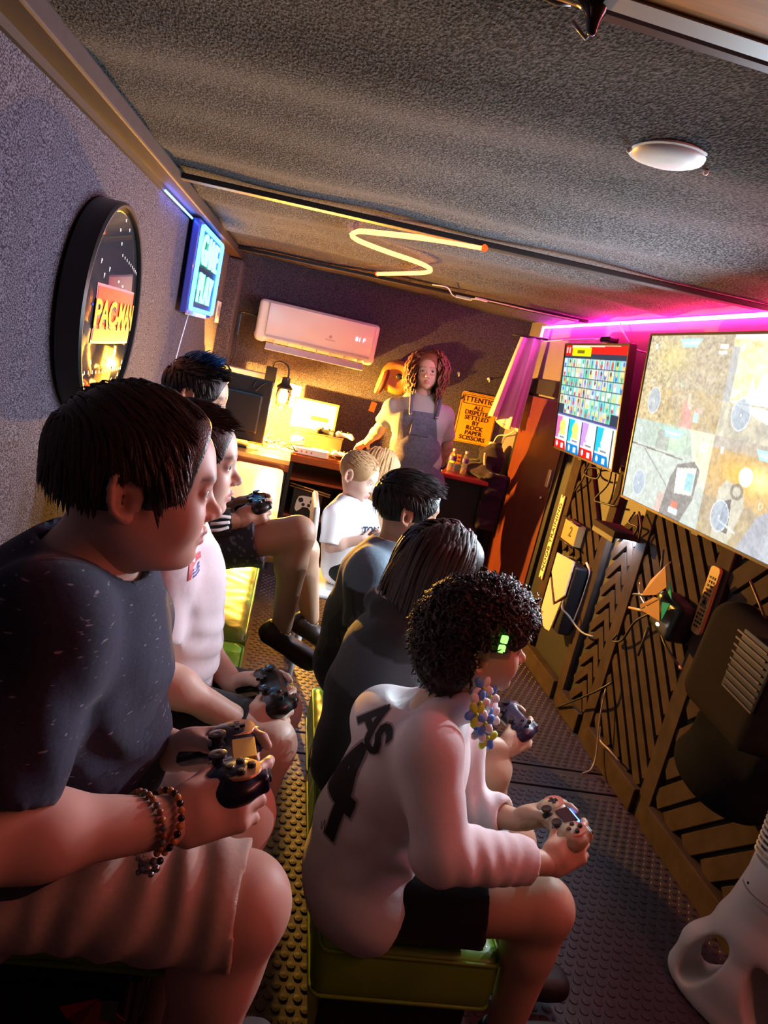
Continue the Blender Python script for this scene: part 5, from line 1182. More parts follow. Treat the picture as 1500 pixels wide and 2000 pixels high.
def locks(H, n, region, comb, length, lift=(0.03, 0.06), width=0.006, curl=0.0, grav=0.0, seed=1, segs=7, rad=(.098, .0765, .087), jitter=0.15, step=None, taper=0.25, freq=9.0, body=None, keep=None):
    """ribbon locks of hair laid over the skull; all directions in the head's own frame"""
    rs = np.random.RandomState(seed); c0 = V(-.012, 0, .028); rad = np.array(rad); VV = []; FF = []; nv = 0
    made = 0; tries = 0
    down = H.R.T @ V(0, 0, -1)
    while made < n and tries < n*40:
        tries += 1
        u = nrm(rs.normal(size=3))
        if not region(u): continue
        p = c0+u*rad*(1+lift[0]*rs.uniform(.3, 1)); L = length(u, rs); st = L/segs; lf = rs.uniform(*lift)
        pts = [p]; nr = [u]; dv = nrm(np.asarray(comb(u), float)+rs.normal(size=3)*jitter); ph = rs.uniform(0, 6.28); w0 = width*rs.uniform(.6, 1.25); ok = True
        for i in range(segs):
            g = grav*(i/segs)**0.7
            q = (p-c0)/rad; nn = nrm(q/rad)
            t = dv-nn*min(0, dv.dot(nn))*1.0 if True else dv
            t = nrm(t*(1-g)+down*g)
            if curl: t = nrm(t+curl*(math.cos(ph+i*freq/segs)*np.cross(nn, t)+0.7*math.sin(ph+i*freq/segs)*nn))
            p = p+t*st; q = (p-c0)/rad; rr = np.linalg.norm(q)
            if rr < 1+lf: p = c0+q/rr*(1+lf)*rad
            if body is not None: p = body(p)
            nr.append(nrm((p-c0)/rad**2)); pts.append(p)
            if keep is not None and not keep(p): ok = i > 1; break
            cm = np.asarray(comb(nrm((p-c0)/rad)), float); dv = nrm(0.6*t+0.4*cm+rs.normal(size=3)*jitter*0.4)
        m = len(pts)
        if not ok or m < 3: continue
        made += 1
        for i in range(m):
            tg = nrm(pts[min(i+1, m-1)]-pts[max(i-1, 0)]); sd = nrm(np.cross(tg, nr[i])); ta = i/(m-1); w = w0*(1-(1-taper)*ta**2)*(0.0+1.0 if i else .8)
            if i == m-1: w *= 0.15
            VV += [pts[i]-sd*w, pts[i]+nr[i]*w*0.55, pts[i]+sd*w]
        for i in range(m-1):
            a = nv+i*3; FF += [(a, a+1, a+4, a+3), (a+1, a+2, a+5, a+4)]
        nv += m*3
    if not VV: return np.zeros((0, 3)), np.zeros((0, 4), int)
    return H.C+(H.sc*np.array(VV)) @ H.R.T, np.array(FF)

def cap_hair(H, grow=0.010, face=None, low=None, noise=None, extra=None, ears=True):
    """soft hair volume over the skull"""
    S = Shape(); k = H.sc; R = H.R
    S.ell(H.L(-.012, 0, .028), (np.array([.095, .073, .083])+grow)*k, R, 0.02); S.ell(H.L(.022, 0, .036), (np.array([.062, .060, .052])+grow)*k, R, 0.03)
    if extra: extra(S, H)
    if noise: S.disp(vnoise(noise[0], noise[2] if len(noise) > 2 else 3, noise[1]))
    for (c, r) in (face or []): S.ell(H.L(*c), np.array(r)*k, R, 0.006, -1)
    for (p, n) in (low or []): S.plane(H.L(*p), R @ np.array(n, float), 0.008)
    if ears:
        for y in (-1, 1): S.ell(H.L(-.020, .085*y, -.014), np.array([.024, .030, .034])*k, R, 0.006, -1)
    return S

def person(name, label, base, H, J, spec, group=None):
    """J: joints; spec: build and clothes"""
    root = thing(name, label, 'person', base, group=group)
    fine = spec.get('fine', 0.0032); coarse = spec.get('coarse', 0.006); b = spec.get('bulk', 1.0)
    side = nrm(J['shL']-J['shR'])
    ar = spec.get('arm', (0.040, 0.034, 0.022)); lr = spec.get('leg', (0.072, 0.052, 0.034)); nk = spec.get('neck', 0.044)
    # --- skin
    hs = H.shape(); nb = J['neck']; hb = H.L(-.022, 0, -.045)
    hs.cap(hb, nb, nk*0.96, nk, 0.03)
    parts = []
    lo, hi = hs.bounds(); lo = np.maximum(lo, np.array([-9, -9, min(H.L(0, 0, -.14)[2], nb[2])-0.0])); parts.append(hs.mesh(fine, lo, hi))
    nhead = len(parts[0][0])
    bs = Shape(); bs.cap(hb, nb, nk*0.96, nk, 0.02)
    tw = np.array(spec.get('tw', (.135, .125, .150, .095)))*b; tf = np.array(spec.get('tf', (.105, .098, .100, .060)))*b
    tp = [J['pelvis'], J['waist'], J['chest'], J['neck']+(J['chest']-J['neck'])*0.12]
    bs.loft(tp, tw-.012, tf-.012, side, 0.04)
    for q in 'RL':
        if 'el'+q in J: bs.cap(J['sh'+q], J['el'+q], ar[0], ar[1], 0.03); bs.cap(J['el'+q], J['wr'+q], ar[1]*1.04, ar[2], 0.015); bs.ell(J['el'+q]*0.7+J['wr'+q]*0.3, (ar[1]*1.06,)*3, None, 0.02)
        if 'kn'+q in J:
            bs.cap(J['hip'+q], J['kn'+q], lr[0], lr[1], 0.03); bs.cap(J['kn'+q], J['an'+q], lr[1]*1.0, lr[2], 0.02)
            ca = J['kn'+q]*0.68+J['an'+q]*0.32; bk = nrm(J['hip'+q]-J['kn'+q]); bs.ell(ca+bk*0.012, np.array([lr[1]*.86]*3), None, 0.03)
    lo, hi = bs.bounds(); parts.append(bs.mesh(coarse, lo, hi))
    if spec.get('hands'):
        for hd in spec['hands']:
            S = Shape(); hand(S, **hd); parts.append(S.mesh(spec.get('hfine', 0.0030)))
    v, f = merge(parts)
    col = np.tile(H.skin, (len(v), 1)); col[:nhead] = H.tint(v[:nhead], spec.get('paint'), **spec.get('tintkw', {}))
    obj_from('body', v, f, M_skin, root, True, col=col)
    H.eyes(root, spec.get('gaze', (0, 0)))
    # --- shirt
    sh = spec.get('shirt')
    if sh:
        S = Shape(); g = sh.get('grow', .012)
        tp2 = [J['pelvis']+(J['pelvis']-J['waist'])*sh.get('drop', 0.15), J['waist'], J['chest'], J['neck']+(J['chest']-J['neck'])*0.18]
        S.loft(tp2, tw+g*1.0, tf+g*1.0, side, 0.05)
        for q in 'RL':
            S.ell(J['sh'+q], np.array([ar[0]+g]*3)*1.02, None, 0.05)
            e = sh.get('sleeve', 0.8); a, m_, w = J['sh'+q], J['el'+q], J['wr'+q]; g2 = sh.get('sgrow', .016)
            if e <= 1:
                hem = a+(m_-a)*e; capsect(S, a, hem, ar[0]+g, ar[0]*(1-e)+ar[1]*e+g2, 0.03)
            else:
                S.cap(a, m_, ar[0]+g, ar[1]+g2, 0.03); hem = m_+(w-m_)*(e-1); capsect(S, m_, hem, ar[1]+g2, ar[1]*(2-e)+ar[2]*(e-1)+g2*0.8, 0.02)
        if sh.get('extra'): sh['extra'](S)
        if sh.get('folds'): 
            for fd in sh['folds']: S.disp(fd)
        S.cap(J['neck']+(J['chest']-J['neck'])*0.05, H.L(-.02, 0, -.03), nk+sh.get('ngap', .010), nk+.03, 0.006, -1)
        for q in 'RL':
            e = sh.get('sleeve', 0.8); a, m_, w = J['sh'+q], J['el'+q], J['wr'+q]
            if e <= 1: hem = a+(m_-a)*e; ax = nrm(m_-a); r = ar[0]*(1-e)+ar[1]*e
            else: hem = m_+(w-m_)*(e-1); ax = nrm(w-m_); r = ar[1]*(2-e)+ar[2]*(e-1)
            S.cap(hem-ax*.035, hem+ax*.06, r+.003, r+.006+sh.get('sgrow', .016)*0.35, 0.003, -1)
        if sh.get('post'): sh['post'](S)
        if sh.get('cut'):
            for (p, n) in sh['cut']: S.plane(p, n)
        v, f = S.mesh(sh.get('h', 0.0075)); obj_from(sh.get('name', 'shirt'), v, f, sh['mat'], root, True, col=sh['paint'](v) if sh.get('paint') else None)
    st = spec.get('shorts')
    if st:
        S = Shape(); g = st.get('grow', .012)
        S.loft([J['pelvis']-(J['waist']-J['pelvis'])*0.2, J['pelvis']*0.6+J['waist']*0.4], tw[:2]+g*0.55, tf[:2]+g*0.55, side, 0.04)
        for q in 'RL':
            if 'kn'+q not in J: continue
            e = st.get('len', 0.8); hem = J['hip'+q]+(J['kn'+q]-J['hip'+q])*e; ax = nrm(J['kn'+q]-J['hip'+q]); r = lr[0]*(1-e)+lr[1]*e
            capsect(S, J['hip'+q], hem, lr[0]+g, r+st.get('hgrow', .022), 0.03)
        if st.get('extra'): st['extra'](S)
        if st.get('folds'):
            for fd in st['folds']: S.disp(fd)
        for q in 'RL':
            if 'kn'+q not in J: continue
            e = st.get('len', 0.8); hem = J['hip'+q]+(J['kn'+q]-J['hip'+q])*e; ax = nrm(J['kn'+q]-J['hip'+q]); r = lr[0]*(1-e)+lr[1]*e
            S.cap(hem-ax*.05, hem+ax*.08, r+.004, r+.003+st.get('hgrow', .022)*.5, 0.003, -1)
        v, f = S.mesh(st.get('h', 0.0075)); obj_from(st.get('name', 'shorts'), v, f, st['mat'], root, True, col=st['paint'](v) if st.get('paint') else None)
    for q in 'RL':
        if spec.get('shoes') and 'an'+q in J:
            S = Shape(); a = J['an'+q]; d = nrm(spec['footdir'+q] if 'footdir'+q in spec else spec.get('footdir', V(1, 0, 0)))
            up = nrm(V(0, 0, 1)-d*d[2]); fr_ = np.stack([d, np.cross(up, d), up], 1)
            S.rbox(a+d*.065-up*.045, (.115, .042, .030), .026, fr_, .02); S.ell(a+d*.0-up*.02, (.045, .040, .035), fr_, .02); S.ell(a+d*.12-up*.05, (.06, .044, .030), fr_, .02)
            S.cap(a+up*.0, a+up*.10, lr[2]+.004, lr[2]+.006, .003, -1)
            v, f = S.mesh(0.0045); sho = obj_from('shoe', v, f, spec['shoes'], root, True)
    return root
def add_hair(root, H, m, cap=None, lk=(), h=0.004, name='hair'):
    parts = []
    if cap is not None: parts.append(cap.mesh(h))
    for a in lk:
        if len(a[0]): parts.append(a)
    v, f = merge(parts); return obj_from(name, v, f, m, root, True)
# ------------------------------------------------------------------ gamepads
def gp_body():
    S = Shape(); S.rbox((0, .006, 0), (.052, .030, .017), .014, None, .02)
    for s in (-1, 1):
        S.ell((.056*s, .008, .001), (.030, .032, .020), None, .02); S.cap((.060*s, -.005, -.002), (.071*s, -.062, -.014), .021, .0155, .02)
        S.rbox((.052*s, .036, .002), (.018, .010, .012), .006, None, .006)
    return S.mesh(0.0028)
GPV, GPF = gp_body()
M_btn = mat('gamepad_button', (0.02, 0.02, 0.025), 0.25, coat=0.4)
def gamepad(label, C, R, body, face, pad=None, style='sym', bar=None, padm=None):
    t = thing('game_controller', label, 'game controller', C, m4(R).to_3x3())
    t['group'] = 'handheld game controllers'
    bo = obj_from('shell', GPV, GPF, body, t, True, local=True)
    sp = ((-.027, -.012), (.027, -.012)) if style == 'sym' else ((-.052, .012), (.027, -.012))
    for (x, y) in sp:
        q = MB(); q.lathe([(.013, .012), (.013, .0175), (.0075, .019), (.0075, .025), (.0115, .0265), (.0118, .030), (.010, .0308), (.0, .0295)], (x, y, 0), None, 16); q.build('thumbstick', M_btn, t, 0.7, local=True)
    dp = (-.055, .014) if style == 'sym' else (-.027, -.012)
    if face is not None:
        for (x, y) in (((-.055, .014)), ((.055, .014))):
            q = MB(); q.lathe([(.0245, .0185), (.0235, .0212), (.0, .0222)], (x, y, 0), None, 20); q.build('face_disc', face, t, 0.6, local=True)
    q = MB(); q.box((dp[0], dp[1], .0222), (.022, .0075, .006), None, 0, .001); q.box((dp[0], dp[1], .0222), (.0075, .022, .006), None, 0, .001); q.build('direction_pad', M_btn, t, local=True)
    for k in range(4):
        a = k*PI/2; q = MB(); q.lathe([(.0052, .019), (.0052, .0255), (.0042, .0268), (0, .0270)], (.055+.0125*math.cos(a), .014+.0125*math.sin(a), 0), None, 12); q.build('button', M_btn, t, 0.7, local=True)
    if pad:
        q = MB(); q.box((0, .020, .0172), (.054, .030, .004), None, 0, .0015); q.build('touchpad', padm, t, local=True)
    if bar is not None:
        q = MB(); q.box((0, .0372, .0105), (.048, .0025, .006), rotx(-0.4)); q.build('light_bar', bar, t, local=True)
    q = MB(); q.box((-.05, .043, .006), (.03, .012, .009), None, 0, .003); q.build('shoulder_button', M_btn, t, local=True)
    q = MB(); q.box((.05, .043, .006), (.03, .012, .009), None, 0, .003); q.build('shoulder_button', M_btn, t, local=True)
    return t
def gframe(yaw, tilt=20, roll=0):
    """columns: right, forward, up; yaw: heading of the player, tilt: front edge lifted"""
    R = rotz(math.radians(yaw-90)) @ rotx(math.radians(tilt)) @ roty(math.radians(roll)); return R
def grips(C, R, size=1.0, thumbR=None, thumbL=None, armR=None, armL=None, armr=0.024, curl=(22, 48, 52, 56), inward=0.16, drop=0.014):
    """the two hands closed on a gamepad: returns hand specs and wrist points"""
    a, f, u = R[:, 0], R[:, 1], R[:, 2]; C = np.asarray(C)
    out = []; wr = []
    for s, arm, th in ((1, armR, thumbR), (-1, armL, thumbL)):
        w = C+a*s*(.088*size)-f*.072*size-u*drop
        d = nrm(f*1.0-a*s*inward+u*0.03)
        out.append(dict(wrist=w, d=d, n=nrm(-a*s-u*.35), s=u, size=size, curl=curl, thumb=th or (0.70, 0.30, 0.62), armr=armr, arm=arm)); wr.append(w)
    return out, wr

# ------------------------------------------------------------------ near boy in the navy tee, on the tall bench
SK_N = (0.66, 0.43, 0.34); SK_T = (0.50, 0.29, 0.19); SK_H = (0.58, 0.38, 0.26)
def rgn_top(zmin=0.15, xmax=2): return lambda u: u[2] > zmin and u[0] < xmax
M_hair_brown = hairmat('brown_hair', (0.042, 0.026, 0.017), 0.30); M_hair_black = hairmat('black_hair', (0.010, 0.008, 0.008), 0.33); M_hair_dkbr = hairmat('dark_brown_hair', (0.032, 0.018, 0.013), 0.36)
M_hair_blond = hairmat('blond_hair', (0.42, 0.24, 0.11), 0.45); M_hair_blondl = hairmat('long_blond_hair', (0.50, 0.30, 0.13), 0.4); M_hair_auburn = hairmat('auburn_hair', (0.24, 0.10, 0.055), 0.4); M_hair_blue = hairmat('blue_dyed_hair', (0.02, 0.10, 0.26), 0.45)

yN = 17
HN = Head(PY(246, 972, .80)+rotz(math.radians(yN)) @ V(0.020, .066, .012)*.95, yN, 2, 0, 0.905, 1.07, SK_N, 0.0068, 0.9)
CN = PY(447, 1492, .815); RN = gframe(8, 14, -6)
gN, wN = grips(CN, RN, .94)
JN = dict(neck=PY(165, 1118, .88), chest=PY(110, 1255, .88), waist=PY(85, 1480, .89), pelvis=PY(15, 1650, .90),
          shR=PY(85, 1225, .735), shL=PY(235, 1195, 1.02), elR=PY(-45, 1640, .645), elL=PY(160, 1420, 1.07), wrR=wN[0], wrL=wN[1],
          hipR=PY(-20, 1712, .81), hipL=PY(30, 1665, .99), knR=PY(470, 1765, .80), knL=PY(455, 1590, .985), anR=PY(345, 2140, .80), anL=PY(330, 1990, .98))
gN[0]['arm'] = JN['elR']*.25+wN[0]*.75; gN[1]['arm'] = JN['elL']*.25+wN[1]*.75
M_navy = cloth('navy_heather_tee', (0.020, 0.024, 0.052), 0.25, 300)
def flecks(m, scale, col, amt=0.5, stretch=(1, 1, 1), th=0.66):
    """small light yarn flecks woven into a fabric"""
    nt = m.node_tree; N = nt.nodes; L = nt.links; b = N['Principled BSDF']; tc = N.new('ShaderNodeTexCoord'); mp = N.new('ShaderNodeMapping'); mp.inputs['Scale'].default_value = stretch
    n = N.new('ShaderNodeTexNoise'); n.inputs['Scale'].default_value = scale; n.inputs['Detail'].default_value = 1; r = N.new('ShaderNodeMapRange'); r.inputs[1].default_value = th; r.inputs[2].default_value = th+.05; r.inputs[4].default_value = amt
    mx = N.new('ShaderNodeMix'); mx.data_type = 'RGBA'; mx.inputs[7].default_value = tuple(col)+(1,)
    old = b.inputs['Base Color'].links; 
    if old: L.new(old[0].from_socket, mx.inputs[6])
    else: mx.inputs[6].default_value = b.inputs['Base Color'].default_value
    L.new(tc.outputs['Object'], mp.inputs[0]); L.new(mp.outputs[0], n.inputs['Vector']); L.new(n.outputs[0], r.inputs[0]); L.new(r.outputs[0], mx.inputs[0]); L.new(mx.outputs[2], b.inputs['Base Color'])
flecks(M_navy, 60, (0.35, 0.35, 0.42), 0.55, (1, 1, 4.0), 0.70)
M_khaki = cloth('khaki_shorts', srgb(200, 182, 168)[:3], 0.05, 200)
def fold(pts, amp, wid, freq, dirv, seed=0):
    """parallel soft creases near a point"""
    p = np.asarray(pts, float); d = nrm(dirv)
    def g(X, Y, Z):
        w = np.exp(-(((X-p[0])**2+(Y-p[1])**2+(Z-p[2])**2)/wid**2)); ph = ((X-p[0])*d[0]+(Y-p[1])*d[1]+(Z-p[2])*d[2])*freq+0.9*np.sin(X*31+Z*23+seed)
        return amp*w*np.sin(ph)
    return g
pN = person('person', 'boy in navy flecked tee and khaki shorts holding a dark controller, wearing bead bracelets', (JN['pelvis'][0], .88, .66), HN, JN,
    dict(fine=.0029, coarse=.0068, hfine=.0031, bulk=1.02, arm=(.050, .043, .027), leg=(.064, .062, .045), neck=.050, hands=gN, tf=(.098, .130, .115, .07), tw=(.145, .145, .155, .10),
         gaze=(0.1, 0.0), shirt=dict(mat=M_navy, drop=-.18, grow=.014, sleeve=.80, sgrow=.022, h=.0062, ngap=.010, folds=[vnoise(30, 5, .0022), fold(JN['chest']+V(.1, -.05, -.1), .004, .13, 120, (1, 0, .8)), fold(JN['waist']+V(.1, 0, -.02), .004, .12, 110, (.3, 0, 1)), fold(JN['shR']+V(.05, 0, -.1), .003, .1, 130, (1, .2, .3))]),
         shorts=dict(mat=M_khaki, grow=.012, len=1.0, hgrow=.016, h=.005, folds=[vnoise(28, 8, .002), fold(JN['knR']*.6+JN['hipR']*.4+V(0, 0, .05), .0045, .16, 130, (1, .2, -.25)), fold(JN['knL']*.5+JN['hipL']*.5, .004, .14, 120, (1, .2, -.2))]),
         shoes=mat('grey_sneaker', (0.12, 0.12, 0.13), 0.7)))
def combN(u):       # swept forward and to the side from the crown
    s_ = 1 if u[1] > 0 else -1
    return V(.55, .45*s_, -.45) if u[2] > .45 else (V(.35, .1*s_, -.95) if u[0] > -.1 else V(.12, .1*s_, -1))
capN = cap_hair(HN, .011, face=[((.104, 0, -.050), (.066, .2, .080)), ((.122, 0, .016), (.086, .10, .086))], low=[((-.06, 0, -.086), (-.10, 0, -1)), ], noise=(55, .0016), ears=True)
keepN = lambda p: not (p[0] > .034 and p[2] < .050) and not (p[0] > .046 and p[2] < .098) and not (p[0] > .022 and p[2] < .0) and p[2] > -.072 and not (p[0] > .030 and p[2] < -.006) and not (abs(p[1]) > .058 and -.052 < p[0] < .006 and p[2] < .010)
lkN = [locks(HN, 2300, lambda u: u[2] > -.35 and u[0] < .55, combN, lambda u, r: r.uniform(.05, .09)*(1.0 if u[2] > .2 else .6), (.05, .13), .0036, seed=11, jitter=.12, segs=8, keep=keepN),
       locks(HN, 260, lambda u: .15 < u[0] < .62 and abs(u[1]) > .45 and .1 < u[2] < .75, lambda u: V(.32, .25*np.sign(u[1]), -.9), lambda u, r: r.uniform(.05, .085), (.09, .15), .0034, seed=12, jitter=.12, segs=8, keep=lambda p: p[2] > -.006 and p[0] < .047 and not (p[0] < .006 and p[2] < .012)),
       locks(HN, 60, lambda u: .12 < u[0] < .34 and abs(u[1]) > .85 and -.1 < u[2] < .3, lambda u: V(.25, .05*np.sign(u[1]), -1), lambda u, r: r.uniform(.035, .055), (.07, .11), .0036, seed=13)]
add_hair(pN, HN, M_hair_brown, capN, lkN, .0034)
gamepad('dark blue controller with amber touchpad held by the boy in navy', CN, RN, mat('gamepad_navy', (0.010, 0.011, 0.035), 0.32, coat=0.3), mat('gamepad_gold', srgb(205, 150, 105)[:3], 0.35, 0.4), True, 'sym', None, mat('touchpad_amber', srgb(215, 165, 60)[:3], 0.35))
# ------------------------------------------------------------------ white tee boy on the tall bench
def basic_keep(p): return not (p[0] > .060 and p[2] < .070) and p[0] < .094 and not (p[0] > .035 and p[2] < .012 and abs(p[1]) < .09) and p[2] > -.075 and not (abs(p[1]) > .060 and -.055 < p[0] < .012 and p[2] < .014)
HW = Head(PY(372, 893, 1.42), 6, 0, 0, .925, 1.06, (0.66, 0.44, 0.34), .0060, .9)
CW = PY(527, 1352, 1.38); RW_ = gframe(12, 16, 0); gW, wW = grips(CW, RW_, .90)
JW = dict(neck=PY(338, 1022, 1.43), chest=PY(325, 1130, 1.43), waist=PY(322, 1245, 1.43), pelvis=PY(305, 1345, 1.43), shR=PY(308, 1112, 1.29), shL=PY(372, 1092, 1.56), elR=PY(283, 1308, 1.24), elL=PY(372, 1235, 1.60), wrR=wW[0], wrL=wW[1],
          hipR=PY(300, 1395, 1.34), hipL=PY(320, 1345, 1.52), knR=PY(522, 1455, 1.30), knL=PY(540, 1388, 1.54), anR=V(.04, 1.31, .33), anL=V(.04, 1.55, .33))
gW[0]['arm'] = JW['elR']*.25+wW[0]*.75; gW[1]['arm'] = JW['elL']*.25+wW[1]*.75
M_wtee = cloth('white_tee', (.74, .71, .74), .03, 300); M_blk = cloth('black_shorts', (.012, .012, .014), .15, 200)
pW = person('person', 'boy in white sports tee and black shorts holding a black controller', (JW['pelvis'][0], 1.43, .66), HW, JW,
    dict(fine=.0034, coarse=.0072, hfine=.0035, bulk=.96, arm=(.043, .037, .024), leg=(.070, .056, .038), neck=.046, hands=gW, gaze=(-.1, -.05),
         shirt=dict(mat=M_wtee, drop=-.05, grow=.013, sleeve=.72, sgrow=.020, h=.0065, folds=[vnoise(34, 15, .0022), fold(JW['waist']+V(.08, -.05, -.02), .004, .11, 130, (.4, 0, 1)), fold(JW['shR']+V(0, 0, -.08), .003, .09, 120, (.9, .2, .3))]),
         shorts=dict(mat=M_blk, grow=.012, len=.80, hgrow=.020), shoes=mat('black_sneaker', (.02, .02, .022), .6), footdir=V(.45, 0, -.9)))
capW = cap_hair(HW, .007, face=[((.098, 0, -.046), (.066, .2, .074)), ((.122, 0, .012), (.074, .085, .074))], low=[((-.06, 0, -.055), (-.25, 0, -1))], noise=(60, .0015, 4))
lkW = [locks(HW, 800, lambda u: u[2] > -.1 and u[0] < .62, lambda u: V(.85, .1*np.sign(u[1]), .0) if u[2] > .5 else V(.55, 0, -.7), lambda u, r: r.uniform(.025, .045), (.05, .10), .0036, seed=21, keep=basic_keep),
       locks(HW, 260, lambda u: abs(u[1]) > .45 and .15 < u[0] < .75 and -.1 < u[2] < .6, lambda u: V(.25, .1*np.sign(u[1]), -.9), lambda u, r: r.uniform(.014, .024), (.03, .06), .0026, seed=23, keep=basic_keep),
       locks(HW, 130, lambda u: u[0] > .35 and u[2] > .55 and abs(u[1]) < .6, lambda u: V(.8, -.15, .1), lambda u, r: r.uniform(.022, .032), (.07, .12), .0034, seed=22, keep=lambda p: p[0] < .098)]
add_hair(pW, HW, M_hair_dkbr, capW, lkW)
gamepad('black controller held by the boy in the white sports tee', CW, RW_, mat('gamepad_black', (.010, .010, .011), .35, coat=.3), None, None, 'off')
# printed marks on the tee
def decal(parent, name, c, n, up, shapes, m):
    """thin printed shapes set on clothing"""
    n = nrm(n); u = nrm(np.cross(up, n)); w_ = np.cross(n, u); R = np.stack([u, w_, n], 1)
    q = MB()
    for P_ in shapes: q.prism(P_, R, c, .0012)
    return q.build(name, m, parent)
M_red = mat('print_scarlet', srgb(190, 60, 70)[:3], .6); M_blu = mat('print_royal', srgb(70, 80, 160)[:3], .6)

tee_o = [o for o in pW.children if o.name.startswith('shirt')][0]
def wprint(name, P_, m):
    c = np.mean(P_, axis=0); v, f = ray_project(P_, [list(range(len(P_)))], tee_o, V(-.12, 1, -.1), .0022, 3); return obj_from(name, v, f, m, pW)
wprint('crest', [PY(a, b_, 1.30) for a, b_ in ((371, 1092), (392, 1090), (393, 1100), (378, 1103), (374, 1122), (368, 1124))], M_red)
for k in range(3): wprint('print_line', [PY(a, b_, 1.30) for a, b_ in ((378, 1106+6*k), (390, 1105+6*k), (390, 1109+6*k), (377, 1110+6*k))], M_blu)
wprint('sleeve_badge', [PY(284+12*math.cos(a), 1198+19*math.sin(a), 1.22) for a in np.linspace(0, 2*PI, 14)[:-1]], mat('badge_dark', (.05, .04, .09), .6))
wprint('badge_band', [PY(a, b_, 1.22) for a, b_ in ((274, 1194), (296, 1190), (297, 1200), (275, 1204))], M_red)

# ------------------------------------------------------------------ boy with blue tipped hair in a striped black jacket
HJ = Head(PY(386, 772, 2.30), 2, 8, 0, .93, 1.0, SK_T, .0050, .95)
CJ = PY(500, 985, 2.24); RJ = gframe(8, 25, 0); gJ, wJ = grips(CJ, RJ, .92)
JJ = dict(neck=PY(365, 868, 2.30), chest=PY(355, 930, 2.30), waist=PY(345, 1010, 2.32), pelvis=PY(340, 1065, 2.32), shR=PY(360, 930, 2.16), shL=PY(385, 905, 2.43), elR=PY(378, 1022, 2.12), elL=PY(400, 1000, 2.44), wrR=wJ[0], wrL=wJ[1],
          hipR=PY(365, 1070, 2.22), hipL=PY(380, 1045, 2.40), knR=PY(582, 1042, 2.18), knL=PY(592, 1075, 2.42), anR=PY(551, 1222, 2.20), anL=PY(606, 1205, 2.44))
gJ[0]['arm'] = JJ['elR']*.25+wJ[0]*.75; gJ[1]['arm'] = JJ['elL']*.25+wJ[1]*.75
M_jkt = cloth('black_jacket', (.010, .010, .012), .15, 200)
def jshorts(v):
    c = np.tile(np.array([.018, .022, .045]), (len(v), 1)); t = np.sin(v[:, 0]*60+4*np.sin(v[:, 2]*45)+3*np.sin(v[:, 1]*50)); c[np.abs(t) < .12] = (.16, .18, .26); return c
pJ = person('person', 'boy with blue tipped hair in striped black jacket and patterned shorts, one knee raised', (JJ['pelvis'][0], 2.3, .66), HJ, JJ,
    dict(fine=.0040, coarse=.0075, hfine=.0038, bulk=.96, arm=(.042, .036, .024), leg=(.066, .054, .033), neck=.044, hands=gJ, gaze=(-.2, .2),
         shirt=dict(name='jacket', mat=M_jkt, grow=.016, sleeve=1.86, sgrow=.018, folds=[vnoise(36, 31, .003)]),
         shorts=dict(mat=mat('patterned_shorts', (.02, .02, .04), .6, attr='tint', sheen=.2), paint=jshorts, grow=.014, len=.66, hgrow=.026, folds=[vnoise(34, 33, .003)]), shoes=mat('maroon_clog', (.045, .018, .016), .55), footdirR=V(.85, .15, -.45), footdirL=V(.85, .1, -.4)))
for k in range(3):
    a, b_ = JJ['elR']*.60+wJ[0]*.40, JJ['elR']*.18+wJ[0]*.82; off = V(0, -.050, .028-.020*k)
    q = MB(); q.tube(arc_pts([a+off*1.05, (a+b_)/2+off*1.06, b_+off*.80], 5), .0052, 6); q.build('sleeve_stripe', cloth('white_stripe', (.75, .72, .72), .03), pJ, True)
capJ = cap_hair(HJ, .008, face=[((.100, 0, -.048), (.064, .2, .072)), ((.122, 0, .012), (.072, .085, .074))], low=[((-.06, 0, -.058), (-.2, 0, -1))], noise=(60, .002, 6))
add_hair(pJ, HJ, M_hair_black, capJ, [locks(HJ, 260, lambda u: abs(u[1]) > .45 and .15 < u[0] < .75 and -.1 < u[2] < .6, lambda u: V(.25, .1*np.sign(u[1]), -.9), lambda u, r: r.uniform(.014, .024), (.03, .06), .0026, seed=33, keep=basic_keep), locks(HJ, 700, lambda u: u[2] > -.1 and u[0] < .7, lambda u: V(.7, .3*np.sign(u[1]), .1) if u[2] > .4 else V(.4, 0, -.8), lambda u, r: r.uniform(.03, .055), (.08, .16), .0042, seed=31, keep=basic_keep)])
v, f = locks(HJ, 420, lambda u: u[2] > .80 and u[0] < .35, lambda u: V(.55, .4*np.sign(u[1]), .5), lambda u, r: r.uniform(.03, .045), (.14, .24), .0042, seed=32); obj_from('dyed_tips', v, f, M_hair_blue, pJ, True)
gamepad('dark controller held by the boy with blue tipped hair', CJ, RJ, MATS['gamepad_black'], None, None, 'off')

# ------------------------------------------------------------------ boy in the white hoodie on the front stool
HH = Head(PY(940, 1288, 1.27)+V(.010, .068, .012), 4, -4, 0, .935, 1.04, SK_H, .0056, .92)
CH = PY(1092, 1612, 1.285); RH = gframe(6, 24, -8); gH, wH = grips(CH, RH, .93)
JH = dict(neck=PY(850, 1392, 1.35), chest=PY(800, 1490, 1.35), waist=PY(735, 1605, 1.35), pelvis=PY(722, 1702, 1.35), shR=PY(838, 1462, 1.205), shL=PY(895, 1440, 1.48), elR=PY(862, 1662, 1.135), elL=PY(905, 1575, 1.46), wrR=wH[0], wrL=wH[1],
          hipR=PY(745, 1748, 1.255), hipL=PY(760, 1700, 1.43), knR=PY(1062, 1772, 1.215), knL=PY(995, 1645, 1.44), anR=PY(985, 2000, 1.225), anL=PY(985, 1880, 1.44))
gH[0]['arm'] = JH['elR']*.25+wH[0]*.75; gH[1]['arm'] = JH['elL']*.25+wH[1]*.75
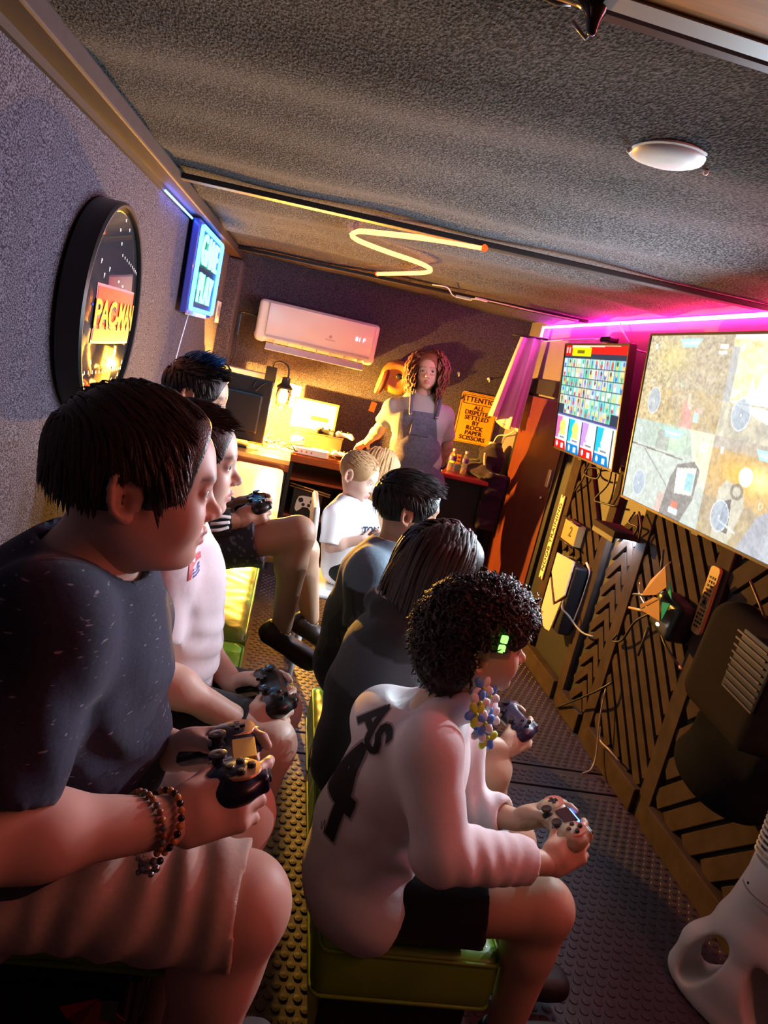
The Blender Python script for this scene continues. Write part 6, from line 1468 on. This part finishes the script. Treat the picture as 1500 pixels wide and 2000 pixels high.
M_hood = cloth('white_hoodie', (.76, .70, .71), .03, 260)
def hood(S):
    n, s_ = JH['neck'], nrm(JH['shL']-JH['shR']); b_ = V(-1, 0, 0)
    P_ = [n+s_*.088*math.sin(a)+V(.03-.095*math.cos(a), 0, -.012-.045*math.cos(a)+.02*abs(math.sin(a))) for a in np.linspace(-2.3, 2.3, 15)]
    for i in range(14): S.cap(P_[i], P_[i+1], .024+.012*math.cos(-2.3+i*.33)**2, .024+.012*math.cos(-2.3+(i+1)*.33)**2, .022)
    S.ell(n+V(-.100, 0, -.030), (.078, .118, .052), roty(-.35), .03); S.ell(n+V(-.060, 0, .035), (.045, .070, .026), roty(-.3), .012, -1); S.ell(JH['pelvis']+V(.0, 0, .01), (.150, .205, .125), None, .04)
    a_, c_ = PY(840, 1640, 1.25), PY(738, 1800, 1.25); t_ = nrm(c_-a_); nn_ = nrm(V(-t_[2], 0, t_[0])); nn_ = nn_ if nn_[0] > 0 else -nn_
    S.rbox((a_+c_)/2+nn_*.15+t_*.06+V(0, .1, 0), (.15, .45, .145), .006, np.stack([nn_, V(0, 1, 0), t_], 1), .008, -1)
pH = person('person', 'curly haired boy in a white number four hoodie and black shorts, leaning forward', (JH['pelvis'][0], 1.35, .35), HH, JH,
    dict(fine=.0030, coarse=.0068, hfine=.0031, bulk=.97, arm=(.043, .037, .024), leg=(.074, .060, .040), neck=.046, hands=gH, gaze=(.05, .0), tf=(.115, .112, .105, .065),
         shirt=dict(name='hoodie', mat=M_hood, grow=.016, sleeve=1.80, sgrow=.022, h=.0058, drop=.26, post=hood, ngap=.010, folds=[vnoise(32, 41, .0022), fold(JH['waist']+V(.04, -.10, .02), .0060, .12, 85, (.55, 0, 1)), fold(JH['pelvis']+V(-.03, -.12, .06), .005, .10, 90, (-.4, .1, 1)), fold(JH['chest']+V(-.02, -.12, -.06), .0045, .10, 80, (.8, 0, .6)), fold(JH['elR']+V(.05, -.02, .0), .0034, .07, 135, (1, 0, .35)), fold(JH['wrR']*.6+JH['elR']*.4, .0026, .06, 170, (1, .2, -.25)), fold(JH['elL']*.5+wH[1]*.5, .004, .10, 140, (1, 0, .2))]),
         shorts=dict(mat=M_blk, grow=.009, len=.62, hgrow=.022), shoes=MATS['black_sneaker'],
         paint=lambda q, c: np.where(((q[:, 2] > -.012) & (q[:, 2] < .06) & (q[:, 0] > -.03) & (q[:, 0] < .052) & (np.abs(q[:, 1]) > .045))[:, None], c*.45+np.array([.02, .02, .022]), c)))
capH = cap_hair(HH, .018, face=[((.098, 0, -.050), (.080, .2, .080)), ((.128, 0, .0), (.080, .09, .064)), ((.026, .082, -.022), (.038, .045, .050)), ((.026, -.082, -.022), (.038, .045, .050))], low=[((-.07, 0, -.115), (-.02, 0, -1))], noise=(70, .006, 7), ears=True,
    extra=lambda S, H: (S.ell(H.L(-.072, 0, -.045), np.array([.066, .074, .088])*H.sc, H.R, .03), S.ell(H.L(.035, 0, .075), np.array([.065, .068, .045])*H.sc, H.R, .03)))
keepH = lambda p: not (p[0] > .048 and p[2] < .036 and abs(p[1]) < .1) and not (abs(p[1]) > .050 and -.052 < p[0] < .03 and p[2] < .022) and p[0] < .125
lkH = [locks(HH, 1900, lambda u: (u[2] > -.75 and u[0] < .0) or (u[2] > .1 and u[0] < .75), lambda u: V(.1, 0, -.25), lambda u, r: r.uniform(.05, .08), (.18, .36), .0030, curl=1.6, seed=41, jitter=1.1, freq=15, segs=10, taper=.6, keep=keepH),
       locks(HH, 360, lambda u: u[2] > .3 and u[0] > .15, lambda u: V(.5, 0, .0), lambda u, r: r.uniform(.05, .08), (.28, .42), .0030, curl=1.6, seed=42, jitter=1.0, freq=15, segs=10, taper=.6, keep=keepH),
       locks(HH, 560, lambda u: u[0] < -.2 and u[2] < .15 and u[2] > -.85, lambda u: V(0, 0, -.4), lambda u, r: r.uniform(.04, .07), (.02, .12), .0030, curl=1.6, seed=44, jitter=1.0, freq=15, segs=9, taper=.6, rad=(.128, .084, .160), keep=lambda p: not (abs(p[1]) > .050 and p[0] > -.055 and p[2] < .020)),
       locks(HH, 440, lambda u: u[0] < -.3 and u[2] < .1, lambda u: V(-.05, 0, -.8), lambda u, r: r.uniform(.06, .10), (.20, .38), .0030, curl=1.4, seed=43, jitter=.8, freq=15, segs=10, taper=.6)]
add_hair(pH, HH, M_hair_dkbr, capH, lkH, .0034)
hoodie_o = [o for o in pH.children if o.name.startswith('hoodie')][0]
ax_ = nrm(JH['neck']-JH['pelvis']); bd_ = nrm(V(-.62, -.78, .15)); ri_ = nrm(np.cross(ax_, bd_)); up_ = np.cross(bd_, ri_); RB_ = np.stack([ri_, up_, bd_], 1)
M_prb = mat('hoodie_black_print', (.015, .013, .014), .7); M_prg = mat('hoodie_grey_print', (.35, .32, .33), .7)
def hprint(name, txt, size, px, py, yy, m, rot=0.0, off=.0022, bold=.004, sx=1.0, par=pH):
    v, f = text_mesh(txt, size, 0.0, bold); v = (v*V(sx, 1, 1)) @ rotz(rot).T @ RB_.T + PY(px, py, yy)
    v, f = ray_project(v, f, hoodie_o, -bd_, off, 3); return obj_from(name, v, f, m, par)
hprint('number_outline', '4', .30, 668, 1535, 1.30, M_prg, .05, .0016, .011, .8); hprint('number', '4', .30, 668, 1535, 1.30, M_prb, .05, .0026, .005, .8)
for ch_, px_, py_, ro_ in (('A', 716, 1412, -.30), ('S', 750, 1440, -.42)): hprint('name_letter_outline', ch_, .085, px_, py_, 1.27, M_prg, ro_, .0016, .006); hprint('name_letter', ch_, .085, px_, py_, 1.27, M_prb, ro_, .0026, .003)
sc_ = arc_pts([PY(635, 1600, 1.3), PY(641, 1612, 1.3), PY(646, 1595, 1.3), PY(652, 1612, 1.3), PY(658, 1608, 1.3), PY(664, 1600, 1.3), PY(668, 1612, 1.3), PY(682, 1622, 1.3)], 5)
q = MB(); q.tube(sc_, .0012, 4, caps=False); v, f = ray_project(np.vstack(q.v), q.f, hoodie_o, -bd_, .003, 0); obj_from('signature', v, f, M_prb, pH)
gamepad('rose and camouflage controller with a blue light bar held by the hoodie boy', CH, RH, mat('gamepad_camo', srgb(170, 150, 120)[:3], .4, var=.5, vscale=45), mat('gamepad_rose', srgb(215, 140, 115)[:3], .35, .3), True, 'sym', emat('light_bar_blue', (.08, .2, 1.0), 6), mat('touchpad_plum', (.035, .012, .022), .3))
# green light clip in the hair
ck = thing('light_clip', 'small glowing green clip in the curly hair', 'hair clip', HH.L(.0, -.1, .03))
for k in (0, 1): q = MB(); q.box(HH.L(.008+.002*k, -.108, .031+.021*k), (.014, .008, .016), None, 0, .003); q.build('bead', emat('clip_green', (.25, 1.0, .12), 2.2), ck)
# flower garland round the neck
gl = thing('flower_garland', 'blue and green flower garland round the hoodie boy neck', 'garland', JH['neck'])
M_fl = [mat('petal_blue', srgb(90, 150, 240)[:3], .5), mat('petal_green', srgb(190, 235, 80)[:3], .5), mat('petal_white', (.75, .82, .85), .5)]
for k, (px, py, yy) in enumerate(((935, 1372, 1.235), (942, 1345, 1.25), (928, 1395, 1.225), (945, 1412, 1.23), (950, 1440, 1.24), (938, 1425, 1.235), (955, 1360, 1.28), (958, 1400, 1.30))):
    c = PY(px, py, yy); n = nrm(V(.35, -.9, .3)); u = nrm(np.cross(V(0, 0, 1), n)); w_ = np.cross(n, u); fo = None
    for j in range(5):
        a = j*2*PI/5+k; d_ = u*math.cos(a)+w_*math.sin(a); q = MB(); q.sphere(c+d_*.014+n*.002, (.014, .010, .0035), 8, 5, np.stack([d_, np.cross(n, d_), n], 1)); q.build('petal', M_fl[0] if j % 2 else M_fl[(k % 2)*1+1 if k % 3 else 2], gl, True)
    q = MB(); q.sphere(c+n*.004, .005, 8, 5); q.build('flower_centre', M_fl[1], gl, True)

# ------------------------------------------------------------------ long haired child in black behind
HG = Head(PY(868, 1108, 1.72), 8, 4, 0, .93, 1.0, SK_H, .0050)
CG = PY(1000, 1408, 1.74); RG = gframe(10, 22, 0); gG, wG = grips(CG, RG, .88)
JG = dict(neck=PY(800, 1190, 1.72), chest=PY(765, 1265, 1.72), waist=PY(725, 1350, 1.72), pelvis=PY(700, 1440, 1.72), shR=PY(770, 1255, 1.63), shL=PY(810, 1240, 1.84), elR=PY(800, 1420, 1.63), elL=PY(830, 1390, 1.85), wrR=wG[0], wrL=wG[1],
          hipR=PY(720, 1475, 1.67), hipL=PY(735, 1440, 1.80), knR=PY(958, 1500, 1.66), knL=PY(945, 1470, 1.86), anR=PY(940, 1680, 1.67), anL=PY(930, 1640, 1.86))
gG[0]['arm'] = JG['elR']*.25+wG[0]*.75; gG[1]['arm'] = JG['elL']*.25+wG[1]*.75
def hoodG(v):
    c = np.tile(np.array([.012, .012, .014]), (len(v), 1)); d = (v-JG['chest']) @ nrm(JG['neck']-JG['pelvis']); m = (d > -.10) & (d < .03) & (v[:, 0] < JG['chest'][0]+.04); c[m] = (.050, .055, .065); return c
def collG(S):
    n = JG['neck']
    for i in range(9):
        a = -2.2+i*.55; a2 = a+.55; r = .075
        S.cap(n+V(-.02-r*math.cos(a), r*math.sin(a), .005), n+V(-.02-r*math.cos(a2), r*math.sin(a2), .005), .026, .026, .02)
pG = person('person', 'child with long dark hair in a black and grey hooded top', (JG['pelvis'][0], 1.72, .35), HG, JG,
    dict(fine=.0042, coarse=.0085, hfine=.0036, bulk=.92, arm=(.039, .034, .023), leg=(.066, .054, .036), hands=gG, tf=(.10, .10, .10, .06),
         shirt=dict(name='hooded_top', mat=mat('black_grey_top', (.02, .02, .02), .8, attr='tint', sheen=.3, bump=(60, .3, .005)), paint=hoodG, grow=.018, sleeve=1.75, sgrow=.018, drop=.4, extra=collG, ngap=.02, folds=[vnoise(34, 51, .003)]),
         shorts=dict(mat=M_blk, grow=.012, len=.6, hgrow=.02), shoes=MATS['black_sneaker']))
q = MB(); q.tube([JG['neck']+V(-.02-.070*math.cos(a), .070*math.sin(a), .03) for a in np.linspace(-1.2, 1.2, 10)], .012, 6); q.build('pale_collar', cloth('grey_collar', (.42, .38, .40), .08), pG, True)
capG = cap_hair(HG, .010, face=[((.104, 0, -.050), (.064, .2, .080)), ((.130, 0, .0), (.058, .06, .075))], noise=(40, .003, 9), extra=lambda S, H: S.ell(H.L(-.055, 0, -.06), np.array([.060, .075, .10])*H.sc, H.R, .04), ears=False)
lkG = [locks(HG, 1300, lambda u: u[0] < .55 and (u[2] > -.2), lambda u: V(-.25, .45*np.sign(u[1]), -.3) if u[2] > .55 else V(-.35, .1*np.sign(u[1]), -.9), lambda u, r: r.uniform(.16, .26), (.12, .24), .0055, grav=.75, seed=51, segs=10, jitter=.12, keep=lambda p: not (p[0] > .045 and p[2] < .02))]
add_hair(pG, HG, M_hair_dkbr, capG, lkG)
gamepad('dark purple controller held by the long haired child', CG, RG, mat('gamepad_purple', (.03, .018, .045), .35, coat=.3), None, None, 'off')

# ------------------------------------------------------------------ boy in the camouflage shirt
HC = Head(PY(798, 1010, 2.03)+V(.008, .070, .010), 6, 4, 0, .95, 1.0, SK_T, .0046, 1.0)
CC = PY(905, 1200, 2.1); RC = gframe(10, 20, 0); gC, wC = grips(CC, RC, .92)
JC = dict(neck=PY(770, 1068, 2.12), chest=PY(745, 1125, 2.12), waist=PY(710, 1205, 2.12), pelvis=PY(690, 1280, 2.12), shR=PY(720, 1115, 1.98), shL=PY(770, 1100, 2.26), elR=PY(705, 1240, 1.93), elL=PY(790, 1200, 2.28), wrR=wC[0], wrL=wC[1],
          hipR=PY(700, 1310, 2.04), hipL=PY(715, 1285, 2.2), knR=PY(890, 1335, 2.0), knL=PY(890, 1300, 2.26), anR=PY(880, 1490, 2.0), anL=PY(880, 1450, 2.26))
gC[0]['arm'] = JC['elR']*.25+wC[0]*.75; gC[1]['arm'] = JC['elL']*.25+wC[1]*.75
def camo(v):
    g1 = vnoise(38, 61)(v[:, 0], v[:, 1], v[:, 2]); g2 = vnoise(55, 62)(v[:, 0], v[:, 1], v[:, 2]); c = np.tile(np.array([.022, .026, .018]), (len(v), 1)); c[g1 > .35] = (.055, .055, .035); c[g2 > .5] = (.010, .011, .010)
    d = (v-JC['chest']) @ nrm(JC['neck']-JC['pelvis']); m = d > -.005; c[m] = (.12, .17, .22); return c
pC = person('person', 'short haired boy in a blue and dark camouflage shirt facing the televisions', (JC['pelvis'][0], 2.12, .35), HC, JC,
    dict(fine=.0040, coarse=.0085, hfine=.0042, bulk=1.0, arm=(.044, .038, .025), leg=(.074, .060, .040), neck=.048, hands=gC,
         shirt=dict(mat=mat('camouflage_shirt', (.03, .03, .02), .75, attr='tint', sheen=.2, bump=(60, .3, .005)), paint=camo, grow=.016, sleeve=.9, sgrow=.022, h=.0075, folds=[vnoise(34, 65, .003)]),
         shorts=dict(mat=M_blk, grow=.012, len=.8), shoes=MATS['black_sneaker']))
capC = cap_hair(HC, .010, face=[((.098, 0, -.048), (.064, .2, .074)), ((.122, 0, .010), (.072, .085, .070))], low=[((-.06, 0, -.062), (-.12, 0, -1))], noise=(60, .0015, 10))
add_hair(pC, HC, M_hair_black, capC, [locks(HC, 260, lambda u: abs(u[1]) > .45 and .15 < u[0] < .75 and -.1 < u[2] < .6, lambda u: V(.25, .1*np.sign(u[1]), -.9), lambda u, r: r.uniform(.014, .024), (.03, .06), .0026, seed=63, keep=basic_keep), locks(HC, 1000, lambda u: u[2] > -.15 and u[0] < .72, lambda u: V(.8, .12*np.sign(u[1]), -.1) if u[2] > .35 else V(.4, 0, -.85), lambda u, r: r.uniform(.04, .065), (.08, .17), .0045, seed=61, keep=basic_keep)])
gamepad('black controller held by the camouflage shirt boy', CC, RC, MATS['gamepad_black'], None, None, 'off')

# ------------------------------------------------------------------ small blond boy on a white chair
ch = thing('white_chair', 'white plastic chair under the small blond boy', 'chair', (.36, 3.1, 0))
M_chw = mat('chair_white', (.75, .73, .70), .3, coat=.2)
S = Shape(); S.rbox((.40, 3.1, .468), (.19, .19, .014), .012, None, .01); v, f = S.mesh(.008); obj_from('seat', v, f, M_chw, ch, True)
S = Shape(); S.rbox((.208, 3.1, .66), (.014, .18, .19), .012, roty(-.08), .01); v, f = S.mesh(.008); obj_from('backrest', v, f, M_chw, ch, True)
for sx in (.24, .56):
    for sy in (-.16, .16): q = MB(); q.tube([(sx, 3.1+sy, .46), (sx+(.02 if sx > .4 else -.02), 3.1+sy*1.1, .0)], [.016, .012], 8); q.build('leg', M_chw, ch, True)
HB = Head(PY(700, 928, 3.10), -22, 16, 0, .90, 1.05, (.66, .42, .33), .0030, .85)
JB = dict(neck=PY(688, 975, 3.12), chest=PY(680, 1015, 3.12), waist=PY(676, 1060, 3.12), pelvis=PY(672, 1098, 3.12), shR=PY(655, 1008, 3.02), shL=PY(712, 1000, 3.20), elR=PY(645, 1066, 2.98), elL=PY(725, 1050, 3.2), wrR=PY(706, 1054, 2.96), wrL=PY(728, 1040, 3.08),
          hipR=PY(668, 1110, 3.06), hipL=PY(690, 1100, 3.20), knR=PY(745, 1105, 3.0), knL=PY(755, 1095, 3.15), anR=PY(740, 1200, 3.0), anL=PY(750, 1190, 3.15))
hb = [dict(wrist=JB['wrR'], d=nrm(V(1, .5, .1)), n=V(0, .3, 1), s=V(.3, 1, 0), size=.78, curl=(35, 40, 45, 50), arm=JB['elR']*.3+JB['wrR']*.7, armr=.021), dict(wrist=JB['wrL'], d=nrm(V(.8, -.6, .1)), n=V(0, -.3, 1), s=V(.3, -1, 0), size=.78, curl=(35, 40, 45, 50), arm=JB['elL']*.3+JB['wrL']*.7, armr=.021)]
pB = person('person', 'small blond boy in a printed white tee looking down', (JB['pelvis'][0], 3.12, .52), HB, JB,
    dict(fine=.0044, coarse=.0075, hfine=.0042, bulk=.80, arm=(.034, .029, .020), leg=(.055, .045, .03), neck=.036, hands=hb,
         shirt=dict(mat=M_wtee, grow=.014, sleeve=.95, sgrow=.024, h=.006, folds=[vnoise(38, 71, .0025)]), shorts=dict(mat=M_blk, grow=.010, len=.8), shoes=MATS['black_sneaker'], tintkw=dict(brow=(.35, .2, .1))))
capB = cap_hair(HB, .005, face=[((.098, 0, -.048), (.066, .2, .076)), ((.122, 0, .012), (.074, .085, .076))], low=[((-.06, 0, -.055), (-.2, 0, -1))], noise=(60, .001, 10))
add_hair(pB, HB, M_hair_blond, capB, [locks(HB, 500, lambda u: u[2] > .25 and u[0] < .7, lambda u: V(.9, .1, -.1), lambda u, r: r.uniform(.02, .03), (.03, .06), .0032, seed=71, keep=basic_keep)], .005)
v, f = text_mesh('TOM', .042, .0008, .002); n_ = nrm(V(.55, -.83, 0)); u_ = nrm(np.cross(V(0, 0, 1), n_)); obj_from('chest_print', v @ np.stack([u_, V(0, 0, 1), n_], 1).T + (JB['chest']+n_*.098+V(.045, 0, -.01)), f, mat('print_navy', (.02, .03, .06), .6), pB)
# girl with long blond hair behind him
HK = Head(PY(742, 920, 3.43), -15, 8, 0, .93, 1.0, (.62, .40, .30), .004)
JK = dict(neck=PY(728, 985, 3.40), chest=PY(722, 1030, 3.42), waist=PY(705, 1090, 3.44), pelvis=PY(702, 1140, 3.44), shR=PY(672, 1010, 3.36), shL=PY(745, 1015, 3.52), elR=PY(668, 1085, 3.34), elL=PY(755, 1080, 3.54), wrR=PY(725, 1090, 3.28), wrL=PY(760, 1080, 3.40), hipR=PY(690, 1150, 3.36), hipL=PY(715, 1150, 3.54), knR=PY(775, 1140, 3.34), knL=PY(785, 1135, 3.52), anR=PY(760, 1240, 3.34), anL=PY(775, 1235, 3.52))
pK = person('person', 'girl with long straight blond hair behind the small blond boy', (JK['pelvis'][0], 3.44, .4), HK, JK,
    dict(fine=.0050, coarse=.008, bulk=.85, arm=(.034, .029, .020), leg=(.058, .048, .03), neck=.038, shirt=dict(mat=cloth('tan_top', (.35, .22, .12), .08), grow=.012, sleeve=.7, h=.008), shorts=dict(mat=M_blk, h=.008), shoes=MATS['black_sneaker']))
q = MB(); q.box((JK['pelvis'][0]-.03, 3.50, .185), (.20, .26, .37), bev=.01); tag(q.build('black_pouf', M_shelfd), 'dark boxed pouf under the long blond haired girl', 'stool')
capK = cap_hair(HK, .010, face=[((.104, 0, -.050), (.064, .2, .080)), ((.130, 0, .0), (.056, .05, .080))], noise=(40, .002, 9), ears=False)
add_hair(pK, HK, M_hair_blondl, capK, [locks(HK, 900, lambda u: u[0] < .6 and u[2] > -.2, lambda u: V(.0, .5*np.sign(u[1]), -.35) if u[2] > .5 else V(-.02, .12*np.sign(u[1]), -1), lambda u, r: r.uniform(.26, .36), (.10, .22), .0058, grav=.7, seed=81, segs=9, jitter=.08, keep=lambda p: not (p[0] > .05 and abs(p[1]) < .055 and p[2] < .02))], .005)

# ------------------------------------------------------------------ woman in denim overalls leaning on the desk
HO = Head(PY(836, 724, 4.60), -101, 2, 8, .98, 1.02, (.62, .40, .31), .0052)
JO = dict(neck=PY(822, 775, 4.63), chest=PY(818, 818, 4.63), waist=PY(812, 870, 4.66), pelvis=PY(808, 925, 4.70), shR=PY(768, 797, 4.64), shL=PY(868, 812, 4.64), elR=PY(742, 838, 4.72), elL=PY(872, 868, 4.74), wrR=PY(716, 864, 4.86), wrL=PY(861, 910, 4.88),
          hipR=PY(790, 935, 4.68), hipL=PY(838, 945, 4.68), knR=PY(775, 1040, 4.60), knL=PY(815, 1050, 4.60), anR=PZ(752, 1160, .08), anL=PZ(790, 1170, .08))
ho = [dict(wrist=JO['wrR'], d=nrm(V(-.35, .75, -.45)), n=V(0, 0, -1), s=V(1, .3, 0), size=.98, curl=(18, 20, 22, 24), arm=JO['elR']*.3+JO['wrR']*.7, armr=.025), dict(wrist=JO['wrL'], d=nrm(V(.1, .9, -.12)), n=V(0, 0, -1), s=V(-1, .3, 0), size=.98, curl=(18, 20, 22, 24), arm=JO['elL']*.3+JO['wrL']*.7, armr=.025)]
M_denim = cloth('grey_denim', (.14, .13, .19), .22, 60)
pO = person('person', 'long haired woman in glasses and denim overalls leaning back on the desk', (JO['pelvis'][0], 4.68, 0), HO, JO,
    dict(fine=.0046, coarse=.0095, hfine=.0048, bulk=1.08, arm=(.048, .040, .026), leg=(.090, .064, .042), neck=.050, hands=ho, tw=(.165, .135, .160, .10), tf=(.12, .105, .110, .065),
         shirt=dict(mat=cloth('grey_tee', (.42, .42, .40), .06), grow=.012, sleeve=.72, sgrow=.022, h=.007, drop=-.5, folds=[vnoise(30, 91, .003)]), shoes=MATS['black_sneaker'], footdir=V(-.1, -1, 0), tintkw=dict(lip=(.50, .14, .14))))
S = Shape(); tw_ = np.array((.165, .135, .160, .10))*1.08; tf_ = np.array((.12, .105, .110, .065))*1.08; sd_ = nrm(JO['shL']-JO['shR'])
S.loft([JO['pelvis']-V(0, 0, .03), JO['waist'], JO['chest']+V(0, 0, -.03)], tw_[:3]*np.array([1, 1, .66])+.014, tf_[:3]+np.array([.022, .030, .034]), sd_, .05)
for q_ in 'RL': S.cap(JO['hip'+q_], JO['kn'+q_], .105, .080, .04); S.cap(JO['kn'+q_], JO['an'+q_], .080, .070, .03)
S.plane(JO['chest']+V(0, 0, .045), V(0, .25, 1)); S.plane(JO['chest']+V(0, .02, 0), V(0, 1, .35)) if False else None
S.disp(vnoise(30, 95, .003)); v, f = S.mesh(.010); obj_from('overalls', v, f, M_denim, pO, True)
for s_ in (-1, 1):
    a = JO['chest']+sd_*.085*s_+V(0, -.135, .035); q = MB(); q.tube(arc_pts([a, a+V(0, .015, .05)+sd_*.005*s_, a+V(0, .06, .115)+sd_*.01*s_, a+V(0, .14, .12)], 5), .012, 6); q.build('strap', M_denim, pO, True)
    q = MB(); q.sphere(a+V(0, -.012, .0), .010, 10, 6); q.build('buckle', M_chrome, pO, True)
osh = [o for o in pO.children if o.name.startswith('shirt')][0]
def bib(name, P_, m, off):
    n1, n2 = 14, 16; A_ = [PY(a, b_, 4.45) for a, b_ in P_]; G = []
    for i in range(n1+1):
        for j in range(n2+1):
            u, w_ = i/n1, j/n2; G.append((A_[0]*(1-u)+A_[1]*u)*(1-w_)+(A_[3]*(1-u)+A_[2]*u)*w_)
    F = [[i*(n2+1)+j, (i+1)*(n2+1)+j, (i+1)*(n2+1)+j+1, i*(n2+1)+j+1] for i in range(n1) for j in range(n2)]
    v, f = ray_project(G, F, osh, ray(818, 830), off, 0); return obj_from(name, v, f, m, pO, True)
bib('bib', ((782, 798), (852, 808), (856, 884), (772, 872)), M_denim, .010)
q = MB(); q.box(JO['chest']+V(0, -.142, -.045), (.13, .012, .10), rotz(.12), bev=.004); q.build('bib_pocket', cloth('denim_pocket', (.11, .10, .155), .2, 60), pO)
q = MB(); q.tube([JO['wrL']+(JO['elL']-JO['wrL'])*.10+V(.031*math.cos(a), .012*math.sin(a), .031*math.sin(a)) for a in np.linspace(0, 2*PI, 14)[:-1]], .010, 6, closed=True); wt_ = tag(q.build('wristwatch', M_plast_b, None, True), 'black wristwatch on the woman wrist by the bottles', 'watch')
for y in (-1, 1): q = MB(); q.tube([HO.L(.094+.002*math.cos(a), .034*y+.021*math.cos(a), -.004+.019*math.sin(a)) for a in np.linspace(0, 2*PI, 18)[:-1]], .0012, 5, closed=True); q.build('glasses_rim', M_chrome, pO, True)
capO = cap_hair(HO, .010, face=[((.104, 0, -.050), (.066, .2, .085)), ((.120, 0, .012), (.070, .062, .078))], noise=(40, .003, 9), ears=False)
lkO = [locks(HO, 800, lambda u: u[0] < .62 and u[2] > -.1, lambda u: V(.05, .75*np.sign(u[1]+.15), -.3) if u[2] > .4 else V(.06, .15*np.sign(u[1]), -1), lambda u, r: r.uniform(.24, .34), (.12, .30), .0068, grav=.55, seed=91, segs=12, curl=.95, freq=20, jitter=.15, keep=lambda p: not (p[0] > .040 and abs(p[1]) < .066))]
add_hair(pO, HO, M_hair_auburn, capO, lkO, .005)
# ------------------------------------------------------------------ bead bracelets on the near wrist
fw = nrm(wN[0]-JN['elR']); u0 = nrm(np.cross(fw, V(0, 0, 1))); v0 = np.cross(fw, u0)
for bi, (off, lab, cols) in enumerate(((-.030, 'bead bracelet of grey and amber stones on the navy boy wrist', [(.16, .17, .16), (.30, .12, .05), (.45, .22, .08)]), (-.012, 'bead bracelet of orange and black stones with white letter beads', [(.60, .26, .06), (.015, .012, .012), (.62, .30, .08), (.02, .015, .015)]))):
    br = thing('bead_bracelet', lab, 'bracelet', wN[0]+fw*off)
    for k in range(26):
        a = 2*PI*k/26; r_ = .0335+(.006 if math.sin(a) > .6 else 0); p = wN[0]+fw*(off+.012*math.cos(a+bi))+r_*(u0*math.cos(a)+v0*math.sin(a))
        wh = 4 <= k <= 8
        q = MB()
        if wh: q.box(p, (.0062, .0062, .0062), None, 0, .001); q.build('letter_bead', MATS['white_plastic'], br)
        else: q.sphere(p, .0042, 8, 6); q.build('bead', mat('bead_%d_%d' % (bi, k % len(cols)), cols[k % len(cols)], .25, coat=.5), br, True)

cm = wN[0]+fw*(-.018)+V(0, -.012, -.048)
ch_ = thing('bracelet_charm', 'small silver animal charm dangling from the bead bracelets', 'charm', cm)
q = MB(); q.sphere(cm, (.010, .008, .007), 10, 7); q.build('shell', M_chrome, ch_, True)
for a in (.6, 2.2, 3.9, 5.4): q = MB(); q.sphere(cm+V(.010*math.cos(a), -.002, .009*math.sin(a)), .0036, 8, 5); q.build('foot', M_chrome, ch_, True)
q = MB(); q.sphere(cm+V(.011, -.003, .002), .0045, 8, 5); q.build('head', M_chrome, ch_, True)
